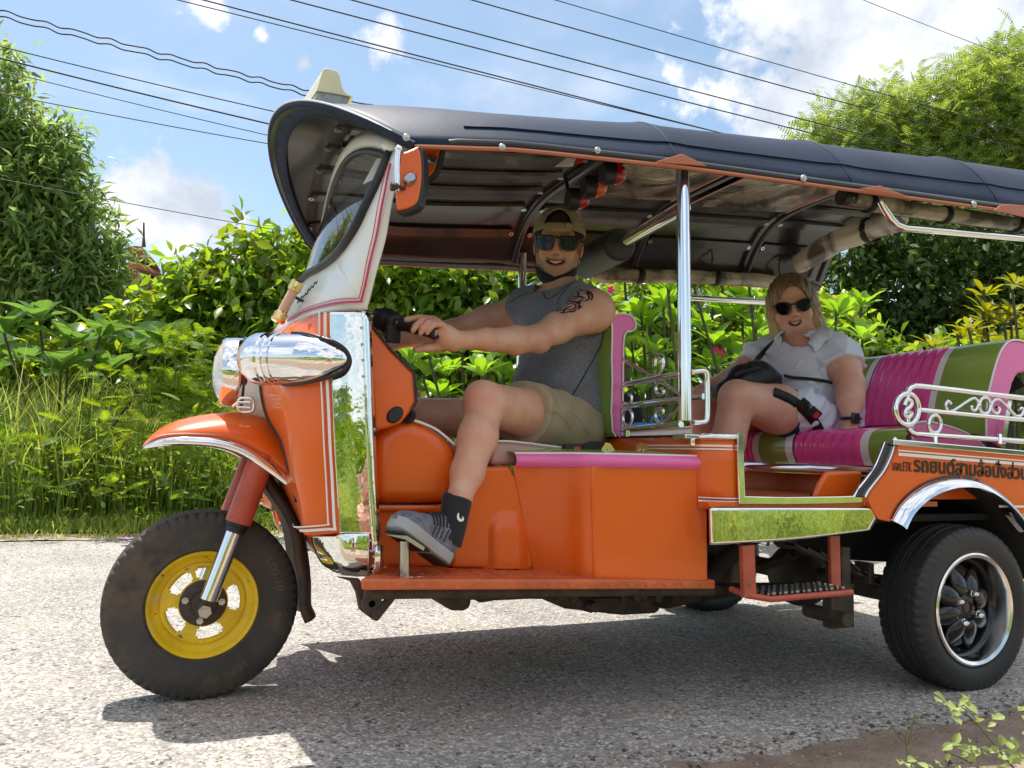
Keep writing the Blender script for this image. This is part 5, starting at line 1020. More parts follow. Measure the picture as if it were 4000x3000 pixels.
g1 = [(565, 835), (640, 828), (662, 850), (668, 950), (668, 1150), (655, 1190), (620, 1200), (568, 1200)]
rod('pole_grab_loop', [at('G', a, b, y=-.60) for a, b in g1], .0078, sm=4)
def ry(k): return .0+k
# guard rails behind the driver (from the pole inward)
yq = lambda t: -.58+.5*t
for (a0, b0), (a1, b1) in (((480, 848), (55, 930)), ((640, 1010), (55, 1085)), ((480, 1212), (55, 1250))):
    rod('driver_guard_rail', [at('G', a0, b0, y=-.585), at('G', a1, b1, y=-.22)], .0085)
def scroll(z, pts, y, r=.005, sm=5, closed=False, parent=T, nm='scroll_ornament'): return rod(nm, [at(z, a, b, y=y if not callable(y) else y(a)) for a, b in pts], r, sm=sm, seg=8, closed=closed, parent=parent)
gy = lambda X: -.22-.365*(X-55)/425
scroll('G', [(65, 745), (270, 860), (320, 850), (350, 790), (345, 735), (320, 712), (300, 730), (292, 790)], gy, .0058)
scroll('G', [(360, 915), (475, 1000)], gy); scroll('G', [(360, 915), (320, 905), (298, 945), (310, 990), (340, 1000), (355, 975), (335, 955)], gy)
scroll('G', [(62, 1055), (100, 1070), (122, 1040), (120, 1005), (105, 995)], gy)
scroll('G', [(95+34*math.cos(a), 1163+62*math.sin(a)) for a in np.linspace(0, 6.283, 12, endpoint=False)], gy, .0052, closed=True)
scroll('G', [(478, 1080), (350, 1200), (312, 1190), (295, 1150), (305, 1110), (335, 1098), (352, 1115), (345, 1140)], gy)
bm = NB(); tube(bm, [at('G', 92, 1255, y=-.35), at('G', 93, 1300, y=-.35)], .008, 10); mk('rail_foot', bm, m_chrome, T)
# passenger side rail with rings
yr_ = -.665
rod('side_rail', [at('N', a, b, y=yr_) for a, b in [(1205, 740), (1225, 700), (1262, 682), (1320, 684), (2212, 785), (2420, 808)]], .0085, sm=0)
rod('side_rail', [at('N', a, b, y=yr_) for a, b in [(1310, 888), (1800, 935), (2420, 990)]], .0075)
rod('side_rail', [at('N', a, b, y=yr_) for a, b in [(1205, 1045), (1235, 1080), (1270, 1096), (1330, 1100), (2212, 1158), (2420, 1172)]], .0085)
scroll('N', [(1200+100*math.cos(a), 882+135*math.sin(a)) for a in np.linspace(0, 6.283, 20, endpoint=False)], yr_, .0085, 3, True, nm='rail_ring')
scroll('N', [(1175, 850), (1200, 800), (1235, 815), (1230, 855), (1190, 890), (1185, 935), (1215, 950), (1235, 925), (1225, 905)], yr_, .0072, 5, nm='s_scroll')
scroll('N', [(1205, 760), (1203, 795)], yr_, .007, 0, nm='scroll_pin'); scroll('N', [(1207, 955), (1208, 1010)], yr_, .007, 0, nm='scroll_pin')
scroll('N', [(1440+52*math.cos(a), 1010+76*math.sin(a)) for a in np.linspace(0, 6.283, 16, endpoint=False)], yr_, .006, 3, True, nm='rail_ring')
scroll('N', [(1872+48*math.cos(a), 850+70*math.sin(a)) for a in np.linspace(0, 6.283, 16, endpoint=False)], yr_, .006, 3, True, nm='rail_ring')
scroll('N', [(1580, 835), (1555, 812), (1535, 840), (1545, 880), (1585, 900), (1750, 795), (1795, 795), (1815, 840), (1790, 890), (1760, 880), (1758, 850)], yr_, .005)
scroll('N', [(2140, 940), (2010, 810), (1960, 800), (1930, 840), (1945, 900), (1985, 915), (2000, 880), (1975, 865)], yr_, .005)
scroll('N', [(2140, 940), (2185, 935), (2205, 895), (2190, 870), (2170, 885)], yr_, .005)
for X in (1443, 2000): 
    bm = NB(); tube(bm, [at('N', X, 1105, y=yr_), at('N', X, 1190, y=-.68)], .007, 10); mk('rail_stanchion', bm, m_chrome, T)
bm = NB(); prism(bm, [at('N', a, b, y=-.63) for a, b in [(2075, 800), (2110, 800), (2050, 1215), (2010, 1215)]], (0, .03, 0)); mk('rail_upright', bm, m_chrome, T)
bm = NB(); sph(bm, at('N', 1093, 1150, y=-.69), (.008, .008, .010), 12); mk('post_knob', bm, m_chrome, T)
# foot peg
fp_ = at('R', 752, 285, y=-.545); ft = at('R', 752, 125, y=-.545)
bm = NB(); tube(bm, [Vector((fp_.x, -.545, fp_.z+.002)), Vector((ft.x, -.545, ft.z))], .0125, 16); pg = mk('foot_peg', bm, m_steel_d, T)
bm = NB(); box(bm, (fp_.x, -.545, fp_.z+.004), (.075, .05, .005)); mk('peg_base', bm, m_steel_d, pg, bevel=.001)
bm = NB(); prism(bm, [at('R', 672, 98, y=-.585), at('R', 765, 103, y=-.585), at('R', 840, 152, y=-.585), at('R', 835, 168, y=-.585), at('R', 760, 120, y=-.585)], (0, .09, 0)); mk('peg_plate', bm, m_steel_d, pg)
# ---- handlebar
gA = at('C', 95, 985, y=-.20); gB = at('C', 612, 1103, y=-.40); gd = (gB-gA).normalized()
hb = rod('handlebar', [gA-gd*.25+Vector((0, 0, -.04)), gA-gd*.05, gA, gB], .0135)
bm = NB(); q = gA.lerp(gB, .34); lathe(bm, [(.014, -.045), (.034, -.043), (.036, -.01), (.030, -.006), (.030, .012), (.024, .020), (.014, .022)], q, gd, 24); box(bm, q+Vector((.0, -.01, -.035)), (.04, .03, .05)); box(bm, q-gd*.05+Vector((0, 0, .008)), (.03, .035, .04)); mk('switch_housing', bm, m_plblack, hb, bevel=.004)
bm = NB(); lathe(bm, [(.014, 0), (.0185, .002), (.0175, .03), (.0185, .06), (.0185, .11), (.0205, .118), (.0205, .128), (.016, .132), (.010, .132), (.009, .12), (0, .12)], gB-gd*.128, gd, 24); mk('grip', bm, m_rubber, hb)
bm = NB(); tube(bm, [q+Vector((-.02, -.01, -.05)), q+Vector((-.028, -.012, -.085))], .0035, 8); mk('lever', bm, m_chrome, hb)
GRIP = (gA, gB, gd)
gA2 = Vector((gA.x, .20, gA.z)); gB2 = Vector((gB.x-.02, .42, gB.z)); hb2 = rod('handlebar', [gA2, gB2], .0135)
bm = NB(); lathe(bm, [(.014, 0), (.0185, .002), (.0185, .11), (.010, .132), (0, .13)], gB2-(gB2-gA2).normalized()*.13, gB2-gA2, 16); mk('grip', bm, m_rubber, hb2)
rod('steering_column', [Vector((.20, 0, .75)), Vector((.38, 0, 1.03))], .02, m_blackpipe)
# seat belts
def strap(name, pts, w, nrm, mt_=m_belt, parent=T, sm=5, th=.002):
    bm = NB(); ribbon(bm, smooth_path(pts, sm) if sm else pts, w, nrm, th); return mk(name, bm, mt_, parent, smooth=50)
b0 = at('K', 575, 470, y=-.27)
bm = NB(); prism(bm, [at('K', a, b, y=-.42) for a, b in [(572, 435), (690, 428), (700, 508), (580, 512)]], (0, .03, 0)); sb = mk('seat_belt_buckle', bm, m_plblack, T, bevel=.004)
bm = NB(); prism(bm, [at('K', a, b, y=-.424) for a, b in [(632, 452), (678, 450), (684, 500), (640, 503)]], (0, .01, 0)); mk('release_button', bm, m_redbtn, sb, bevel=.003)
bm = NB(); prism(bm, [at('K', a, b, y=-.415) for a, b in [(690, 435), (760, 412), (850, 412), (850, 470), (800, 500), (700, 508)]], (0, .012, 0)); mk('belt_webbing', bm, m_belt, sb, bevel=.003)
for X in (880, 1130):
    bm = NB(); prism(bm, [at('K', X+a, 465+b, y=-.42) for a, b in [(-55, 45), (-50, 0), (-20, -45), (15, -35), (70, 45)]], (0, .004, 0)); bb_ = mk('belt_bracket', bm, m_brass, T)
    bm = NB(); lathe(bm, [(0, -.010), (.010, -.010), (.010, 0)], at('K', X+5, 492, y=-.424), (0, 1, 0), 6); mk('bolt', bm, m_steel_d, bb_, smooth=0)
# ---------------------------------------------------------------- canopy
def zedge(x_): return 1.388+.052*(x_-.36)/(1.10-.36)*(1 if x_ < 1.1 else 1)+(0 if x_ < 1.1 else .0) if x_ < 1.1 else 1.44+(x_-1.1)*.048
S_ = np.linspace(-1, 1, 49)
def HR(x_): return float(np.interp(x_, [.6, .8, 1.1, 1.7, 2.4, 2.9], [.205, .215, .235, .265, .29, .30]))
def rim_pt(s): 
    y_ = .62*s; u = max(0, 1-s*s); return Vector((.385-.262*u**.72, y_, 1.386+.240*u**.86))
def roof_sec(x_):
    ze = zedge(x_); r = []; seam = [1.10, 1.72, 2.36]
    dmin = min(abs(x_-q) for q in seam); sag = .010*(1-math.exp(-(dmin/.05)**2))
    w = .645+.015*min(1, (x_-.4)/.3)
    for s in S_:
        h = (HR(x_)-sag*.4)*(1-abs(s)**4.6)**.95; r.append(Vector((x_, w*math.copysign(abs(s)**.94, s)*(1-(sag*.9 if .55 < abs(s) < .98 else 0)), ze+h)))
    return r
rows = [[rim_pt(s) for s in S_]]
A_ = rows[0]; Bx = roof_sec(.62)
for t in (.12, .28, .46, .66, .84): rows.append([Vector((a.x*(1-t)+b.x*t, a.y*(1-t)+b.y*t, (a.z*(1-t)+b.z*t)+.012*math.sin(math.pi*t)*(1-abs(s)**3))) for a, b, s in zip(A_, Bx, S_)])
xs_ = [.62, .72, .84, .96, 1.04, 1.08, 1.10, 1.12, 1.16, 1.24, 1.38, 1.52, 1.64, 1.69, 1.72, 1.75, 1.80, 1.92, 2.06, 2.2, 2.3, 2.34, 2.36, 2.38, 2.46, 2.6, 2.74, 2.86]
rows += [roof_sec(x_) for x_ in xs_]
ROOF = rows
bm = NB(); grid(bm, rows, flip=True); roof = mk('canopy', bm, [m_vinyl, m_vinyl_in], T, smooth=80)
md = roof.modifiers.new('s', 'SOLIDIFY'); md.thickness = .012; md.offset = -1; md.material_offset = 1; md.material_offset_rim = 0
def offp(row, k, d):   # point on lining
    return row[k]
for s in (0, -1):      # bottom piping on both sides
    pth = [r[s] for r in rows]; sg = -1 if s == 0 else 1
    bm = NB(); tube(bm, [p+Vector((0, 0, -.004)) for p in pth[0:]], .0055, 8); mk('canopy_piping', bm, m_pipingor, roof)
bm = NB(); tube(bm, rows[0], .0085, 10); mk('visor_rim', bm, m_vinyl, roof)
bm = NB(); tube(bm, [p+Vector((-.006, 0, .006)) for p in rows[0]], .0035, 8); mk('visor_beading', bm, m_whitev, roof)
# inner ring strip of the visor with eyelets
bm = NB(); a = [p.copy() for p in rows[0]]; ins = []
for i, s in enumerate(S_):
    q = rows[1][i]; c_ = Vector((.33, 0, 1.40)); d_ = (c_-rows[0][i]); d_.normalize(); ins.append(rows[0][i]+d_*.045+Vector((.02, 0, 0)))
grid(bm, [[p+Vector((.004, 0, -.004)) for p in a], ins]); mk('visor_inner_band', bm, m_vinyl, roof, solid=.003, smooth=70)
for i in range(3, 46, 5):
    p = a[i].lerp(ins[i], .5); nrm = (a[min(i+1, 48)]-a[i-1]).cross(ins[i]-a[i]).normalized(); bm = NB(); lathe(bm, [(.003, -.004), (.008, -.004), (.008, .004)], p, nrm, 12); mk('eyelet', bm, m_brass, roof)
for x_ in (1.10, 1.72, 2.36):
    bm = NB(); tube(bm, [Vector((p.x, p.y, p.z)) for p in roof_sec(x_)], .0022, 6); mk('canopy_seam', bm, m_vinyl, roof, smooth=180)
for kk in (2, 46):
    bm = NB(); tube(bm, [r[kk]+Vector((0, -.002 if kk == 2 else .002, .001)) for r in rows[4:]], .0022, 6); mk('hem_stitching', bm, m_vinyl, roof, smooth=180)
# side studs
for X, Y in ((878, 297), (1085, 318), (1291, 325)):
    bm = NB(); sph(bm, at('D', X, Y, y=-.668), (.009, .005, .009), 12); mk('press_stud', bm, m_steel_d, roof)
for z_, X, Y in (('Q', 308, 325), ('Q', 1780, 548)):
    bm = NB(); sph(bm, at(z_, X, Y, y=-.668), (.011, .006, .011), 12); mk('press_stud', bm, m_steel_d, roof)
# orange reinforcement gussets
for z_, pts in (('O', [(1235, 182), (1465, 112), (1490, 118), (1690, 215)]), ('Q', [(790, 412), (975, 385), (1000, 398), (1215, 478)]), ('Q', [(1955, 600), (2010, 555), (2090, 545), (2250, 560), (2250, 665)])):
    bm = NB(); prism(bm, [at(z_, a_, b_, y=-.674) for a_, b_ in pts], (0, .006, 0)); mk('gusset', bm, m_pipingor, roof, bevel=.002)
# flapping black strip on the crown
top_i = [rows[k][14] for k in range(16, 32)]
bm = NB(); grid(bm, [[Vector((p.x, p.y, p.z))+Vector((0, 0, .002)), Vector((p.x, p.y+.01, p.z+.020+.006*math.sin(i*1.7)))] for i, p in enumerate(top_i)]); mk('crown_flap', bm, m_vinyl_in, roof, solid=.003)
# ribs (transverse) and battens (longitudinal)
def sec_at(x_, drop=.02):
    r = roof_sec(max(x_, .62)); return [Vector((p.x, p.y*(1-drop/.66), p.z-drop)) for p in r]
for x_ in (1.16, 1.74, 2.36, 2.80):
    bm = NB(); tube(bm, sec_at(x_, .030)[1:-1], .0125, 12); mk('roof_rib', bm, m_blackpipe, T, smooth=60)
spans = [(.30, 1.12), (1.20, 1.70), (1.78, 2.32), (2.40, 2.78)]
for k, ii in enumerate((4, 9, 15, 21, 27, 33, 39, 44)):
    for si_, (xa_, xb_) in enumerate(spans):
        if si_ in (1, 2) and 4 <= ii <= 33: continue
        pts = []
        for x_ in np.linspace(xa_, xb_, 8):
            if x_ < .62:
                t = (x_-.2)/.42; a_ = rows[0][ii]; b_ = roof_sec(.62)[ii]; t = min(max((x_-a_.x)/max(.01, b_.x-a_.x), .12), 1); p = a_.lerp(b_, t)+Vector((0, 0, .02*math.sin(math.pi*t)))
            else: p = roof_sec(x_)[ii]
            q0 = roof_sec(max(x_, .62)); tn = (q0[ii+1]-q0[ii-1]).normalized(); nn = Vector((0, tn.z, -tn.y)); nn = nn if nn.z < 0 else -nn
            pts.append((p+nn*.016, tn, nn))
        bm = NB(); grid(bm, [[p-tn*.026, p-tn*.020+nn*.010, p+tn*.020+nn*.010, p+tn*.026] for p, tn, nn in pts]); bt_ = mk('roof_batten', bm, m_blackpipe, T, smooth=40)
        for p, tn, nn in (pts[0], pts[-1]):
            bm = NB(); lathe(bm, [(.004, .012), (.010, .012), (.010, .004)], p+nn*.002, nn, 12); mk('bolt_ring', bm, m_steel_d, bt_)
# lower side lining tubes
for s in (1, -1):
    pth = [Vector((p.x+(0 if i else .02), p.y-.012*math.copysign(1, p.y), p.z+.012)) for i, p in enumerate([r[0 if s < 0 else -1] for r in rows[2:]])]
    bm = NB(); tube(bm, pth, .011, 10); mk('canopy_side_tube', bm, m_blackpipe, T)
# plastic windows in the lining
def lining(x_, s):
    ks = (s+1)/2*(len(S_)-1); i = int(ks); f = ks-i; r = roof_sec(x_); p = r[i].lerp(r[min(i+1, 48)], f); return p+Vector((0, -.03*math.copysign(1, p.y)*min(1, abs(s)**4*1.5), -.036))
for xa_, xb_, s0, s1 in ((1.25, 1.69, -.88, .34), (1.79, 2.31, -.88, .40)):
    bm = NB(); grid(bm, [[lining(x_, s) for s in np.linspace(s0, s1, 30)] for x_ in np.linspace(xa_, xb_, 8)]); w_ = mk('roof_window', bm, m_filmpanel, T, smooth=80)
    for x_ in (xa_, xb_):
        bm = NB(); tube(bm, [lining(x_, s)+Vector((0, 0, -.003)) for s in np.linspace(s0, s1, 12)], .003, 6); mk('window_tape', bm, m_oldpink, w_)
# stickers
bm = NB(); prism(bm, [at('O', a_, b_, y=-.42)+Vector((0, 0, 0)) for a_, b_ in [(372, 228), (480, 146), (560, 150), (525, 222)]], (0, .001, .002)); mk('sticker', bm, m_paper, T)
bm = NB(); prism(bm, [at('O', a_, b_, y=-.42) for a_, b_ in [(560, 150), (630, 158), (600, 195), (530, 190)]], (0, .001, .002)); mk('sticker', bm, m_redbtn, T)
# lamp bracket under the roof
LX = 1.06
bm = NB(); pA = at('O', 450, 512, x=LX); pB = at('O', 880, 245, x=LX); ribbon(bm, [pA, pB], .018, (1, 0, 0), .004); tube(bm, [at('O', 490, 470, x=LX), at('O', 460, 290, x=LX)], .006, 8); lb = mk('roof_lamp_bracket', bm, m_blackpipe, T)
for (X, Y), ml in (((530, 505), m_redlens), ((672, 400), m_orlens), ((835, 285), m_redlens)):
    q = at('O', X, Y, x=LX); bm = NB(); lathe(bm, [(0, -.022), (.028, -.022), (.036, -.012), (.037, .012), (.030, .014)], q, (1, -.1, .05), 24); cup = mk('lamp_cup', bm, m_plblack, lb)
    bm = NB(); lathe(bm, [(.034, .012), (.034, .022), (.026, .044), (.012, .056), (0, .058)], q, (1, -.1, .05), 24); mk('lamp_lens', bm, ml, cup, smooth=60)
# padded roll on a chrome bar
qa = at('O', 1412, 618, y=-.50); qb = at('O', 935, 893, y=-.02); dd_ = (qb-qa).normalized()
rod('roof_cross_bar', [qa-dd_*.06, qb+dd_*.05], .021)
qe = at('O', 640, 1060, y=.42)
bm = NB(); lathe(bm, [(.02, -.004), (.045, -.003), (.056, .004), (.060, .02), (.062, .1), (.062, (qe-qb).length), (0, (qe-qb).length)], qb, (qe-qb), 32); mk('padded_roll', bm, M('charcoal_vinyl_pad', (.035, .045, .055), .45, bump=.2, bscale=80), T, smooth=60)
# rolled curtains
def roll(name, pts, r, seed=0, mt_=m_film, wr=.18):
    P_ = smooth_path(pts, 8); bm = NB(); fr = frames(P_); rg = random.Random(seed); rows_ = []
    ph = [rg.uniform(0, 6) for _ in range(6)]
    for i, (p, t, u, v) in enumerate(fr):
        e = min(1, min(i, len(fr)-1-i)/3+.45); rr = []
        for a in np.linspace(0, 2*math.pi, 28, endpoint=False):
            k = 1+wr*(.5*math.sin(3*a+i*.21+ph[0])+.3*math.sin(7*a-i*.5+ph[1])+.3*math.sin(i*.9+ph[2]+2*a)); rr.append(p+(u*math.cos(a)+v*math.sin(a))*r*e*k)
        rows_.append(rr)
    grid(bm, rows_, closeu=True); return mk(name, bm, mt_, T, smooth=80)
c1 = roll('rolled_curtain', [at('O', 720, 1165, y=.58), at('O', 1060, 1165, y=.58), at('O', 1700, 1185, y=.58), at('O', 2220, 1215, y=.58), at('G', 1190, 205, y=.58)], .029, 1)
c2 = roll('rolled_curtain', [at('Q', 240, 1085, x=2.62), at('Q', 560, 900, x=2.62), at('Q', 880, 760, x=2.62), at('Q', 1180, 650, x=2.62)], .050, 2)
c3 = roll('rolled_curtain', [at('Q', 640, 490, y=-.54), at('Q', 900, 540, y=-.54), at('Q', 1400, 620, y=-.54), at('Q', 2300, 740, y=-.54)], .026, 3, wr=.08)
bm = NB(); tube(bm, [at('Q', 632, 480, y=-.54), at('Q', 725, 500, y=-.54)], .027, 20); mk('roll_end_cap', bm, m_rubber, c3)
for (z_, X, Y, kw, r_) in (('O', 1095, 1165, dict(y=.58), .034), ('O', 1755, 1185, dict(y=.58), .034), ('G', 1200, 190, dict(y=.58), .031), ('Q', 890, 770, dict(x=2.62), .054)):
    q = at(z_, X, Y, **kw); ax_ = Vector((1, 0, 0)) if 'y' in kw else Vector((0, 1, .1))
    bm = NB(); lathe(bm, [(r_, -.016), (r_+.003, 0), (r_, .016)], q, ax_, 24); mk('curtain_strap', bm, m_belt, c1, solid=.002)
for X, Y in ((870, 540), (1520, 640), (2140, 720)):
    q = at('Q', X, Y, y=-.54); bm = NB(); lathe(bm, [(.030, -.012), (.031, 0), (.030, .012)], q, (1, 0, -.05), 20); mk('curtain_strap', bm, m_belt, c3, solid=.002)
for X in (1725, 2310):
    q = at('O', X, 930, y=.56); bm = NB(); tube(bm, smooth_path([q, q+Vector((.004, 0, -.05)), q+Vector((-.004, 0, -.09)), q+Vector((.003, 0, -.13))], 4), .0035, 6); tube(bm, [q+Vector((-.012, 0, -.055)), q+Vector((.012, 0, -.045))], .003, 6); mk('tie_string', bm, m_rust, T)
rod('curtain_rail', [at('Q', a, b, y=-.60) for a, b in [(975, 520), (1010, 590), (1060, 670), (1110, 725), (1180, 752), (1260, 758), (2212, 842), (2500, 870)]], .0125)
# ---- taxi roof lamp
TP = [(500, 458), (528, 345), (835, 385), (805, 475)]
bm = NB(); prism(bm, [at('B', a, b, y=-.09) for a, b in TP], (-.02, .20, .0)); tl = mk('roof_sign_lamp', bm, m_greyplastic, T, bevel=.004)
TC = [(522, 345), (530, 318), (560, 220), (575, 165), (600, 143), (640, 150), (700, 168), (722, 200), (755, 330), (790, 368), (838, 385), (838, 402), (700, 372)]
bm = NB(); prism(bm, [at('B', a, b, y=-.095) for a, b in TC], (-.02, .21, 0)); mk('lamp_shell', bm, m_yellowed, tl, bevel=.008, bseg=4)
bm = NB(); ribbon(bm, [at('B', 828, 400, y=-.093), at('B', 795, 470, y=-.093)], .008, (0, -1, 0), .003); mk('lamp_clip', bm, m_brass, tl)
for k in range(3):
    q = at('B', 545-k*22, 250+k*55, y=-.06)+Vector((-.012, .02+.03*k, 0))
# ---- windscreen surround
ZW['W'] = (1000, 550, 2.0733)
WS = [[(1095, 110, -.50), (1122, 85, -.535), (1150, 55, -.56)],
      [(1000, 330, -.50), (1066, 340, -.545), (1130, 350, -.56)],
      [(900, 530, -.49), (1000, 545, -.54), (1092, 560, -.555)],
      [(820, 700, -.47), (940, 750, -.535), (1050, 800, -.55)],
      [(740, 830, -.43), (870, 950, -.525), (980, 1050, -.545)],
      [(690, 895, -.385), (820, 1060, -.51), (938, 1215, -.535)],
      [(640, 950, -.33), (775, 1150, -.490), (902, 1345, -.520)],
      [(625, 962, -.315), (765, 1160, -.485), (884, 1370, -.512)],
      [(580, 1000, -.26), (690, 1190, -.45), (760, 1377, -.48)],
      [(520, 1040, -.20), (580, 1210, -.375), (600, 1390, -.415)],
      [(430, 1090, -.08), (420, 1270, -.21), (380, 1442, -.25)],
      [(370, 1160, -.01), (255, 1370, -.02), (132, 1570, -.03)]]
g = dgrid(WS, 'W', 5, 4)
for s in (1, -1):
    gg = g if s > 0 else [mirror_y(r) for r in g]
    bm = NB(); grid(bm, gg, flip=s < 0); wsd = mk('windscreen_surround', bm, m_cream, T, smooth=60, solid=.006, offset=0)
    bm = NB(); tube(bm, [r[0]+Vector((-.006, -.010*s, 0)) for r in gg], .012, 10); mk('windscreen_rubber', bm, m_gasket, wsd)
    bm = NB(); tube(bm, gg[-1], .0045, 8); mk('cowl_gasket', bm, m_gasket, wsd)
    off = Vector((-.005, -.010*s, 0))
    for w_, ins_, mt_ in ((.0052, .020, m_magenta), (.0022, .029, m_redstripe)):
        path = [r[-1]+(r[-4]-r[-1]).normalized()*ins_+off for r in gg[2:-2]]
        bm = NB(); ribbon(bm, path, w_, (0, -s, 0) if False else (-.25, -s, .1), .0015); mk('pinstripe', bm, mt_, wsd)
ne = [r[0] for r in g]; H0 = Vector((.335, 0, 1.535)); R8 = ne[-1]; nn_ = 17
rows = []
for i in range(nn_):
    p = ne[i]; t = i/(nn_-1); cpt = H0.lerp(R8, t); rows.append([Vector((cpt.x+(p.x-cpt.x)*abs(u)**1.8, p.y*u*-1 if False else -abs(p.y)*u, cpt.z+(p.z-cpt.z)*abs(u)**1.8)) for u in np.linspace(1, -1, 17)])
# lower part of the pane follows the curved bottom rubber
low = [Vector((p.x, p.y, p.z)) for p in ne[nn_-1:]]
rows_low = [[Vector((p.x, p.y, p.z)), Vector((R8.x, 0, R8.z)), Vector((p.x, -p.y, p.z))] for p in low]
bm = NB(); grid(bm, rows); grid(bm, rows_low); mk('windscreen', bm, m_glass, T, smooth=80)
top = rows[0]; out = [Vector((p.x+.008, p.y*1.10, p.z+.045*(1-(p.y/.5)**2)+.012)) for p in top]; out[0] = g[0][-1]; out[-1] = mirror_y([g[0][-1]])[0]
bm = NB(); grid(bm, [out, [a_.lerp(b_, .5)+Vector((-.012, 0, 0)) for a_, b_ in zip(out, top)], top]); mk('windscreen_header', bm, m_cream, T, solid=.008, smooth=70)
bm = NB(); tube(bm, [p+Vector((-.004, 0, -.004)) for p in top], .009, 8); mk('header_rubber', bm, m_gasket, T)
bm = NB(); prism(bm, [at('B', a, b, y=-.44) for a, b in [(925, 1150), (1045, 930), (1112, 920), (1060, 1090)]], (.0, .001, .001)); mk('windscreen_sticker', bm, m_paper, T)
# wiper
w0 = at('B', 690, 1400, y=.25)
bm = NB(); tube(bm, [at('B', 800, 780, y=.05), at('B', 760, 850, y=.10), at('B', 668, 1130, y=.22), at('B', 640, 1270, y=.25), at('B', 700, 1410, y=.25)], .0048, 8); tube(bm, [at('B', 860, 870, y=.0), at('B', 760, 810, y=.08)], .010, 8); box(bm, at('B', 805, 800, y=.05), (.05, .03, .04)); mk('wiper', bm, m_blackpipe, T)
bm = NB(); tube(bm, smooth_path([at('B', a, b, y=0.15) for a, b in [(440, 615), (425, 650), (430, 700), (460, 745)]], 4), .002, 6); mk('loose_wire', bm, m_whitev, T)
bm = NB(); ribbon(bm, [at('B', 610, 640, y=.12), at('B', 530, 810, y=.12)], .03, (-.5, 0, -1), .006); mk('visor_stay', bm, m_blackpipe, T)
# horn tube with brass caps
ha = at('A', 1275, 25, y=-.19); hb_ = at('A', 1170, 225, y=-.19); hd_ = (hb_-ha).normalized()
bm = NB(); tube(bm, [ha, hb_], .0135, 16); hn = mk('marker_lamp', bm, M('frosted_amber_tube', (.62, .36, .22), .3, coat=.4), T)
bm = NB(); lathe(bm, [(0, -.012), (.016, -.012), (.019, -.008), (.018, 0), (.019, .010), (.015, .018)], ha, hd_, 20); mk('brass_cap', bm, m_brass, hn); bm = NB(); lathe(bm, [(0, .012), (.017, .012), (.020, .006), (.018, -.002), (.019, -.010), (.015, -.018)], hb_, hd_, 20); mk('brass_cap', bm, m_brass, hn)
rod('marker_lamp_stay', [ha.lerp(hb_, .3), ha.lerp(hb_, .3)+Vector((.05, 0, -.02))], .004, m_rubber)
# cowl script badge (illegible handwriting strokes)
for k, (a_, b_) in enumerate([(1290, 120), (1310, 95), (1335, 75), (1352, 50), (1372, 32), (1392, 8)]):
    bm = NB(); tube(bm, smooth_path([at('A', a_+dx, b_+dy, y=-.33-.012*k) for dx, dy in [(-8, 14), (0, -6), (6, 6), (14, -14)]], 3), .0014, 6); mk('script_badge', bm, m_plblack, T)
# ---- mirrors
MP = [(1256, 892), (1300, 865), (1398, 822), (1420, 830), (1436, 880), (1446, 1000), (1444, 1140), (1420, 1290), (1395, 1345), (1330, 1385), (1240, 1410), (1214, 1390), (1206, 1280), (1214, 1200), (1238, 1090)]
def mir(MP, y_, th, nm):
    P_ = smooth_path([at('B', a, b, y=y_) for a, b in MP], 2, True); bm = NB(); c_ = sum(P_, Vector())/len(P_)
    prism(bm, P_, (.02, th, 0)); fr_ = mk(nm, bm, m_gasket, T, bevel=.004)
    bm = NB(); prism(bm, [c_+(p-c_)*.90+Vector((-.004, -.010, 0)) for p in P_], (.004, .02, 0)); bk_ = mk('mirror_back', bm, m_orange, fr_, bevel=.008, bseg=4)
    bm = NB(); lathe(bm, [(0, -.014), (.010, -.014), (.016, -.008), (.018, 0)], c_+Vector((-.004, -.012, 0)), (0, 1, 0), 20, sq=(1, .8)); mk('mirror_pivot', bm, m_steel_d, bk_)
    bm = NB(); prism(bm, [c_+(p-c_)*.92+Vector((.02, th+.001, 0)) for p in P_], (0, .002, 0)); mk('mirror_glass', bm, m_mirrorglass, fr_)
    return c_, fr_
c_, mf = mir(MP, -.645, .02, 'door_mirror')
bm = NB(); tube(bm, smooth_path([at('B', a, b, y=-.66) for a, b in [(1232, 845), (1222, 900), (1218, 1040), (1222, 1120), (1214, 1210)]], 4), .0068, 12); sph(bm, at('B', 1232, 845, y=-.66), .009, 12); mk('mirror_arm', bm, m_chrome, mf, smooth=60)
bm = NB(); tube(bm, [at('B', 1183, 1170, y=-.662), at('B', 1290, 1180, y=-.662)], .0055, 8); lathe(bm, [(0, -.008), (.010, -.008), (.010, .008), (0, .008)], at('B', 1195, 1172, y=-.662), (1, 0, 0), 6); mk('mirror_bolt', bm, m_rust, mf)
MP2 = [(1425, 790), (1595, 800), (1602, 850), (1570, 985), (1540, 1060), (1470, 1120), (1425, 1130)]
mir(MP2, -.28, .02, 'cab_mirror')
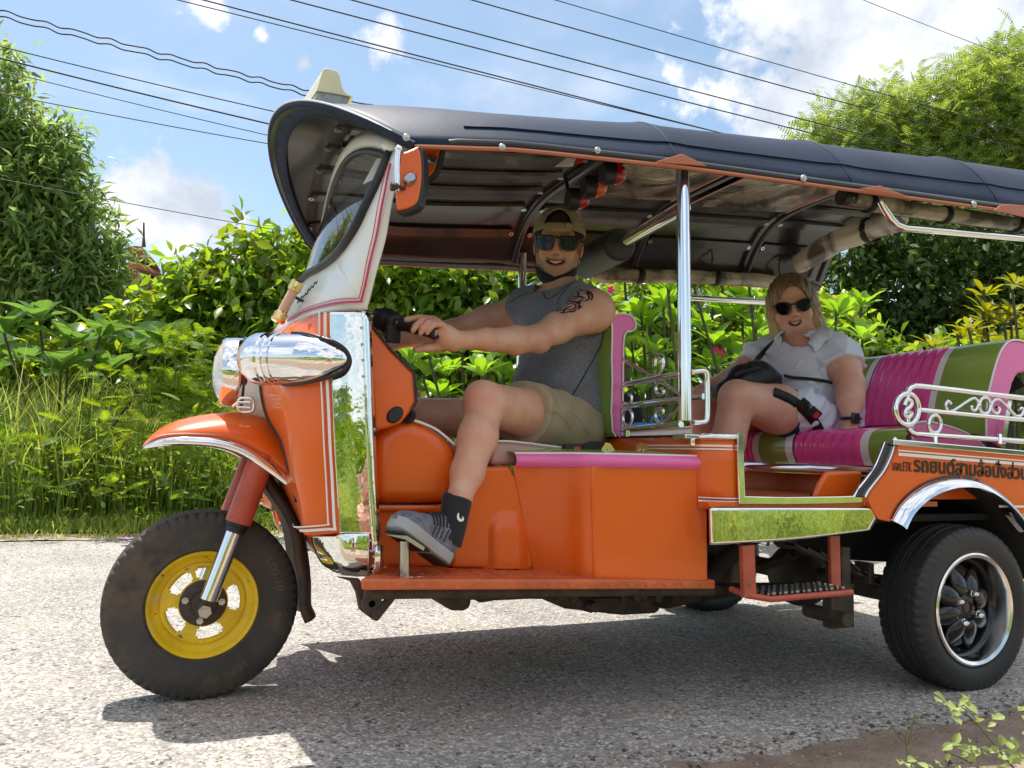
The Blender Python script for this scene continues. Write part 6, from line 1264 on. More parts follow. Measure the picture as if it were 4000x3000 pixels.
# ---------------------------------------------------------------- implicit-surface sculpting for bodies and cloth
class Field:
    def __init__(s, lo, hi, h):
        s.lo = np.array(lo, float); s.h = h; s.n = np.ceil((np.array(hi)-s.lo)/h).astype(int)+1
        s.F = np.full(s.n, 1.0, np.float32); s.ax = [s.lo[i]+h*np.arange(s.n[i]) for i in range(3)]
    def _box(s, lo, hi):
        a = np.maximum(0, np.floor((np.array(lo)-s.lo)/s.h).astype(int)); b = np.minimum(s.n, np.ceil((np.array(hi)-s.lo)/s.h).astype(int)+1)
        if (b <= a).any(): return None
        sl_ = tuple(slice(int(a[i]), int(b[i])) for i in range(3)); g = np.meshgrid(*[s.ax[i][sl_[i]].astype(np.float32) for i in range(3)], indexing='ij'); return sl_, g
    def _mix(s, sl_, d, k, sub):
        f = s.F[sl_]
        if sub:
            if k > 0: hh = np.clip(.5-.5*(f+d)/k, 0, 1); s.F[sl_] = f*(1-hh)+(-d)*hh+k*hh*(1-hh)
            else: s.F[sl_] = np.maximum(f, -d)
        else:
            if k > 0: hh = np.clip(.5+.5*(d-f)/k, 0, 1); s.F[sl_] = d*(1-hh)+f*hh-k*hh*(1-hh)
            else: s.F[sl_] = np.minimum(f, d)
    def cap(s, a, b, ra, rb, k=.02, sub=False):
        a = np.array(a, float); b = np.array(b, float); m_ = max(ra, rb)+k+3*s.h+.01; bx_ = s._box(np.minimum(a, b)-m_, np.maximum(a, b)+m_)
        if bx_ is None: return
        sl_, (X, Y, Z_) = bx_; ab = b-a; L2 = max(1e-9, ab @ ab); t = np.clip(((X-a[0])*ab[0]+(Y-a[1])*ab[1]+(Z_-a[2])*ab[2])/L2, 0, 1)
        d = np.sqrt((X-a[0]-t*ab[0])**2+(Y-a[1]-t*ab[1])**2+(Z_-a[2]-t*ab[2])**2)-(ra+(rb-ra)*t); s._mix(sl_, d, k, sub)
    def chain(s, P_, R__, k=.02):
        for i in range(len(P_)-1): s.cap(P_[i], P_[i+1], R__[i], R__[i+1], k)
    def ell(s, c, r, Rm=None, k=.02, sub=False):
        c = np.array(c, float); r = np.array(r, float); m_ = r.max()+k+3*s.h+.01; bx_ = s._box(c-m_, c+m_)
        if bx_ is None: return
        sl_, (X, Y, Z_) = bx_; X = X-c[0]; Y = Y-c[1]; Z_ = Z_-c[2]
        if Rm is not None:
            Rm = np.array(Rm); X, Y, Z_ = (Rm[0, 0]*X+Rm[1, 0]*Y+Rm[2, 0]*Z_, Rm[0, 1]*X+Rm[1, 1]*Y+Rm[2, 1]*Z_, Rm[0, 2]*X+Rm[1, 2]*Y+Rm[2, 2]*Z_)
        k0 = np.sqrt((X/r[0])**2+(Y/r[1])**2+(Z_/r[2])**2); k1 = np.sqrt((X/r[0]**2)**2+(Y/r[1]**2)**2+(Z_/r[2]**2)**2)+1e-6; s._mix(sl_, k0*(k0-1)/k1, k, sub)
    def plane(s, p, n, k=.004):   # remove the side the normal points to
        n = np.array(n, float); n /= np.linalg.norm(n); g = np.meshgrid(*[a.astype(np.float32) for a in s.ax], indexing='ij'); d = (g[0]-p[0])*n[0]+(g[1]-p[1])*n[1]+(g[2]-p[2])*n[2]; s.F = np.maximum(s.F, d)
    def noise(s, fn): g = np.meshgrid(*[a.astype(np.float32) for a in s.ax], indexing='ij'); s.F += fn(*g).astype(np.float32)
    def mesh(s, name, mt_, parent, smooth_it=1, post=None):
        F = s.F; S = F < 0; n = np.array(F.shape)
        c = [S[i:n[0]-1+i, j:n[1]-1+j, k:n[2]-1+k] for i in (0, 1) for j in (0, 1) for k in (0, 1)]
        any_ = np.zeros(n-1, bool); all_ = np.ones(n-1, bool)
        for q in c: any_ |= q; all_ &= q
        act = any_ & ~all_; idx = np.argwhere(act); N_ = len(idx); ids = np.full(n-1, -1, np.int32); ids[act] = np.arange(N_)
        cor = np.array([(i, j, k) for i in (0, 1) for j in (0, 1) for k in (0, 1)]); vals = np.stack([F[idx[:, 0]+a, idx[:, 1]+b, idx[:, 2]+d] for a, b, d in cor], 1)
        acc = np.zeros((N_, 3)); cnt = np.zeros(N_)
        for e in [(a, b) for a in range(8) for b in range(a+1, 8) if np.abs(cor[a]-cor[b]).sum() == 1]:
            va, vb = vals[:, e[0]], vals[:, e[1]]; m_ = (va < 0) != (vb < 0); t = va/(va-vb+1e-12)
            p = cor[e[0]]+(cor[e[1]]-cor[e[0]])*t[:, None]; acc[m_] += p[m_]; cnt[m_] += 1
        V = s.lo+(idx+acc/cnt[:, None])*s.h; Q = []
        for ax_ in range(3):
            o1, o2 = [(1, 2), (2, 0), (0, 1)][ax_]; sa = [slice(None)]*3; sb_ = [slice(None)]*3; sa[ax_] = slice(0, -1); sb_[ax_] = slice(1, None)
            A_ = S[tuple(sa)]; B_ = S[tuple(sb_)]; ch = np.argwhere(A_ != B_); ok = (ch[:, o1] > 0) & (ch[:, o2] > 0) & (ch[:, o1] < n[o1]-1) & (ch[:, o2] < n[o2]-1); ch = ch[ok]
            fl_q = A_[ch[:, 0], ch[:, 1], ch[:, 2]]
            def cell(d1, d2): q = ch.copy(); q[:, o1] -= d1; q[:, o2] -= d2; return ids[q[:, 0], q[:, 1], q[:, 2]]
            q = np.stack([cell(1, 1), cell(0, 1), cell(0, 0), cell(1, 0)], 1); q[~fl_q] = q[~fl_q][:, ::-1]; Q.append(q)
        Q = np.concatenate(Q); Q = Q[(Q >= 0).all(1)]
        E = np.concatenate([Q[:, [0, 1]], Q[:, [1, 2]], Q[:, [2, 3]], Q[:, [3, 0]]])
        for _ in range(smooth_it):
            sm = np.zeros_like(V); ct_ = np.zeros(len(V)); 
            for a, b in ((0, 1), (1, 0)):
                for d in range(3): sm[:, d] += np.bincount(E[:, a], V[E[:, b], d], len(V))
                ct_ += np.bincount(E[:, a], minlength=len(V))
            V = V*.5+.5*sm/np.maximum(1, ct_)[:, None]
        if post: V = post(V)
        return np_mesh(name, V, Q, mt_, parent, 180)
def bvh_of(o):
    me = o.data; off = o.location + (o.parent.location if o.parent else Vector()); vs_ = [v.co+off for v in me.vertices]; return BVHTree.FromPolygons(vs_, [p.vertices[:] for p in me.polygons])
def cast(bv, z_, X, Y, lift=.001):
    r = (at(z_, X, Y, d=1)-Vector(CAM)).normalized(); h = bv.ray_cast(Vector(CAM), r)
    if h[0] is None: return None
    return h[0]+h[1]*lift if h[1].dot(r) < 0 else h[0]-h[1]*lift, (h[1] if h[1].dot(r) < 0 else -h[1])
def decal_line(bm, bv, z_, pts, w, lift=.0012, th=.0006, n=3):
    P_ = [];
    for p in smooth_path([Vector((a, b, 0)) for a, b in pts], n):
        c_ = cast(bv, z_, p.x, p.y, lift)
        if c_: P_.append(c_)
    if len(P_) < 2: return
    L_, R__ = [], []
    for i, (p, nn) in enumerate(P_):
        t = (P_[min(i+1, len(P_)-1)][0]-P_[max(i-1, 0)][0]).normalized(); s_ = t.cross(nn).normalized(); f = i/(len(P_)-1); ww = w(f) if callable(w) else w; L_.append(p-s_*ww/2); R__.append(p+s_*ww/2)
    grid(bm, [L_, [p+nn*th for p, nn in P_], R__])
P3 = lambda px, py, y: at('p', px, py, y=y)
# materials for people
m_skin = M('tanned_skin', (.69, .40, .275), .46, sss=.12, var=.12, vscale=18, col2=(.63, .32, .21), bump=.15, bscale=140, bdist=.0012, spots=[(190, .70, .76, (.36, .15, .09)), (7, .60, .72, (.58, .25, .18))])
m_skin2 = M('fair_flushed_skin', (.71, .42, .31), .46, sss=.12, var=.1, vscale=14, col2=(.65, .33, .235), bump=.1, bscale=140, bdist=.001, spots=[(210, .70, .76, (.42, .2, .13))])
m_lip = M('lips', (.42, .12, .10), .4); m_teeth = M('teeth', (.80, .76, .66), .25); m_mouth = M('mouth_dark', (.06, .015, .012), .6)
m_shirt = M('heather_grey_jersey', (.22, .22, .245), .9, var=.25, vscale=130, col2=(.13, .135, .16), bump=.5, bscale=55, bdist=.003, sheen=.2, stretch=(1, 1, 2.5))
m_short = M('khaki_cotton', (.40, .31, .19), .9, var=.10, vscale=20, bump=.4, bscale=160, bdist=.0015, sheen=.1)
m_cap = M('olive_cap_cotton', (.30, .265, .14), .9, var=.15, vscale=30, bump=.4, bscale=220, bdist=.001, sheen=.2)
m_blackcloth = M('black_cloth', (.010, .010, .012), .75, bump=.2, bscale=60, bdist=.002, sheen=.15)
m_frame = M('black_frame', (.010, .010, .012), .25, coat=.4)
m_bluelens = M('blue_mirror_lens', (.006, .010, .10), .06, .35, coat=.3, var=.9, vscale=28, col2=(.002, .003, .015))
m_darklens = M('dark_lens', (.004, .004, .005), .12, spec=.25)
m_linen = M('white_linen', (.78, .84, .96), .9, bump=.5, bscale=26, bdist=.004, sheen=.2, transl=(.12, 1.0))
m_tee = M('white_tee', (.66, .66, .78), .9, bump=.3, bscale=22, bdist=.003)
m_navy = M('navy_cotton', (.015, .03, .12), .85)
m_shoe = M('grey_knit_shoe', (.20, .20, .235), .85, var=.3, vscale=60, col2=(.12, .12, .15), bump=.7, bscale=110, bdist=.003)
m_sole = M('white_sole', (.36, .36, .36), .7, bump=.4, bscale=40); m_soleblk = M('black_outsole', (.025, .025, .025), .6, bump=.6, bscale=90)
def hair_mat(name, c1_, c2_, zlo, zhi):
    m = M(name, c1_, .42, spec=.5); nt = m.node_tree; N = nt.nodes; L = nt.links; b = N['Principled BSDF']
    tc = N.new('ShaderNodeTexCoord'); mp = N.new('ShaderNodeMapping'); mp.inputs['Scale'].default_value = (150, 150, 7); L.new(tc.outputs['Object'], mp.inputs[0]); n = N.new('ShaderNodeTexNoise'); n.inputs['Scale'].default_value = 1; n.inputs['Detail'].default_value = 4; L.new(mp.outputs[0], n.inputs[0])
    sp_ = N.new('ShaderNodeSeparateXYZ'); L.new(tc.outputs['Object'], sp_.inputs[0]); mr = N.new('ShaderNodeMapRange'); mr.inputs[1].default_value = zhi; mr.inputs[2].default_value = zlo; L.new(sp_.outputs[2], mr.inputs[0])
    ad = N.new('ShaderNodeMath'); ad.operation = 'MULTIPLY_ADD'; ad.inputs[1].default_value = 1.6; L.new(n.outputs[0], ad.inputs[0]); sb_ = N.new('ShaderNodeMath'); sb_.operation = 'ADD'; sb_.inputs[1].default_value = -.8; L.new(mr.outputs[0], sb_.inputs[0]); L.new(sb_.outputs[0], ad.inputs[2])
    mx = N.new('ShaderNodeMix'); mx.data_type = 'RGBA'; mx.clamp_factor = True; mx.inputs[6].default_value = (*c1_, 1); mx.inputs[7].default_value = (*c2_, 1); L.new(ad.outputs[0], mx.inputs[0]); L.new(mx.outputs[2], b.inputs['Base Color'])
    bp = N.new('ShaderNodeBump'); bp.inputs['Strength'].default_value = .9; bp.inputs['Distance'].default_value = .004; L.new(n.outputs[0], bp.inputs['Height']); L.new(bp.outputs[0], b.inputs['Normal']); return m
# head builder -------------------------------------------------
def head_frame(c, f, roll=0, upv=(0, 0, 1)):
    f = Vector(f).normalized(); u = (Vector(upv)-f*Vector(upv).dot(f)).normalized(); x_ = u.cross(f)
    x_, u = x_*math.cos(roll)+u*math.sin(roll), u*math.cos(roll)-x_*math.sin(roll); return Vector(c), Matrix((x_, f, u)).transposed()
def head_sdf(Fd, c, Rm, sc=1.0, fem=False):
    T_ = lambda p: c+Rm @ (Vector(p)*sc); e = lambda p, r, k=.014, sub=False: Fd.ell(T_(p), [q*sc for q in r], Rm, k, sub); cp = lambda a, b, r1, r2, k=.012, sub=False: Fd.cap(T_(a), T_(b), r1*sc, r2*sc, k, sub)
    e((0, -.022, .032), (.076, .096, .088)); e((0, .018, -.022), (.064, .064, .080)); e((0, .050, -.070), (.042, .038, .042), .03)
    for s in (-1, 1):
        cp((s*.060, -.005, -.055), (s*.018, .062, -.098), .018, .018, .025); e((s*.036, .060, -.030), (.026, .024, .024), .016)
        cp((s*.012, .078, .020), (s*.042, .066, .024), .011, .010, .012); e((s*.079, -.014, -.014), (.009, .017, .030), .006); e((s*.0115, .090, -.036), (.0095, .011, .009), .006)
        e((s*.031, .078, .004), (.016, .012, .011), .008, True)
        if fem: e((s*.040, .052, -.045), (.028, .026, .026), .02)
    e((0, .060, -.104), (.023, .020, .016), .016)
    cp((0, .080, .012), (0, .101, -.030), .0085, .0115, .010)
    cp((-.024, .072, -.060), (0, .084, -.066), .007, .0085, .008); cp((.024, .072, -.060), (0, .084, -.066), .007, .0085, .008)
    cp((-.020, .070, -.074), (0, .082, -.081), .007, .0085, .008); cp((.020, .070, -.074), (0, .082, -.081), .007, .0085, .008)
    return T_
def mouth(parent, T_, bv_face, sm=1.0, wid=.030):
    # dark gap, teeth and lips as curved strips just in front of the lips
    def strip(nm, mt_, z0, z1, w, yo, crv):
        rows = []
        for t in np.linspace(-1, 1, 15):
            x_ = w*t; zc = crv*(t*t); sh = (1-t*t)**.55; za = z0+zc; zb_ = z1+zc; mid = (za+zb_)/2; hh = (za-zb_)/2*max(.05, sh); yy = .0935+yo-.013*abs(t)**2
            rows.append([T_((x_, yy-.001, mid+hh)), T_((x_, yy+.0008, mid)), T_((x_, yy-.001, mid-hh))])
        bm = NB(); grid(bm, rows); mk(nm, bm, mt_, parent, smooth=60, solid=.0015)
    strip('mouth_opening', m_mouth, -.0635, -.0765, wid, .0012, .0085*sm); strip('teeth', m_teeth, -.0642, -.0712, wid*.80, .0030, .0072*sm)
    for nm, z0 in (('lip', -.0625), ('lip', -.0770)):
        bm = NB(); tube(bm, [T_((wid*1.03*t, .0950-.013*abs(t)**2, z0+.009*sm*t*t+(.0012*math.cos(t*9) if z0 > -.07 else 0)-(.0022*(1-t*t) if z0 < -.07 else -.0005))) for t in np.linspace(-1, 1, 15)], [.0012+.0024*(1-abs(t)) for t in np.linspace(-1, 1, 15)], 8); mk(nm, bm, m_lip, parent, smooth=60)
def shades(parent, T_, outl, lens_mt, thick, y0=.097, wrap=9.0, temple_z=.010, nm='sunglasses', bridge=.012):
    bm = NB(); Lf = lambda x_, z_: T_((x_, y0-wrap*x_*x_, z_)); fr_ = None; lens = []
    for s in (-1, 1):
        O_ = smooth_path([Vector((s*a, b, 0)) for a, b in outl], 4, True); c_ = sum(O_, Vector())/len(O_)
        rows = [[], [], [], []]
        for p in O_:
            d_ = (p-c_); q = c_+d_*((d_.length-thick)/d_.length)
            for rw, (v, dy) in zip(rows, ((p, -.002), (p, .003), (q, .0035), (q, -.001))): w_ = Lf(v.x, v.y); rw.append(w_+(T_((0, 1, 0))-T_((0, 0, 0))).normalized()*dy)
        grid(bm, rows, closeu=True)
        lens.append([Lf(c_.x+(p-c_).x*.93, c_.y+(p-c_).y*.93)+(T_((0, 1, 0))-T_((0, 0, 0))).normalized()*.0012 for p in O_])
    zs = outl[0][1]; tube(bm, [Lf(-bridge, zs-.006)+(Lf(0, 0)-Lf(0, 0)), Lf(0, zs-.003), Lf(bridge, zs-.006)], .0035, 8)
    for s in (-1, 1):
        xe = max(a for a, b in outl); tube(bm, [Lf(s*xe, temple_z), T_((s*.080, .030, temple_z+.002)), T_((s*.082, -.015, temple_z-.002))], [.0055, .0045, .003], 8)
    g_ = mk(nm, bm, m_frame, parent, smooth=50)
    for l in lens:
        b2 = NB(); c_ = sum(l, Vector())/len(l)+(T_((0, 1, 0))-T_((0, 0, 0))).normalized()*.002; cv = b2.verts.new(c_); vv = [b2.verts.new(p) for p in l]
        for i in range(len(vv)): b2.faces.new((cv, vv[i], vv[(i+1) % len(vv)]))
        mk('lens', b2, lens_mt, g_, smooth=180)
    return g_
# ================================================================= driver
D_ = empty('person', (1.1, .03, .72)); tag(D_, 'man in grey sleeveless shirt, khaki shorts and backward olive cap holding the handlebar', 'person')
h_ = .0036
B = Field((.38, -.52, .40), (1.36, .50, 1.56), h_)
hc = P3(557, 242.5, .0); hf = Vector((-1.30, -2.25, -.50)); HC, HR_ = head_frame(hc, hf, R_(-3)); HC = HC-HR_ @ Vector((0, .07, 0))
TD = head_sdf(B, HC, HR_, 1.0)
NB_ = P3(562, 296, .03); B.cap(TD((0, -.025, -.05)), NB_, .052, .058, .02); B.cap(NB_, NB_+Vector((.02, 0, -.08)), .06, .09, .03)
LS = P3(594, 310, -.165); RS = P3(521, 309, .215); LE = at('C', 1395, 1150, y=-.265); LWr = at('C', 775, 1165, y=-.372); RE = P3(452, 331, .33); RW = P3(398, 341, .385)
up_l = LS.lerp(LE, .30)+Vector((.0, -.005, .0))
B.cap(LS, RS, .062, .062, .04); B.cap(NB_+Vector((.02, 0, .0)), LS, .045, .055, .03); B.cap(NB_+Vector((.02, 0, .0)), RS, .045, .055, .03)
chest = P3(565, 340, .03); belly = P3(559, 388, .035); pelv = P3(567, 424, .04)
B.ell(chest, (.142, .165, .15), k=.04); B.ell(belly, (.132, .15, .13), k=.05); B.ell(P3(590, 345, .0), (.085, .135, .13), k=.04); B.ell(P3(584, 392, .0), (.085, .13, .12), k=.04); B.ell(pelv, (.125, .165, .09), k=.05)
BT = B.F.copy()
# arms
B.ell(LS+Vector((-.018, -.022, -.012)), (.060, .050, .064), k=.03); B.chain([LS+Vector((0, -.015, -.01)), up_l, LS.lerp(LE, .65), LE], [.051, .051, .046, .038], .02)
fm = LE.lerp(LWr, .28)+Vector((0, 0, -.004)); B.chain([LE, fm, LE.lerp(LWr, .65), LWr], [.039, .041, .031, .0245], .015); B.ell(LE+Vector((.015, 0, -.020)), (.024, .022, .020), k=.02)
B.chain([RS+Vector((-.01, .01, -.01)), RS.lerp(RE, .5), RE], [.056, .050, .040], .02); B.chain([RE, RE.lerp(RW, .3), RW], [.040, .042, .027], .015)
# left hand on the grip
C_ = lambda X, Y, y: at('C', X, Y, y=y)
pal = [C_(765, 1165, -.372), C_(700, 1130, -.378), C_(655, 1095, -.385)]
B.chain(pal, [.025, .026, .022], .012); B.cap(C_(740, 1195, -.372), C_(650, 1165, -.372), .020, .017, .012); B.cap(C_(700, 1100, -.385), C_(640, 1060, -.392), .017, .013, .01)
F4 = [[(690, 1085, -.375), (590, 1000, -.378), (480, 985, -.380), (378, 1002, -.378)], [(695, 1095, -.382), (600, 1003, -.392), (500, 1005, -.402), (452, 1050, -.404), (428, 1090, -.402)],
      [(700, 1105, -.388), (625, 1018, -.402), (550, 1022, -.414), (508, 1065, -.416), (488, 1110, -.412)], [(705, 1120, -.392), (655, 1040, -.408), (595, 1040, -.420), (558, 1075, -.420), (540, 1108, -.416)]]
for f_, r0 in zip(F4, (.0088, .0090, .0086, .0080)): B.chain([C_(*q) for q in f_], [.012, r0+.0006, r0, r0-.0003, r0-.0015][:len(f_)], .003)
B.chain([C_(715, 1195, -.368), C_(620, 1212, -.362), C_(540, 1222, -.360), C_(452, 1240, -.358)], [.017, .0125, .0115, .0090], .008)
# right hand (mostly hidden by the shield)
gR = gA2.lerp(gB2, .8); B.cap(RW, gR+Vector((.03, 0, -.005)), .026, .024, .012)
for k in range(4):
    q = gA2.lerp(gB2, .62+.11*k); B.chain([gR+Vector((.03, 0, 0)), q+Vector((.022, 0, .016)), q+Vector((-.012, 0, .024)), q+Vector((-.028, 0, -.008))], [.012, .009, .0088, .0075], .003)
# legs
LK = at('E', 1092, 125, y=-.37); LH = P3(573, 428, -.09); RK = at('E', 650, 232, y=.20); RH = P3(573, 424, .13)
LA = at('E', 872, 985, y=-.50)
B.chain([LH, LH.lerp(LK, .55), LK+Vector((.012, 0, -.004))], [.084, .074, .056], .02); B.ell(LK+Vector((-.012, -.004, .004)), (.049, .049, .053), k=.02)
ca = at('E', 1045, 380, y=-.415); cb = at('E', 968, 640, y=-.455); cc = at('E', 905, 850, y=-.485)
B.chain([LK+Vector((0, 0, -.02)), ca, cb, cc, LA], [.048, .0505, .041, .029, .028], .02)
B.chain([RH, RH.lerp(RK, .55), RK], [.086, .078, .060], .02); RA = Vector((.56, .20, .43)); B.chain([RK, RK.lerp(RA, .35), RA], [.056, .052, .034], .02)
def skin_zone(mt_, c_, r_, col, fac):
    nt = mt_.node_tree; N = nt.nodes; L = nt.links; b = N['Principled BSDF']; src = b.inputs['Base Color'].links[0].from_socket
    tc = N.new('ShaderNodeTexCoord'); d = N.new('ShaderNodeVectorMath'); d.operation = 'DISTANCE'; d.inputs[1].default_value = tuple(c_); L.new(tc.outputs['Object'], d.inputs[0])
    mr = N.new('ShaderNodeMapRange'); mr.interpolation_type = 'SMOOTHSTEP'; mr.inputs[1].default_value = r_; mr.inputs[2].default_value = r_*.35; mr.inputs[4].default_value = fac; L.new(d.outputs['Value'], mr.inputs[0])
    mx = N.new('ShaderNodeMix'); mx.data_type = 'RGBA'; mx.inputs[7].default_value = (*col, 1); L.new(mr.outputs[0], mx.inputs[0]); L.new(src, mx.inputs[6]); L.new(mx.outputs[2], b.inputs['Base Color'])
for s in (-1, 1):
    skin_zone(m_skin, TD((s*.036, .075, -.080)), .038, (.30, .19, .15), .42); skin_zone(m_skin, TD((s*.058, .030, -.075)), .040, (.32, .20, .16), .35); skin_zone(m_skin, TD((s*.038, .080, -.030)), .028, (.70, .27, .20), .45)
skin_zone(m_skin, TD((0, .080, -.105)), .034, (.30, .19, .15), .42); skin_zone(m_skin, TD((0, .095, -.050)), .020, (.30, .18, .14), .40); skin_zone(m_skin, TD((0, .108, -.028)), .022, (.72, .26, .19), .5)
skin_zone(m_skin, LK+Vector((-.03, -.03, 0)), .06, (.62, .24, .18), .5); skin_zone(m_skin, LE+Vector((.01, -.02, -.02)), .06, (.60, .24, .17), .5); skin_zone(m_skin, LWr+Vector((-.08, -.02, .02)), .06, (.66, .27, .20), .45)
man = B.mesh('body', m_skin, D_, 2); SF = B; SF.F = BT-.0135; del B, BT
bvm = bvh_of(man)
mouth(man, TD, None, 1.25, .034)
shades(D_, TD, [(.009, .0185), (.035, .0225), (.064, .022), (.0745, .0165), (.073, -.005), (.065, -.023), (.048, -.030), (.026, -.027), (.0125, -.013)], m_bluelens, .0050, y0=.103, wrap=4.6)
# ear and mouth corners are part of the body; cap next
def cap_mesh():
    rows = []; cz = Vector((0, -.020, .036)); nA = 72; nL = 20
    def pt(a, l, ex=0): 
        sw = .090+ex; lw = .110+ex; hh = .094+ex; ca_ = math.cos(l); return TD(cz+Vector((math.sin(a)*sw*ca_, math.cos(a)*lw*ca_, math.sin(l)*hh)))
    base_l = lambda a: -.05+.16*max(0, math.cos(a))**1.5-.22*max(0, -math.cos(a))
    bm = NB(); V = []
    for i in range(nL+1):
        V.append([bm.verts.new(pt(2*math.pi*j/nA, base_l(2*math.pi*j/nA)+(math.pi/2-.02-base_l(2*math.pi*j/nA))*i/nL)) for j in range(nA)])
    for i in range(nL):
        for j in range(nA):
            a = (2*math.pi*(j+.5)/nA+math.pi) % (2*math.pi)-math.pi; l = i/nL
            if .13 < l < .13+.48*max(0, 1-(a/.62)**2)**.5 and abs(a) < .62: continue
            bm.faces.new((V[i][j], V[i][(j+1) % nA], V[i+1][(j+1) % nA], V[i+1][j]))
    bm.faces.new(V[-1]); o = mk('cap', bm, m_cap, D_, smooth=60, solid=.0022, offset=1)
    # edge hem of the arched opening, strap buckle, button, brim
    bm = NB(); pth = []
    for t in np.linspace(-1, 1, 21): a = .62*t; bl = base_l(a); l = .13+.48*math.sqrt(max(0, 1-t*t)); pth.append(pt(a, bl+(math.pi/2-.02-bl)*l, .0025))
    tube(bm, pth, .0032, 8); mk('opening_hem', bm, m_cap, o)
    bm = NB(); q = [pt(a, base_l(a)+.10, .005) for a in (.30, .40, .50)]; ribbon(bm, q, .020, TD((.3, 1, 0))-TD((0, 0, 0)), .003); mk('strap_buckle', bm, m_cap, o)
    bm = NB(); sph(bm, pt(0, math.pi/2, .003), .006, 10); mk('cap_button', bm, m_cap, o)
    rows = []
    for t in np.linspace(-1, 1, 13): 
        a = math.pi+t*1.0; e0_ = pt(a, base_l(a)+.02, .001); out_ = cz+Vector((math.sin(a)*.085, -.20-.0*abs(t)+.085*(t*t), -.078-.02*t*t)); rows.append([e0_, e0_.lerp(TD(out_), .5)+Vector((0, 0, .004)), TD(out_)])
    bm = NB(); grid(bm, rows); mk('cap_brim', bm, m_cap, o, solid=.003)
cap_mesh()
# hair under the cap
Hh = Field(HC-Vector((.13, .13, .13)), HC+Vector((.13, .13, .16)), .004); Hh.ell(TD((0, -.024, .036)), (.0795, .0995, .090), HR_, .0); Hh.ell(TD((0, .07, .0)), (.072, .07, .062), HR_, .0, True); Hh.plane(TD((0, 0, -.03)), TD((0, .25, -1))-TD((0, 0, 0)))
Hh.mesh('hair', M('short_brown_hair', (.035, .025, .02), .7, bump=.6, bscale=200), D_, 1)
# black mask pulled under the chin
mr_ = []
for t in np.linspace(-1, 1, 25):
    a = abs(t); x_ = .073*math.sin(t*1.45)/math.sin(1.45); yf = .020+.068*math.cos(t*1.40)
    top_ = Vector((x_, yf+.004, -.070-.046*(1-a)**.85)); mid = Vector((x_*.96, yf+.008-.004*a, -.098-.038*(1-a)**.8)); low = Vector((x_*.78, yf*.72, -.118-.036*(1-a)**.7)); mr_.append([TD(top_), TD(top_.lerp(mid, .5)+Vector((0, .005*(1-a), 0))), TD(mid), TD(mid.lerp(low, .5)+Vector((0, .003, -.003))), TD(low)])
bm = NB(); grid(bm, mr_); mask = mk('face_mask', bm, m_blackcloth, D_, smooth=70, solid=.002)
for s in (-1, 1):
    bm = NB(); tube(bm, smooth_path([TD((s*.071, .030, -.074)), TD((s*.0775, .018, -.040)), TD((s*.082, -.004, .004)), TD((s*.080, -.024, .0))], 4), .0014, 6); mk('ear_loop', bm, m_blackcloth, mask)
# sleeveless shirt
SF.ell(belly+Vector((.0, 0, -.01)), (.142, .170, .135), k=.05); SF.ell(pelv+Vector((.008, 0, .02)), (.150, .186, .10), k=.05)
SF.noise(lambda X, Y, Z_: .0022*np.sin(38*(Z_-.55*X)+3*np.sin(9*Y))*np.exp(-((Z_-.84)/.14)**2)*2.2+.0014*np.sin(55*(Z_*.7+X*.7)+5*np.sin(14*Y))+.0010*np.sin(90*Z_-40*Y))
for A0, s in ((LS, -1), (RS, 1)):
    SF.plane(A0+Vector((0, -s*.018, 0)), (-.10, s*1.0, .16))
    SF.ell(A0+Vector((-.035, s*.030, -.035)), (.080, .066, .085), k=.0, sub=True)
SF.ell(NB_+Vector((-.022, 0, .030)), (.074, .088, .066), k=.0, sub=True); SF.plane((1.1, 0, .775), (.35, 0, -1)); SF.ell(HC, (.14, .14, .17), k=0, sub=True)
shirt = SF.mesh('tank_top', m_shirt, D_, 2); del SF; bvs = bvh_of(shirt)
for pts, w_ in (([(1925, 1092), (1910, 1180), (1870, 1270), (1780, 1430), (1680, 1600)], .0035), ([(1565, 880), (1580, 830), (1630, 770), (1700, 690)], .0030), ([(1190, 870), (1260, 820), (1330, 800), (1380, 790)], .0030), ([(1975, 985), (1960, 900), (1935, 840)], .003), ([(1455, 790), (1470, 830), (1500, 838), (1560, 800), (1650, 730)], .004)):
    bm = NB(); decal_line(bm, bvs, 'C', pts, w_, .0012, .001, 6)
    if len(bm.verts): mk('piping', bm, m_blackcloth, shirt)
    else: bm.free()
# shorts
QF = Field((.74, -.46, .60), (1.34, .34, .96), .0045)
Lh, Rh = LH.lerp(LK, .60), RH.lerp(RK, .66)
QF.chain([LH, Lh], [.100, .098], .03); QF.chain([RH, Rh], [.100, .096], .03); QF.ell(pelv+Vector((.012, 0, -.012)), (.138, .178, .095), k=.05)
QF.noise(lambda X, Y, Z_: .0035*np.sin(34*X+26*Z_+4*np.sin(9*Z_))*np.clip((.98-X+.25), 0, 1)+.0022*np.sin(62*X-30*Z_)+.0016*np.sin(80*Z_+30*X))
for (H_, K_, q_) in ((LH, LK, .58), (RH, RK, .64)):
    pass
d1 = (LK-LH).normalized(); d2 = (RK-RH).normalized()
g = np.meshgrid(*[a.astype(np.float32) for a in QF.ax], indexing='ij'); near = g[1] < .035
pl = lambda p, n: (g[0]-p[0])*n[0]+(g[1]-p[1])*n[1]+(g[2]-p[2])*n[2]
QF.F = np.where(near, np.maximum(QF.F, pl(LH.lerp(LK, .62), d1)), np.maximum(QF.F, pl(RH.lerp(RK, .70), d2)))
shorts = QF.mesh('shorts', m_short, D_, 2); del QF, g; bvq = bvh_of(shorts)
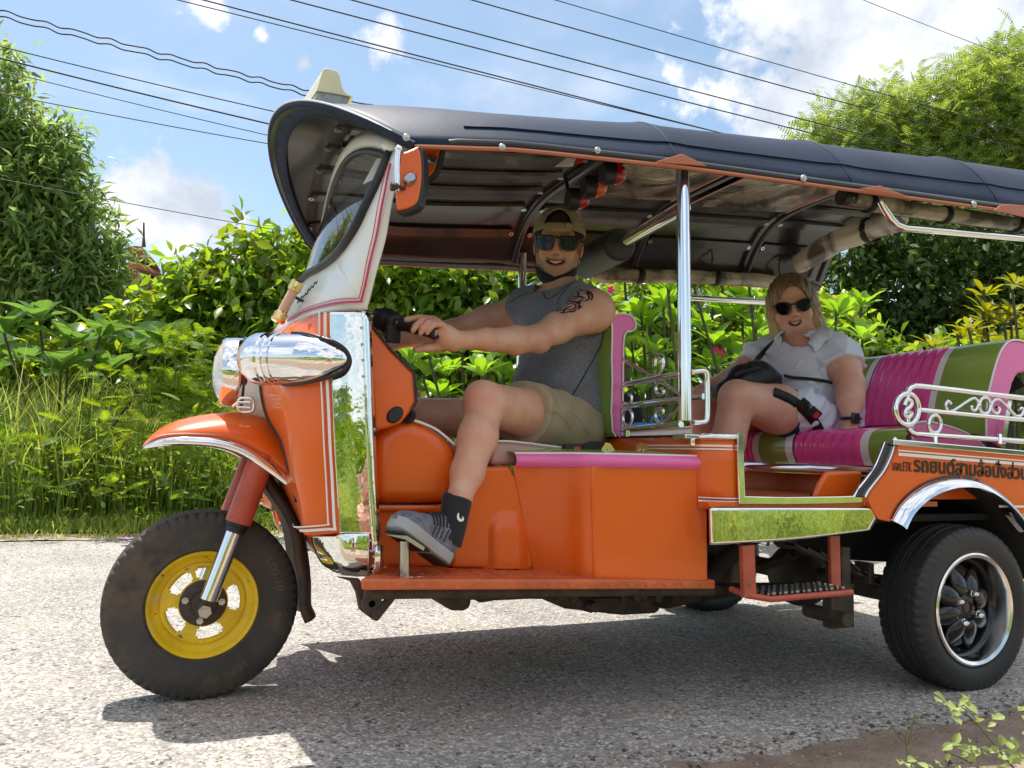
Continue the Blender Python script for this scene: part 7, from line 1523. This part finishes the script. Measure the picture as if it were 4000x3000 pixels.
for pts in ([(1330, 150), (1420, 175), (1560, 190), (1640, 230), (1720, 330)], [(1560, 60), (1600, 110), (1640, 180)], [(1690, 190), (1780, 260), (1850, 370)]):
    bm = NB(); decal_line(bm, bvq, 'E', pts, .003, .0008, .0008, 5)
    if len(bm.verts): mk('seam', bm, m_short, shorts)
    else: bm.free()
# tattoo: flat ink strokes following the skin of the upper arm
m_ink = M('tattoo_ink', (.040, .036, .042), .5)
bm = NB(); O2 = 'O'
tp = lambda a: (lambda f: .0012+a*math.sin(math.pi*min(1, f*1.0))**.7)
for pts, w_ in [([(500, 1330), (540, 1300), (580, 1290), (620, 1300)], .006), ([(560, 1300), (575, 1330), (560, 1360), (530, 1370)], .006), ([(600, 1300), (640, 1296), (680, 1315), (695, 1350), (680, 1385)], .0045),
                ([(610, 1325), (640, 1318), (662, 1335), (666, 1362), (640, 1385), (610, 1385)], .004), ([(520, 1350), (560, 1345), (600, 1350), (630, 1365)], .005), ([(545, 1390), (590, 1385), (610, 1365)], .004), ([(640, 1300), (665, 1320), (690, 1330)], .003),
                ([(405, 1470), (430, 1440), (445, 1410), (480, 1392), (530, 1390), (570, 1405), (580, 1430), (560, 1455)], .0065), ([(460, 1440), (480, 1415), (520, 1408), (550, 1420), (545, 1445), (510, 1460), (475, 1455), (460, 1440)], .003),
                ([(375, 1485), (400, 1465), (440, 1468), (470, 1450), (510, 1430)], .0055), ([(410, 1480), (440, 1488), (455, 1470)], .005), ([(560, 1455), (530, 1475), (490, 1478), (460, 1490)], .004), ([(430, 1420), (425, 1400), (440, 1385)], .003), ([(575, 1400), (590, 1390), (580, 1420)], .003), ([(585, 1440), (600, 1430), (575, 1460)], .003)]:
    decal_line(bm, bvm, O2, pts, tp(w_*1.45), .0007, .0003, 5)
mk('tattoo', bm, m_ink, man, smooth=0)
# sock and shoe
bm = NB(); s0 = at('E', 895, 835, y=-.483); s1 = at('E', 862, 1010, y=-.50)
tube(bm, [s0+Vector((.002, 0, .004)), s0, s0.lerp(s1, .5), s1, s1+Vector((-.01, -.01, -.05))], [.0375, .0385, .0365, .036, .030], 28); sock = mk('sock', bm, m_blackcloth, D_, smooth=60)
bm = NB()
for pts in ([(905, 930), (900, 950), (905, 972), (920, 982), (937, 975), (930, 955)],): decal_line(bm, bvh_of(sock), 'E', pts, lambda f: .003+.004*math.sin(math.pi*f), .0015, .0008, 3)
if len(bm.verts): mk('sock_emblem', bm, m_white, sock)
heel = at('E', 805, 1225, y=-.505); toe = at('E', 465, 985, y=-.545); fd = (toe-heel).normalized(); fu = (LA-heel.lerp(toe, .2)); fu = (fu-fd*fu.dot(fd)).normalized(); fs = fd.cross(fu)
if fs.y > 0: fs = -fs
# roll the foot so that the outsole shows towards the camera
rollq = Matrix.Rotation(R_(6), 3, fd); fu = rollq @ fu; fs = rollq @ fs
if (rollq @ Vector((0, 0, 1))).y < 0: pass
SH_L = (toe-heel).length
def shoe(pos, fd, fu, fs, Ls, parent):
    So = lambda a, b, c_: pos+fd*(a*Ls)+fs*b+fu*c_
    prof = [(-.06, .020, .045), (0, .032, .085), (.12, .035, .098), (.25, .036, .092), (.38, .037, .074), (.55, .042, .058), (.72, .046, .046), (.88, .043, .036), (1.0, .030, .026), (1.06, .010, .016)]
    rows = []
    for a, hw, ht in prof:
        rows.append([So(a, hw*math.cos(q)*(1.0 if math.sin(q) > 0 else 1.0), .012+max(0, ht*math.sin(q))**1.0 if True else 0) for q in np.linspace(-.1, math.pi+.1, 17)])
    rows = list(zip(*[smooth_path(list(c_), 3) for c_ in zip(*rows)]))
    bm = NB(); V_ = grid(bm, rows); bm.faces.new(V_[-1]); bm.faces.new(V_[0][::-1]); sh_ = mk('shoe', bm, m_shoe, parent, smooth=60, solid=.004)
    rs = []
    for a, hw, ht in prof:
        sp_ = .010*max(0, (a-.75))*2; rs.append([So(a*1.01, (hw+.004)*q, z_+sp_) for q, z_ in ((1, .014), (1.05, .002), (.97, -.011), (.5, -.014), (-.5, -.014), (-.97, -.011), (-1.05, .002), (-1, .014))])
    rs = list(zip(*[smooth_path(list(c_), 3) for c_ in zip(*rs)]))
    bm = NB(); V_ = grid(bm, rs, closeu=True); bm.faces.new(V_[-1]); bm.faces.new(V_[0][::-1]); mk('midsole', bm, m_sole, sh_, smooth=50)
    for a0, a1, w0 in ((-.02, .33, .024), (.42, .98, .034)):
        bm = NB(); grid(bm, [[So(a, w0*1.15*q*(1-.35*max(0, (a-.8))*4*.5), -.0160) for q in (-1, -.5, 0, .5, 1)] for a in np.linspace(a0, a1, 8)]); mk('outsole_pad', bm, m_soleblk, sh_, solid=.003, offset=0)
    HW = lambda a: float(np.interp(a, [p[0] for p in prof], [p[1] for p in prof])); HT = lambda a: float(np.interp(a, [p[0] for p in prof], [p[2] for p in prof]))
    for k in range(6):
        a = .24+.060*k; bm = NB(); tube(bm, [So(a+.05*math.sin(q)-.02, (HW(a)+.002)*math.cos(q), .012+(HT(a)+.002)*math.sin(q)) for q in np.linspace(.55, math.pi-.55, 11)], .0030, 6); mk('lace', bm, m_blackcloth, sh_)
    for k in range(4):
        a = .28+.085*k; bm = NB(); tube(bm, [So(a-.05*q, (HW(a)+.001)*math.cos(q), .012+(HT(a)+.001)*math.sin(q)) for q in np.linspace(.12, .55, 5)]+[], .0022, 6); bm2 = bm; tube(bm, [So(a-.05*q, -(HW(a)+.001)*math.cos(q), .012+(HT(a)+.001)*math.sin(q)) for q in np.linspace(.12, .55, 5)], .0022, 6); tag(mk('knit_ribs', bm, m_blackcloth, sh_), kind='stuff')
    bm = NB(); tube(bm, [So(.10-.10*math.sin(q)+.10, (HW(.12)+.002)*math.cos(q), .030+.078*math.sin(q)) for q in np.linspace(.1, math.pi-.1, 17)], .0055, 8); mk('shoe_collar', bm, m_blackcloth, sh_)
    bm = NB(); tube(bm, [So(a, -(HW(a)+.004)*1.03, .004+.010*max(0, a-.75)*2) for a in np.linspace(-.04, 1.0, 24)], .0022, 6); mk('sole_line', bm, m_soleblk, sh_)
    bm = NB(); sph(bm, So(.02, -.033, .045), (.012, .004, .016), 10, Matrix((fd, fs, fu)).transposed()); mk('heel_tab', bm, m_blackcloth, sh_)
    return sh_
shoe(heel-fu*.012, fd, fu, fs, SH_L, D_)
# ================================================================= passenger
W_ = empty('person', (2.2, .05, .77)); tag(W_, 'woman with blond bob and dark sunglasses in white shirt seated on the rear bench', 'person')
Gp = lambda X, Y, y: at('G', X, Y, y=y)
B = Field((1.50, -.34, .50), (2.52, .52, 1.42), .0040)
hc = P3(793, 306, .05); HC, HRw = head_frame(hc, (-1.75, -2.1, -.55), R_(9)); HC = HC-HRw @ Vector((0, .07, 0)); TW = head_sdf(B, HC, HRw, 1.0, True)
WN = Gp(1365, 620, .06); B.cap(TW((0, -.02, -.06)), WN, .052, .062, .03)
WLS = Gp(1620, 700, -.12); WRS = Gp(1125, 690, .24); WLE = Gp(1697, 930, -.20); WLW = Gp(1702, 1195, -.245); WRE = Gp(945, 800, .26); WRW = Gp(740, 915, .22)
wch = Gp(1370, 800, .05); wbe = Gp(1400, 980, .05); wpe = Gp(1440, 1160, .05)
B.cap(WLS, WRS, .052, .052, .04); B.ell(wch, (.120, .16, .14), k=.04); B.ell(wbe, (.15, .18, .14), k=.04); B.ell(wpe, (.15, .19, .10), k=.04)
B.chain([WLS, WLS.lerp(WLE, .5), WLE], [.056, .057, .049], .02); B.chain([WLE, WLE.lerp(WLW, .4), WLW], [.052, .046, .028], .02)
B.chain([WRS, WRE], [.060, .048], .02); B.chain([WRE, WRW], [.044, .028], .02)
# left hand flat on the seat
B.ell(WLW+Vector((-.012, 0, -.035)), (.035, .026, .020), k=.02)
for k in range(4): q = WLW+Vector((-.035, -.022+.016*k, -.040)); B.chain([q, q+Vector((-.030, -.002+.002*k, -.004)), q+Vector((-.052, -.002, -.014))], [.0095, .0085, .0070], .004)
B.chain([WLW+Vector((0, -.02, -.03)), WLW+Vector((-.025, -.045, -.04)), WLW+Vector((-.045, -.050, -.045))], [.012, .010, .008], .006)
# right hand on the knee
pk = Gp(668, 935, .20); B.cap(WRW, pk, .027, .026, .012)
for k, (X, Y) in enumerate(((570, 1000), (590, 1015), (612, 1025), (636, 1022))):
    B.chain([pk+Vector((0, .018-.012*k, 0)), Gp(X+22, Y-50, .21-.014*k), Gp(X, Y-8, .205-.014*k), Gp(X-4, Y+22, .20-.014*k)], [.012, .0095, .0088, .0075], .003)
WLK = Gp(885, 1025, -.12); WRK = Gp(640, 1095, .20); WLH = Gp(1420, 1170, -.04); WRH = Gp(1400, 1160, .15)
B.chain([WLH, WLH.lerp(WLK, .5), WLK], [.098, .088, .064], .02); B.chain([WRH, WRK], [.095, .062], .02)
B.chain([WLK, WLK+Vector((-.035, .01, -.16)), WLK+Vector((-.08, .03, -.34))], [.062, .058, .045], .02); B.chain([WRK, WRK+Vector((.03, 0, -.16)), WRK+Vector((.05, 0, -.34))], [.062, .058, .045], .02)
for s in (-1, 1): skin_zone(m_skin2, TW((s*.036, .075, -.030)), .032, (.72, .24, .18), .5)
skin_zone(m_skin2, WN+Vector((-.05, -.06, -.05)), .11, (.70, .27, .20), .5); skin_zone(m_skin2, WLK, .08, (.68, .28, .21), .45); skin_zone(m_skin2, WLE, .10, (.60, .27, .19), .4)
wom = B.mesh('body', m_skin2, W_, 2); del B; bvw = bvh_of(wom)
mouth(wom, (lambda p: TW((p[0]-.002, p[1]+.001, p[2]))), None, 1.2, .027)
shades(W_, TW, [(.009, .012), (.028, .022), (.050, .024), (.066, .018), (.068, -.002), (.058, -.022), (.038, -.029), (.020, -.024), (.010, -.008)], m_darklens, .0036, y0=.101, wrap=5.5)
# hair
Hh = Field(HC-Vector((.19, .19, .22)), HC+Vector((.19, .19, .17)), .0036)
Hh.ell(TW((0, -.026, .034)), (.090, .110, .100), HRw, .0); Hh.ell(TW((-.066, -.012, -.045)), (.036, .062, .095), HRw, .03); Hh.ell(TW((.070, -.012, -.045)), (.038, .062, .092), HRw, .03); Hh.ell(TW((0, -.075, -.04)), (.085, .05, .095), HRw, .03)
Hh.ell(TW((-.074, .010, -.105)), (.022, .034, .040), HRw, .02); Hh.ell(TW((.082, .006, -.095)), (.028, .038, .038), HRw, .02)
Hh.noise(lambda X, Y, Z_: .0022*np.sin(170*X+60*Y+8*np.sin(20*Z_))+.0016*np.sin(260*Y-150*X+5*np.sin(30*Z_)))
Hh.ell(TW((.006, .082, -.012)), (.061, .085, .092), HRw, .008, True); Hh.ell(TW((.004, .10, -.10)), (.052, .09, .07), HRw, .008, True); Hh.plane(TW((0, 0, -.150)), TW((0, .15, -1))-TW((0, 0, 0)))
hz = HC.z-.77
Hh.mesh('hair', hair_mat('blond_bob_hair', (.10, .060, .034), (.52, .36, .18), HC.z-.12, HC.z+.10), W_, 1); del Hh
# inner tee and open white shirt
TF = Field((1.86, -.24, .80), (2.50, .40, 1.24), .0046)
TF.ell(wch+Vector((-.006, .0, 0)), (.135, .175, .148), k=.04); TF.ell(wbe+Vector((-.006, 0, 0)), (.160, .185, .145), k=.04); TF.cap(WLS+Vector((0, .05, 0)), WRS, .060, .062, .03); TF.chain([WRS, WRS.lerp(WRE, .55)], [.066, .070], .02)
TF.noise(lambda X, Y, Z_: .0028*np.sin(90*Z_+3*np.sin(12*Y)+20*X))
TF.ell(WN+Vector((-.045, -.02, .03)), (.085, .075, .085), k=.0, sub=True); tee = TF.mesh('tee_shirt', m_tee, W_, 2); del TF
LF = Field((1.80, -.32, .74), (2.56, .44, 1.26), .0044)
LF.ell(wch+Vector((.010, -.01, 0)), (.142, .178, .150), k=.03); LF.ell(wbe+Vector((.010, -.01, 0)), (.168, .195, .150), k=.03); LF.ell(wpe+Vector((.010, -.0, 0)), (.178, .185, .115), k=.04); LF.cap(Gp(1330, 1110, -.11), Gp(1500, 1185, -.10), .080, .080, .05)
LF.cap(WN+Vector((.03, 0, -.035)), WLS, .052, .066, .04); LF.cap(WN+Vector((.03, 0, -.035)), WRS, .052, .062, .04); LF.cap(WLS, WLS.lerp(WLE, .46), .064, .076, .03); LF.cap(WRS, WRS.lerp(WRE, .45), .064, .072, .03)
LF.noise(lambda X, Y, Z_: .0120*(np.abs(np.sin(40*X-17*Z_+2.2*np.sin(11*Z_+7*Y)))-.6)+.0085*(np.abs(np.sin(27*Z_+33*X+3*np.sin(8*X+9*Y)))-.6)+.0024*np.sin(90*X+50*Y-60*Z_+3*np.sin(20*Z_)))
# sleeve ends
g = np.meshgrid(*[a.astype(np.float32) for a in LF.ax], indexing='ij')
dl = (WLE-WLS).normalized(); pe_ = WLS.lerp(WLE, .42); q_ = np.sqrt((g[0]-pe_.x)**2+(g[1]-pe_.y)**2+(g[2]-pe_.z)**2); dpl = (g[0]-pe_.x)*dl.x+(g[1]-pe_.y)*dl.y+(g[2]-pe_.z)*dl.z
arm = np.where((q_ < .16) & (g[1] < -.12), dpl, -1); LF.F = np.maximum(LF.F, arm)
LF.ell(WN+Vector((-.035, -.01, .035)), (.085, .078, .085), k=.0, sub=True); LF.plane((0, 0, .765), (0, 0, -1)); del g
lin = LF.mesh('open_shirt', m_linen, W_, 2); del LF
def cut_opening(o, z_, poly_, maxd):
    a_, b_, s_ = ZW[z_]; me = o.data; n = len(me.vertices); co = np.zeros(n*3); me.vertices.foreach_get('co', co); co = co.reshape(-1, 3)+np.array(o.location+o.parent.location)-CAM
    dz = co @ fw; X = ((512+FPX*(co @ rt)/dz)*3.90625-a_)*s_; Y = ((384-FPX*(co @ up)/dz)*3.90625-b_)*s_; ins = np.zeros(n, bool); m_ = len(poly_)
    for i in range(m_):
        x1, y1 = poly_[i]; x2, y2 = poly_[(i+1) % m_]; c_ = ((y1 > Y) != (y2 > Y)) & (X < (x2-x1)*(Y-y1)/(y2-y1+1e-9)+x1); ins ^= c_
    ins &= (dz < maxd); bm = NB(); bm.from_mesh(me); bm.verts.ensure_lookup_table(); bmesh.ops.delete(bm, geom=[bm.verts[i] for i in np.nonzero(ins)[0]], context='VERTS'); bm.to_mesh(me); bm.free()
    md = o.modifiers.new('s', 'SOLIDIFY'); md.thickness = .003; md.offset = 1
sp_op = [(p.x, p.y) for p in smooth_path([Vector((a, b, 0)) for a, b in [(1190, 590), (1300, 560), (1440, 620), (1380, 700), (1320, 770), (1262, 835), (1262, 900), (1290, 1010), (1240, 1080), (1100, 1050), (960, 900), (985, 800), (1040, 720), (1110, 640)]], 3, True)]
cut_opening(tee, 'G', [(1215, 570), (1235, 625), (1290, 652), (1350, 656), (1405, 640), (1440, 590), (1330, 500)], (np.array(wch)-CAM) @ fw+.02)
cut_opening(lin, 'G', sp_op, (np.array(wch)-CAM) @ fw+.02); bvl = bvh_of(lin)
# collar
def front_hit(X, Y, lift):
    b_ = None
    for bv in (bvw, bvl, bvh_of(tee)):
        c_ = cast(bv, 'G', X, Y, lift)
        if c_ and (b_ is None or (c_[0]-Vector(CAM)).length < (b_[0]-Vector(CAM)).length): b_ = c_
    return b_
for ups, dns in (([(1398, 648), (1425, 600), (1460, 560), (1500, 528), (1530, 540)], [(1445, 700), (1490, 665), (1530, 630), (1565, 600), (1570, 585)]), ([(1228, 612), (1215, 590), (1222, 568), (1240, 552)], [(1196, 668), (1168, 630), (1172, 596), (1200, 570)])):
    U = [front_hit(a, b, .016) for a, b in ups]; D2 = [front_hit(a, b, .012) for a, b in dns]
    if all(U) and all(D2):
        u_ = smooth_path([q[0] for q in U], 3); d_ = smooth_path([q[0] for q in D2], 3); bm = NB(); grid(bm, [u_, [a_.lerp(b_, .5)+Vector((-.004, -.008, .004)) for a_, b_ in zip(u_, d_)], d_]); mk('collar', bm, m_linen, lin, smooth=60, solid=.004)
# navy shorts hint
QF = Field((1.86, -.22, .70), (2.36, .30, .92), .005); QF.chain([WLH, WLH.lerp(WLK, .36)], [.101, .095], .02); QF.chain([WRH, WRH.lerp(WRK, .36)], [.100, .094], .02); 
QF.mesh('shorts', m_navy, W_, 1); del QF
# watch
bm = NB(); tube(bm, [WLW+Vector((0, 0, .012))+Vector((math.cos(a)*.031, math.sin(a)*.031, .0)) for a in np.linspace(0, 2*math.pi, 20, endpoint=False)], .006, 8, closed=True); wt = mk('wrist_watch', bm, m_plblack, W_)
wp = WLW+Vector((-.012, -.033, .012)); bm = NB(); box(bm, wp, (.034, .012, .040)); mk('watch_case', bm, m_frame, wt, bevel=.005)
# ---- handbag on her lap (a thing of its own), its straps, the lap belt
bag = empty('handbag', Gp(960, 1000, .0)); tag(bag, 'black leather shoulder bag resting on the seated woman\'s lap', 'handbag')
BF = Field((1.60, -.26, .72), (2.20, .30, 1.10), .0045)
bp_ = [Gp(800, 985, .02), Gp(940, 905, .02), Gp(1050, 885, .01), Gp(1140, 900, 0)]
BF.chain(bp_, [.045, .062, .060, .035], .04); BF.cap(Gp(770, 1020, .04), Gp(790, 1060, .04), .030, .020, .03); BF.noise(lambda X, Y, Z_: .002*np.sin(60*X+40*Z_))
m_leather = M('black_leather', (.012, .012, .014), .42, bump=.5, bscale=90, bdist=.002)
bgm = BF.mesh('bag_body', m_leather, bag, 2); del BF
bm = NB(); tube(bm, smooth_path([Gp(870, 860, -.03), Gp(930, 835, -.04), Gp(1010, 815, -.04), Gp(1090, 815, -.03)], 4), .010, 8); mk('bag_handle', bm, m_leather, bag)
def over(bv, z_, pts, lift): 
    out_ = []
    for a, b in pts:
        c_ = cast(bv, z_, a, b, lift)
        if c_: out_.append(c_[0])
    return out_
allb = [bvw, bvl, bvh_of(tee), bvh_of(bgm)]
def cast_all(z_, X, Y, lift):
    best = None
    for bv in allb:
        c_ = cast(bv, z_, X, Y, lift)
        if c_ and (best is None or (c_[0]-Vector(CAM)).length < (best[0]-Vector(CAM)).length): best = c_
    return best
def strap_on(name, z_, pts, w, parent, mt_=m_belt, lift=.004):
    P_ = [c_ for c_ in (cast_all(z_, p.x, p.y, lift) for p in smooth_path([Vector((a, b, 0)) for a, b in pts], 4)) if c_]
    # smooth depth
    Q = [p for p, _ in P_]
    for _ in range(6): Q = [Q[0]]+[(Q[i-1]+Q[i]*2+Q[i+1])/4 for i in range(1, len(Q)-1)]+[Q[-1]]
    L_, R__ = [], []
    for i, p in enumerate(Q):
        t = (Q[min(i+1, len(Q)-1)]-Q[max(i-1, 0)]).normalized(); v = (Vector(CAM)-p).normalized()*.6+P_[i][1]*.4; s_ = t.cross(v).normalized(); L_.append(p-s_*w/2); R__.append(p+s_*w/2)
    bm = NB(); grid(bm, [L_, R__]); return mk(name, bm, mt_, parent, smooth=60, solid=.003, offset=0)
strap_on('shoulder_strap', 'G', [(1185, 598), (1120, 650), (1040, 735), (980, 800)], .020, bag)
strap_on('shoulder_strap', 'G', [(1200, 868), (1330, 880), (1440, 895), (1590, 915)], .012, bag, lift=.012)
bm = NB(); lathe(bm, [(.006, -.003), (.011, 0), (.006, .003)], cast_all('G', 1215, 870, .008)[0], (0, 1, 0), 14); mk('strap_ring', bm, m_chrome, bag)
lb_ = strap_on('lap_belt', 'G', [(1140, 985), (1220, 1015), (1310, 1060), (1380, 1120), (1440, 1190), (1490, 1270)], .034, T, lift=.006)
q = cast_all('G', 1355, 1065, .012); q2 = cast_all('G', 1435, 1145, .012)
if q and q2:
    dd = (q2[0]-q[0]).normalized(); vv_ = (Vector(CAM)-q[0]).normalized(); ss = dd.cross(vv_).normalized(); Rb = Matrix((dd, ss, vv_)).transposed()
    bm = NB(); box(bm, q[0].lerp(q2[0], .1), (.036, .038, .010), Rb); b1 = mk('belt_tongue', bm, m_plblack, lb_, bevel=.004)
    bm = NB(); box(bm, q[0].lerp(q2[0], .85), (.048, .040, .014), Rb); b2_ = mk('belt_buckle', bm, m_plblack, lb_, bevel=.005)
    bm = NB(); box(bm, q[0].lerp(q2[0], 1.0)+vv_*.009, (.018, .022, .004), Rb); mk('release_button', bm, m_redbtn, b2_, bevel=.002)
    bm = NB(); box(bm, q[0].lerp(q2[0], .42)+vv_*.002, (.007, .034, .006), Rb); mk('belt_latch', bm, m_chrome, lb_)
strap('shoulder_belt', [at('N', 2170, 620, y=-.55), at('N', 2010, 720, y=-.50), at('N', 1850, 920, y=-.45), at('N', 1760, 1090, y=-.42)], .058, (-.6, -1, .2))
strap('lap_belt', [at('N', 790, 1050, x=2.2), at('N', 900, 1030, x=2.2), at('N', 1130, 1020, x=2.2)], .030, (0, -.4, 1))
# ---- things on the shelf behind the driver
bx_ = empty('cooler_box', (1.26, .05, .73)); tag(bx_, 'white flat box on the shelf behind the driver backrest', 'box')
bm = NB(); prism(bm, [at('G', a, b, y=-.12) for a, b in [(95, 1262), (562, 1232), (565, 1290), (95, 1318)]], (0, .25, 0)); mk('box_body', bm, m_whitev, bx_, bevel=.006)
bm = NB(); prism(bm, [at('G', a, b, y=-.13) for a, b in [(88, 1252), (566, 1222), (566, 1236), (88, 1266)]], (0, .27, 0)); mk('box_lid', bm, m_whitev, bx_, bevel=.003)
blue = empty('pouch', at('G', 280, 1225, y=-.05)); tag(blue, 'bright blue folded pouch lying on the white box behind the driver', 'pouch')
m_blue = M('bright_blue_plastic', (.01, .22, .62), .35, coat=.2, bump=.2, bscale=30)
bm = NB(); prism(bm, [at('G', a, b, y=-.10) for a, b in [(95, 1215), (180, 1195), (330, 1205), (418, 1228), (415, 1255), (330, 1262), (200, 1238), (120, 1240)]], (0, .14, 0)); mk('pouch_body', bm, m_blue, blue, bevel=.006)
bm = NB(); tube(bm, smooth_path([at('G', a, b, y=-.08) for a, b in [(265, 1205), (270, 1165), (300, 1150), (335, 1160), (335, 1195), (320, 1215)]], 4), .005, 8); mk('pouch_loop', bm, m_blue, blue)
bgk = empty('black_bag', at('G', 130, 1180, y=.05)); tag(bgk, 'black cloth bag standing between the driver backrest and the guard rail', 'bag')
bm = NB(); prism(bm, smooth_path([at('G', a, b, y=.02) for a, b in [(40, 1230), (45, 1040), (110, 985), (190, 1010), (215, 1120), (222, 1205), (150, 1225)]], 2), (0, .18, 0)); mk('bag_body', bm, m_blackcloth, bgk, bevel=.02, bseg=4)

# ================================================================= photographer (seen reflected in the steel panels)
PH = empty('person', (-.10, -2.85, 0)); tag(PH, 'crouching photographer in a blue shirt and pale hat, seen reflected in the steel side panel', 'person')
PF = Field((-.62, -3.35, 0), (.42, -2.40, .98), .010); pc = lambda x_, y_, z_: Vector((-.10+x_, -2.75+y_, z_))
PF.ell(pc(0, -.02, .72), (.085, .10, .12), k=.02); PF.cap(pc(0, -.05, .60), pc(0, -.10, .52), .06, .08, .03); PF.ell(pc(0, -.14, .40), (.19, .13, .20), k=.05); PF.ell(pc(0, -.20, .20), (.18, .17, .14), k=.05)
for s in (-1, 1):
    PF.chain([pc(s*.19, -.10, .52), pc(s*.28, .02, .38), pc(s*.09, .26, .60)], [.06, .05, .035], .03); PF.chain([pc(s*.10, -.20, .20), pc(s*.24, .18, .34), pc(s*.20, -.02, .06)], [.09, .07, .05], .03); PF.cap(pc(s*.20, -.02, .05), pc(s*.20, .16, .035), .045, .03, .02)
    for k in range(4): PF.chain([pc(s*.085, .27, .60+.018*k-.03), pc(s*.095, .315, .60+.018*k-.03), pc(s*.070, .340, .60+.018*k-.03)], [.012, .010, .009], .004)
PF.mesh('body', m_skin2, PH, 2); del PF
PF = Field((-.62, -3.35, .05), (.42, -2.55, .70), .012); PF.ell(pc(0, -.14, .40), (.205, .145, .215), k=.05)
for s in (-1, 1): PF.chain([pc(s*.19, -.10, .52), pc(s*.245, -.03, .44)], [.072, .068], .03)
PF.mesh('shirt', m_navy2 if False else M('blue_tshirt', (.10, .14, .24), .9), PH, 2); del PF
bm = NB(); lathe(bm, [(.135, -.035), (.10, -.005), (.092, .0), (.088, .055), (.07, .075), (0, .08)], pc(0, -.02, .77), (0, 0, 1), 28); mk('sun_hat', bm, M('pale_sun_hat', (.62, .56, .44), .9), PH, smooth=50, solid=.004)
bm = NB(); box(bm, pc(0, .345, .675), (.16, .008, .078)); mk('phone', bm, M('dark_green_phone_case', (.03, .08, .07), .4), PH, bevel=.003)
bm = NB(); box(bm, pc(0, .065, .735), (.14, .02, .035)); mk('sunglasses', bm, m_frame, PH, bevel=.008)
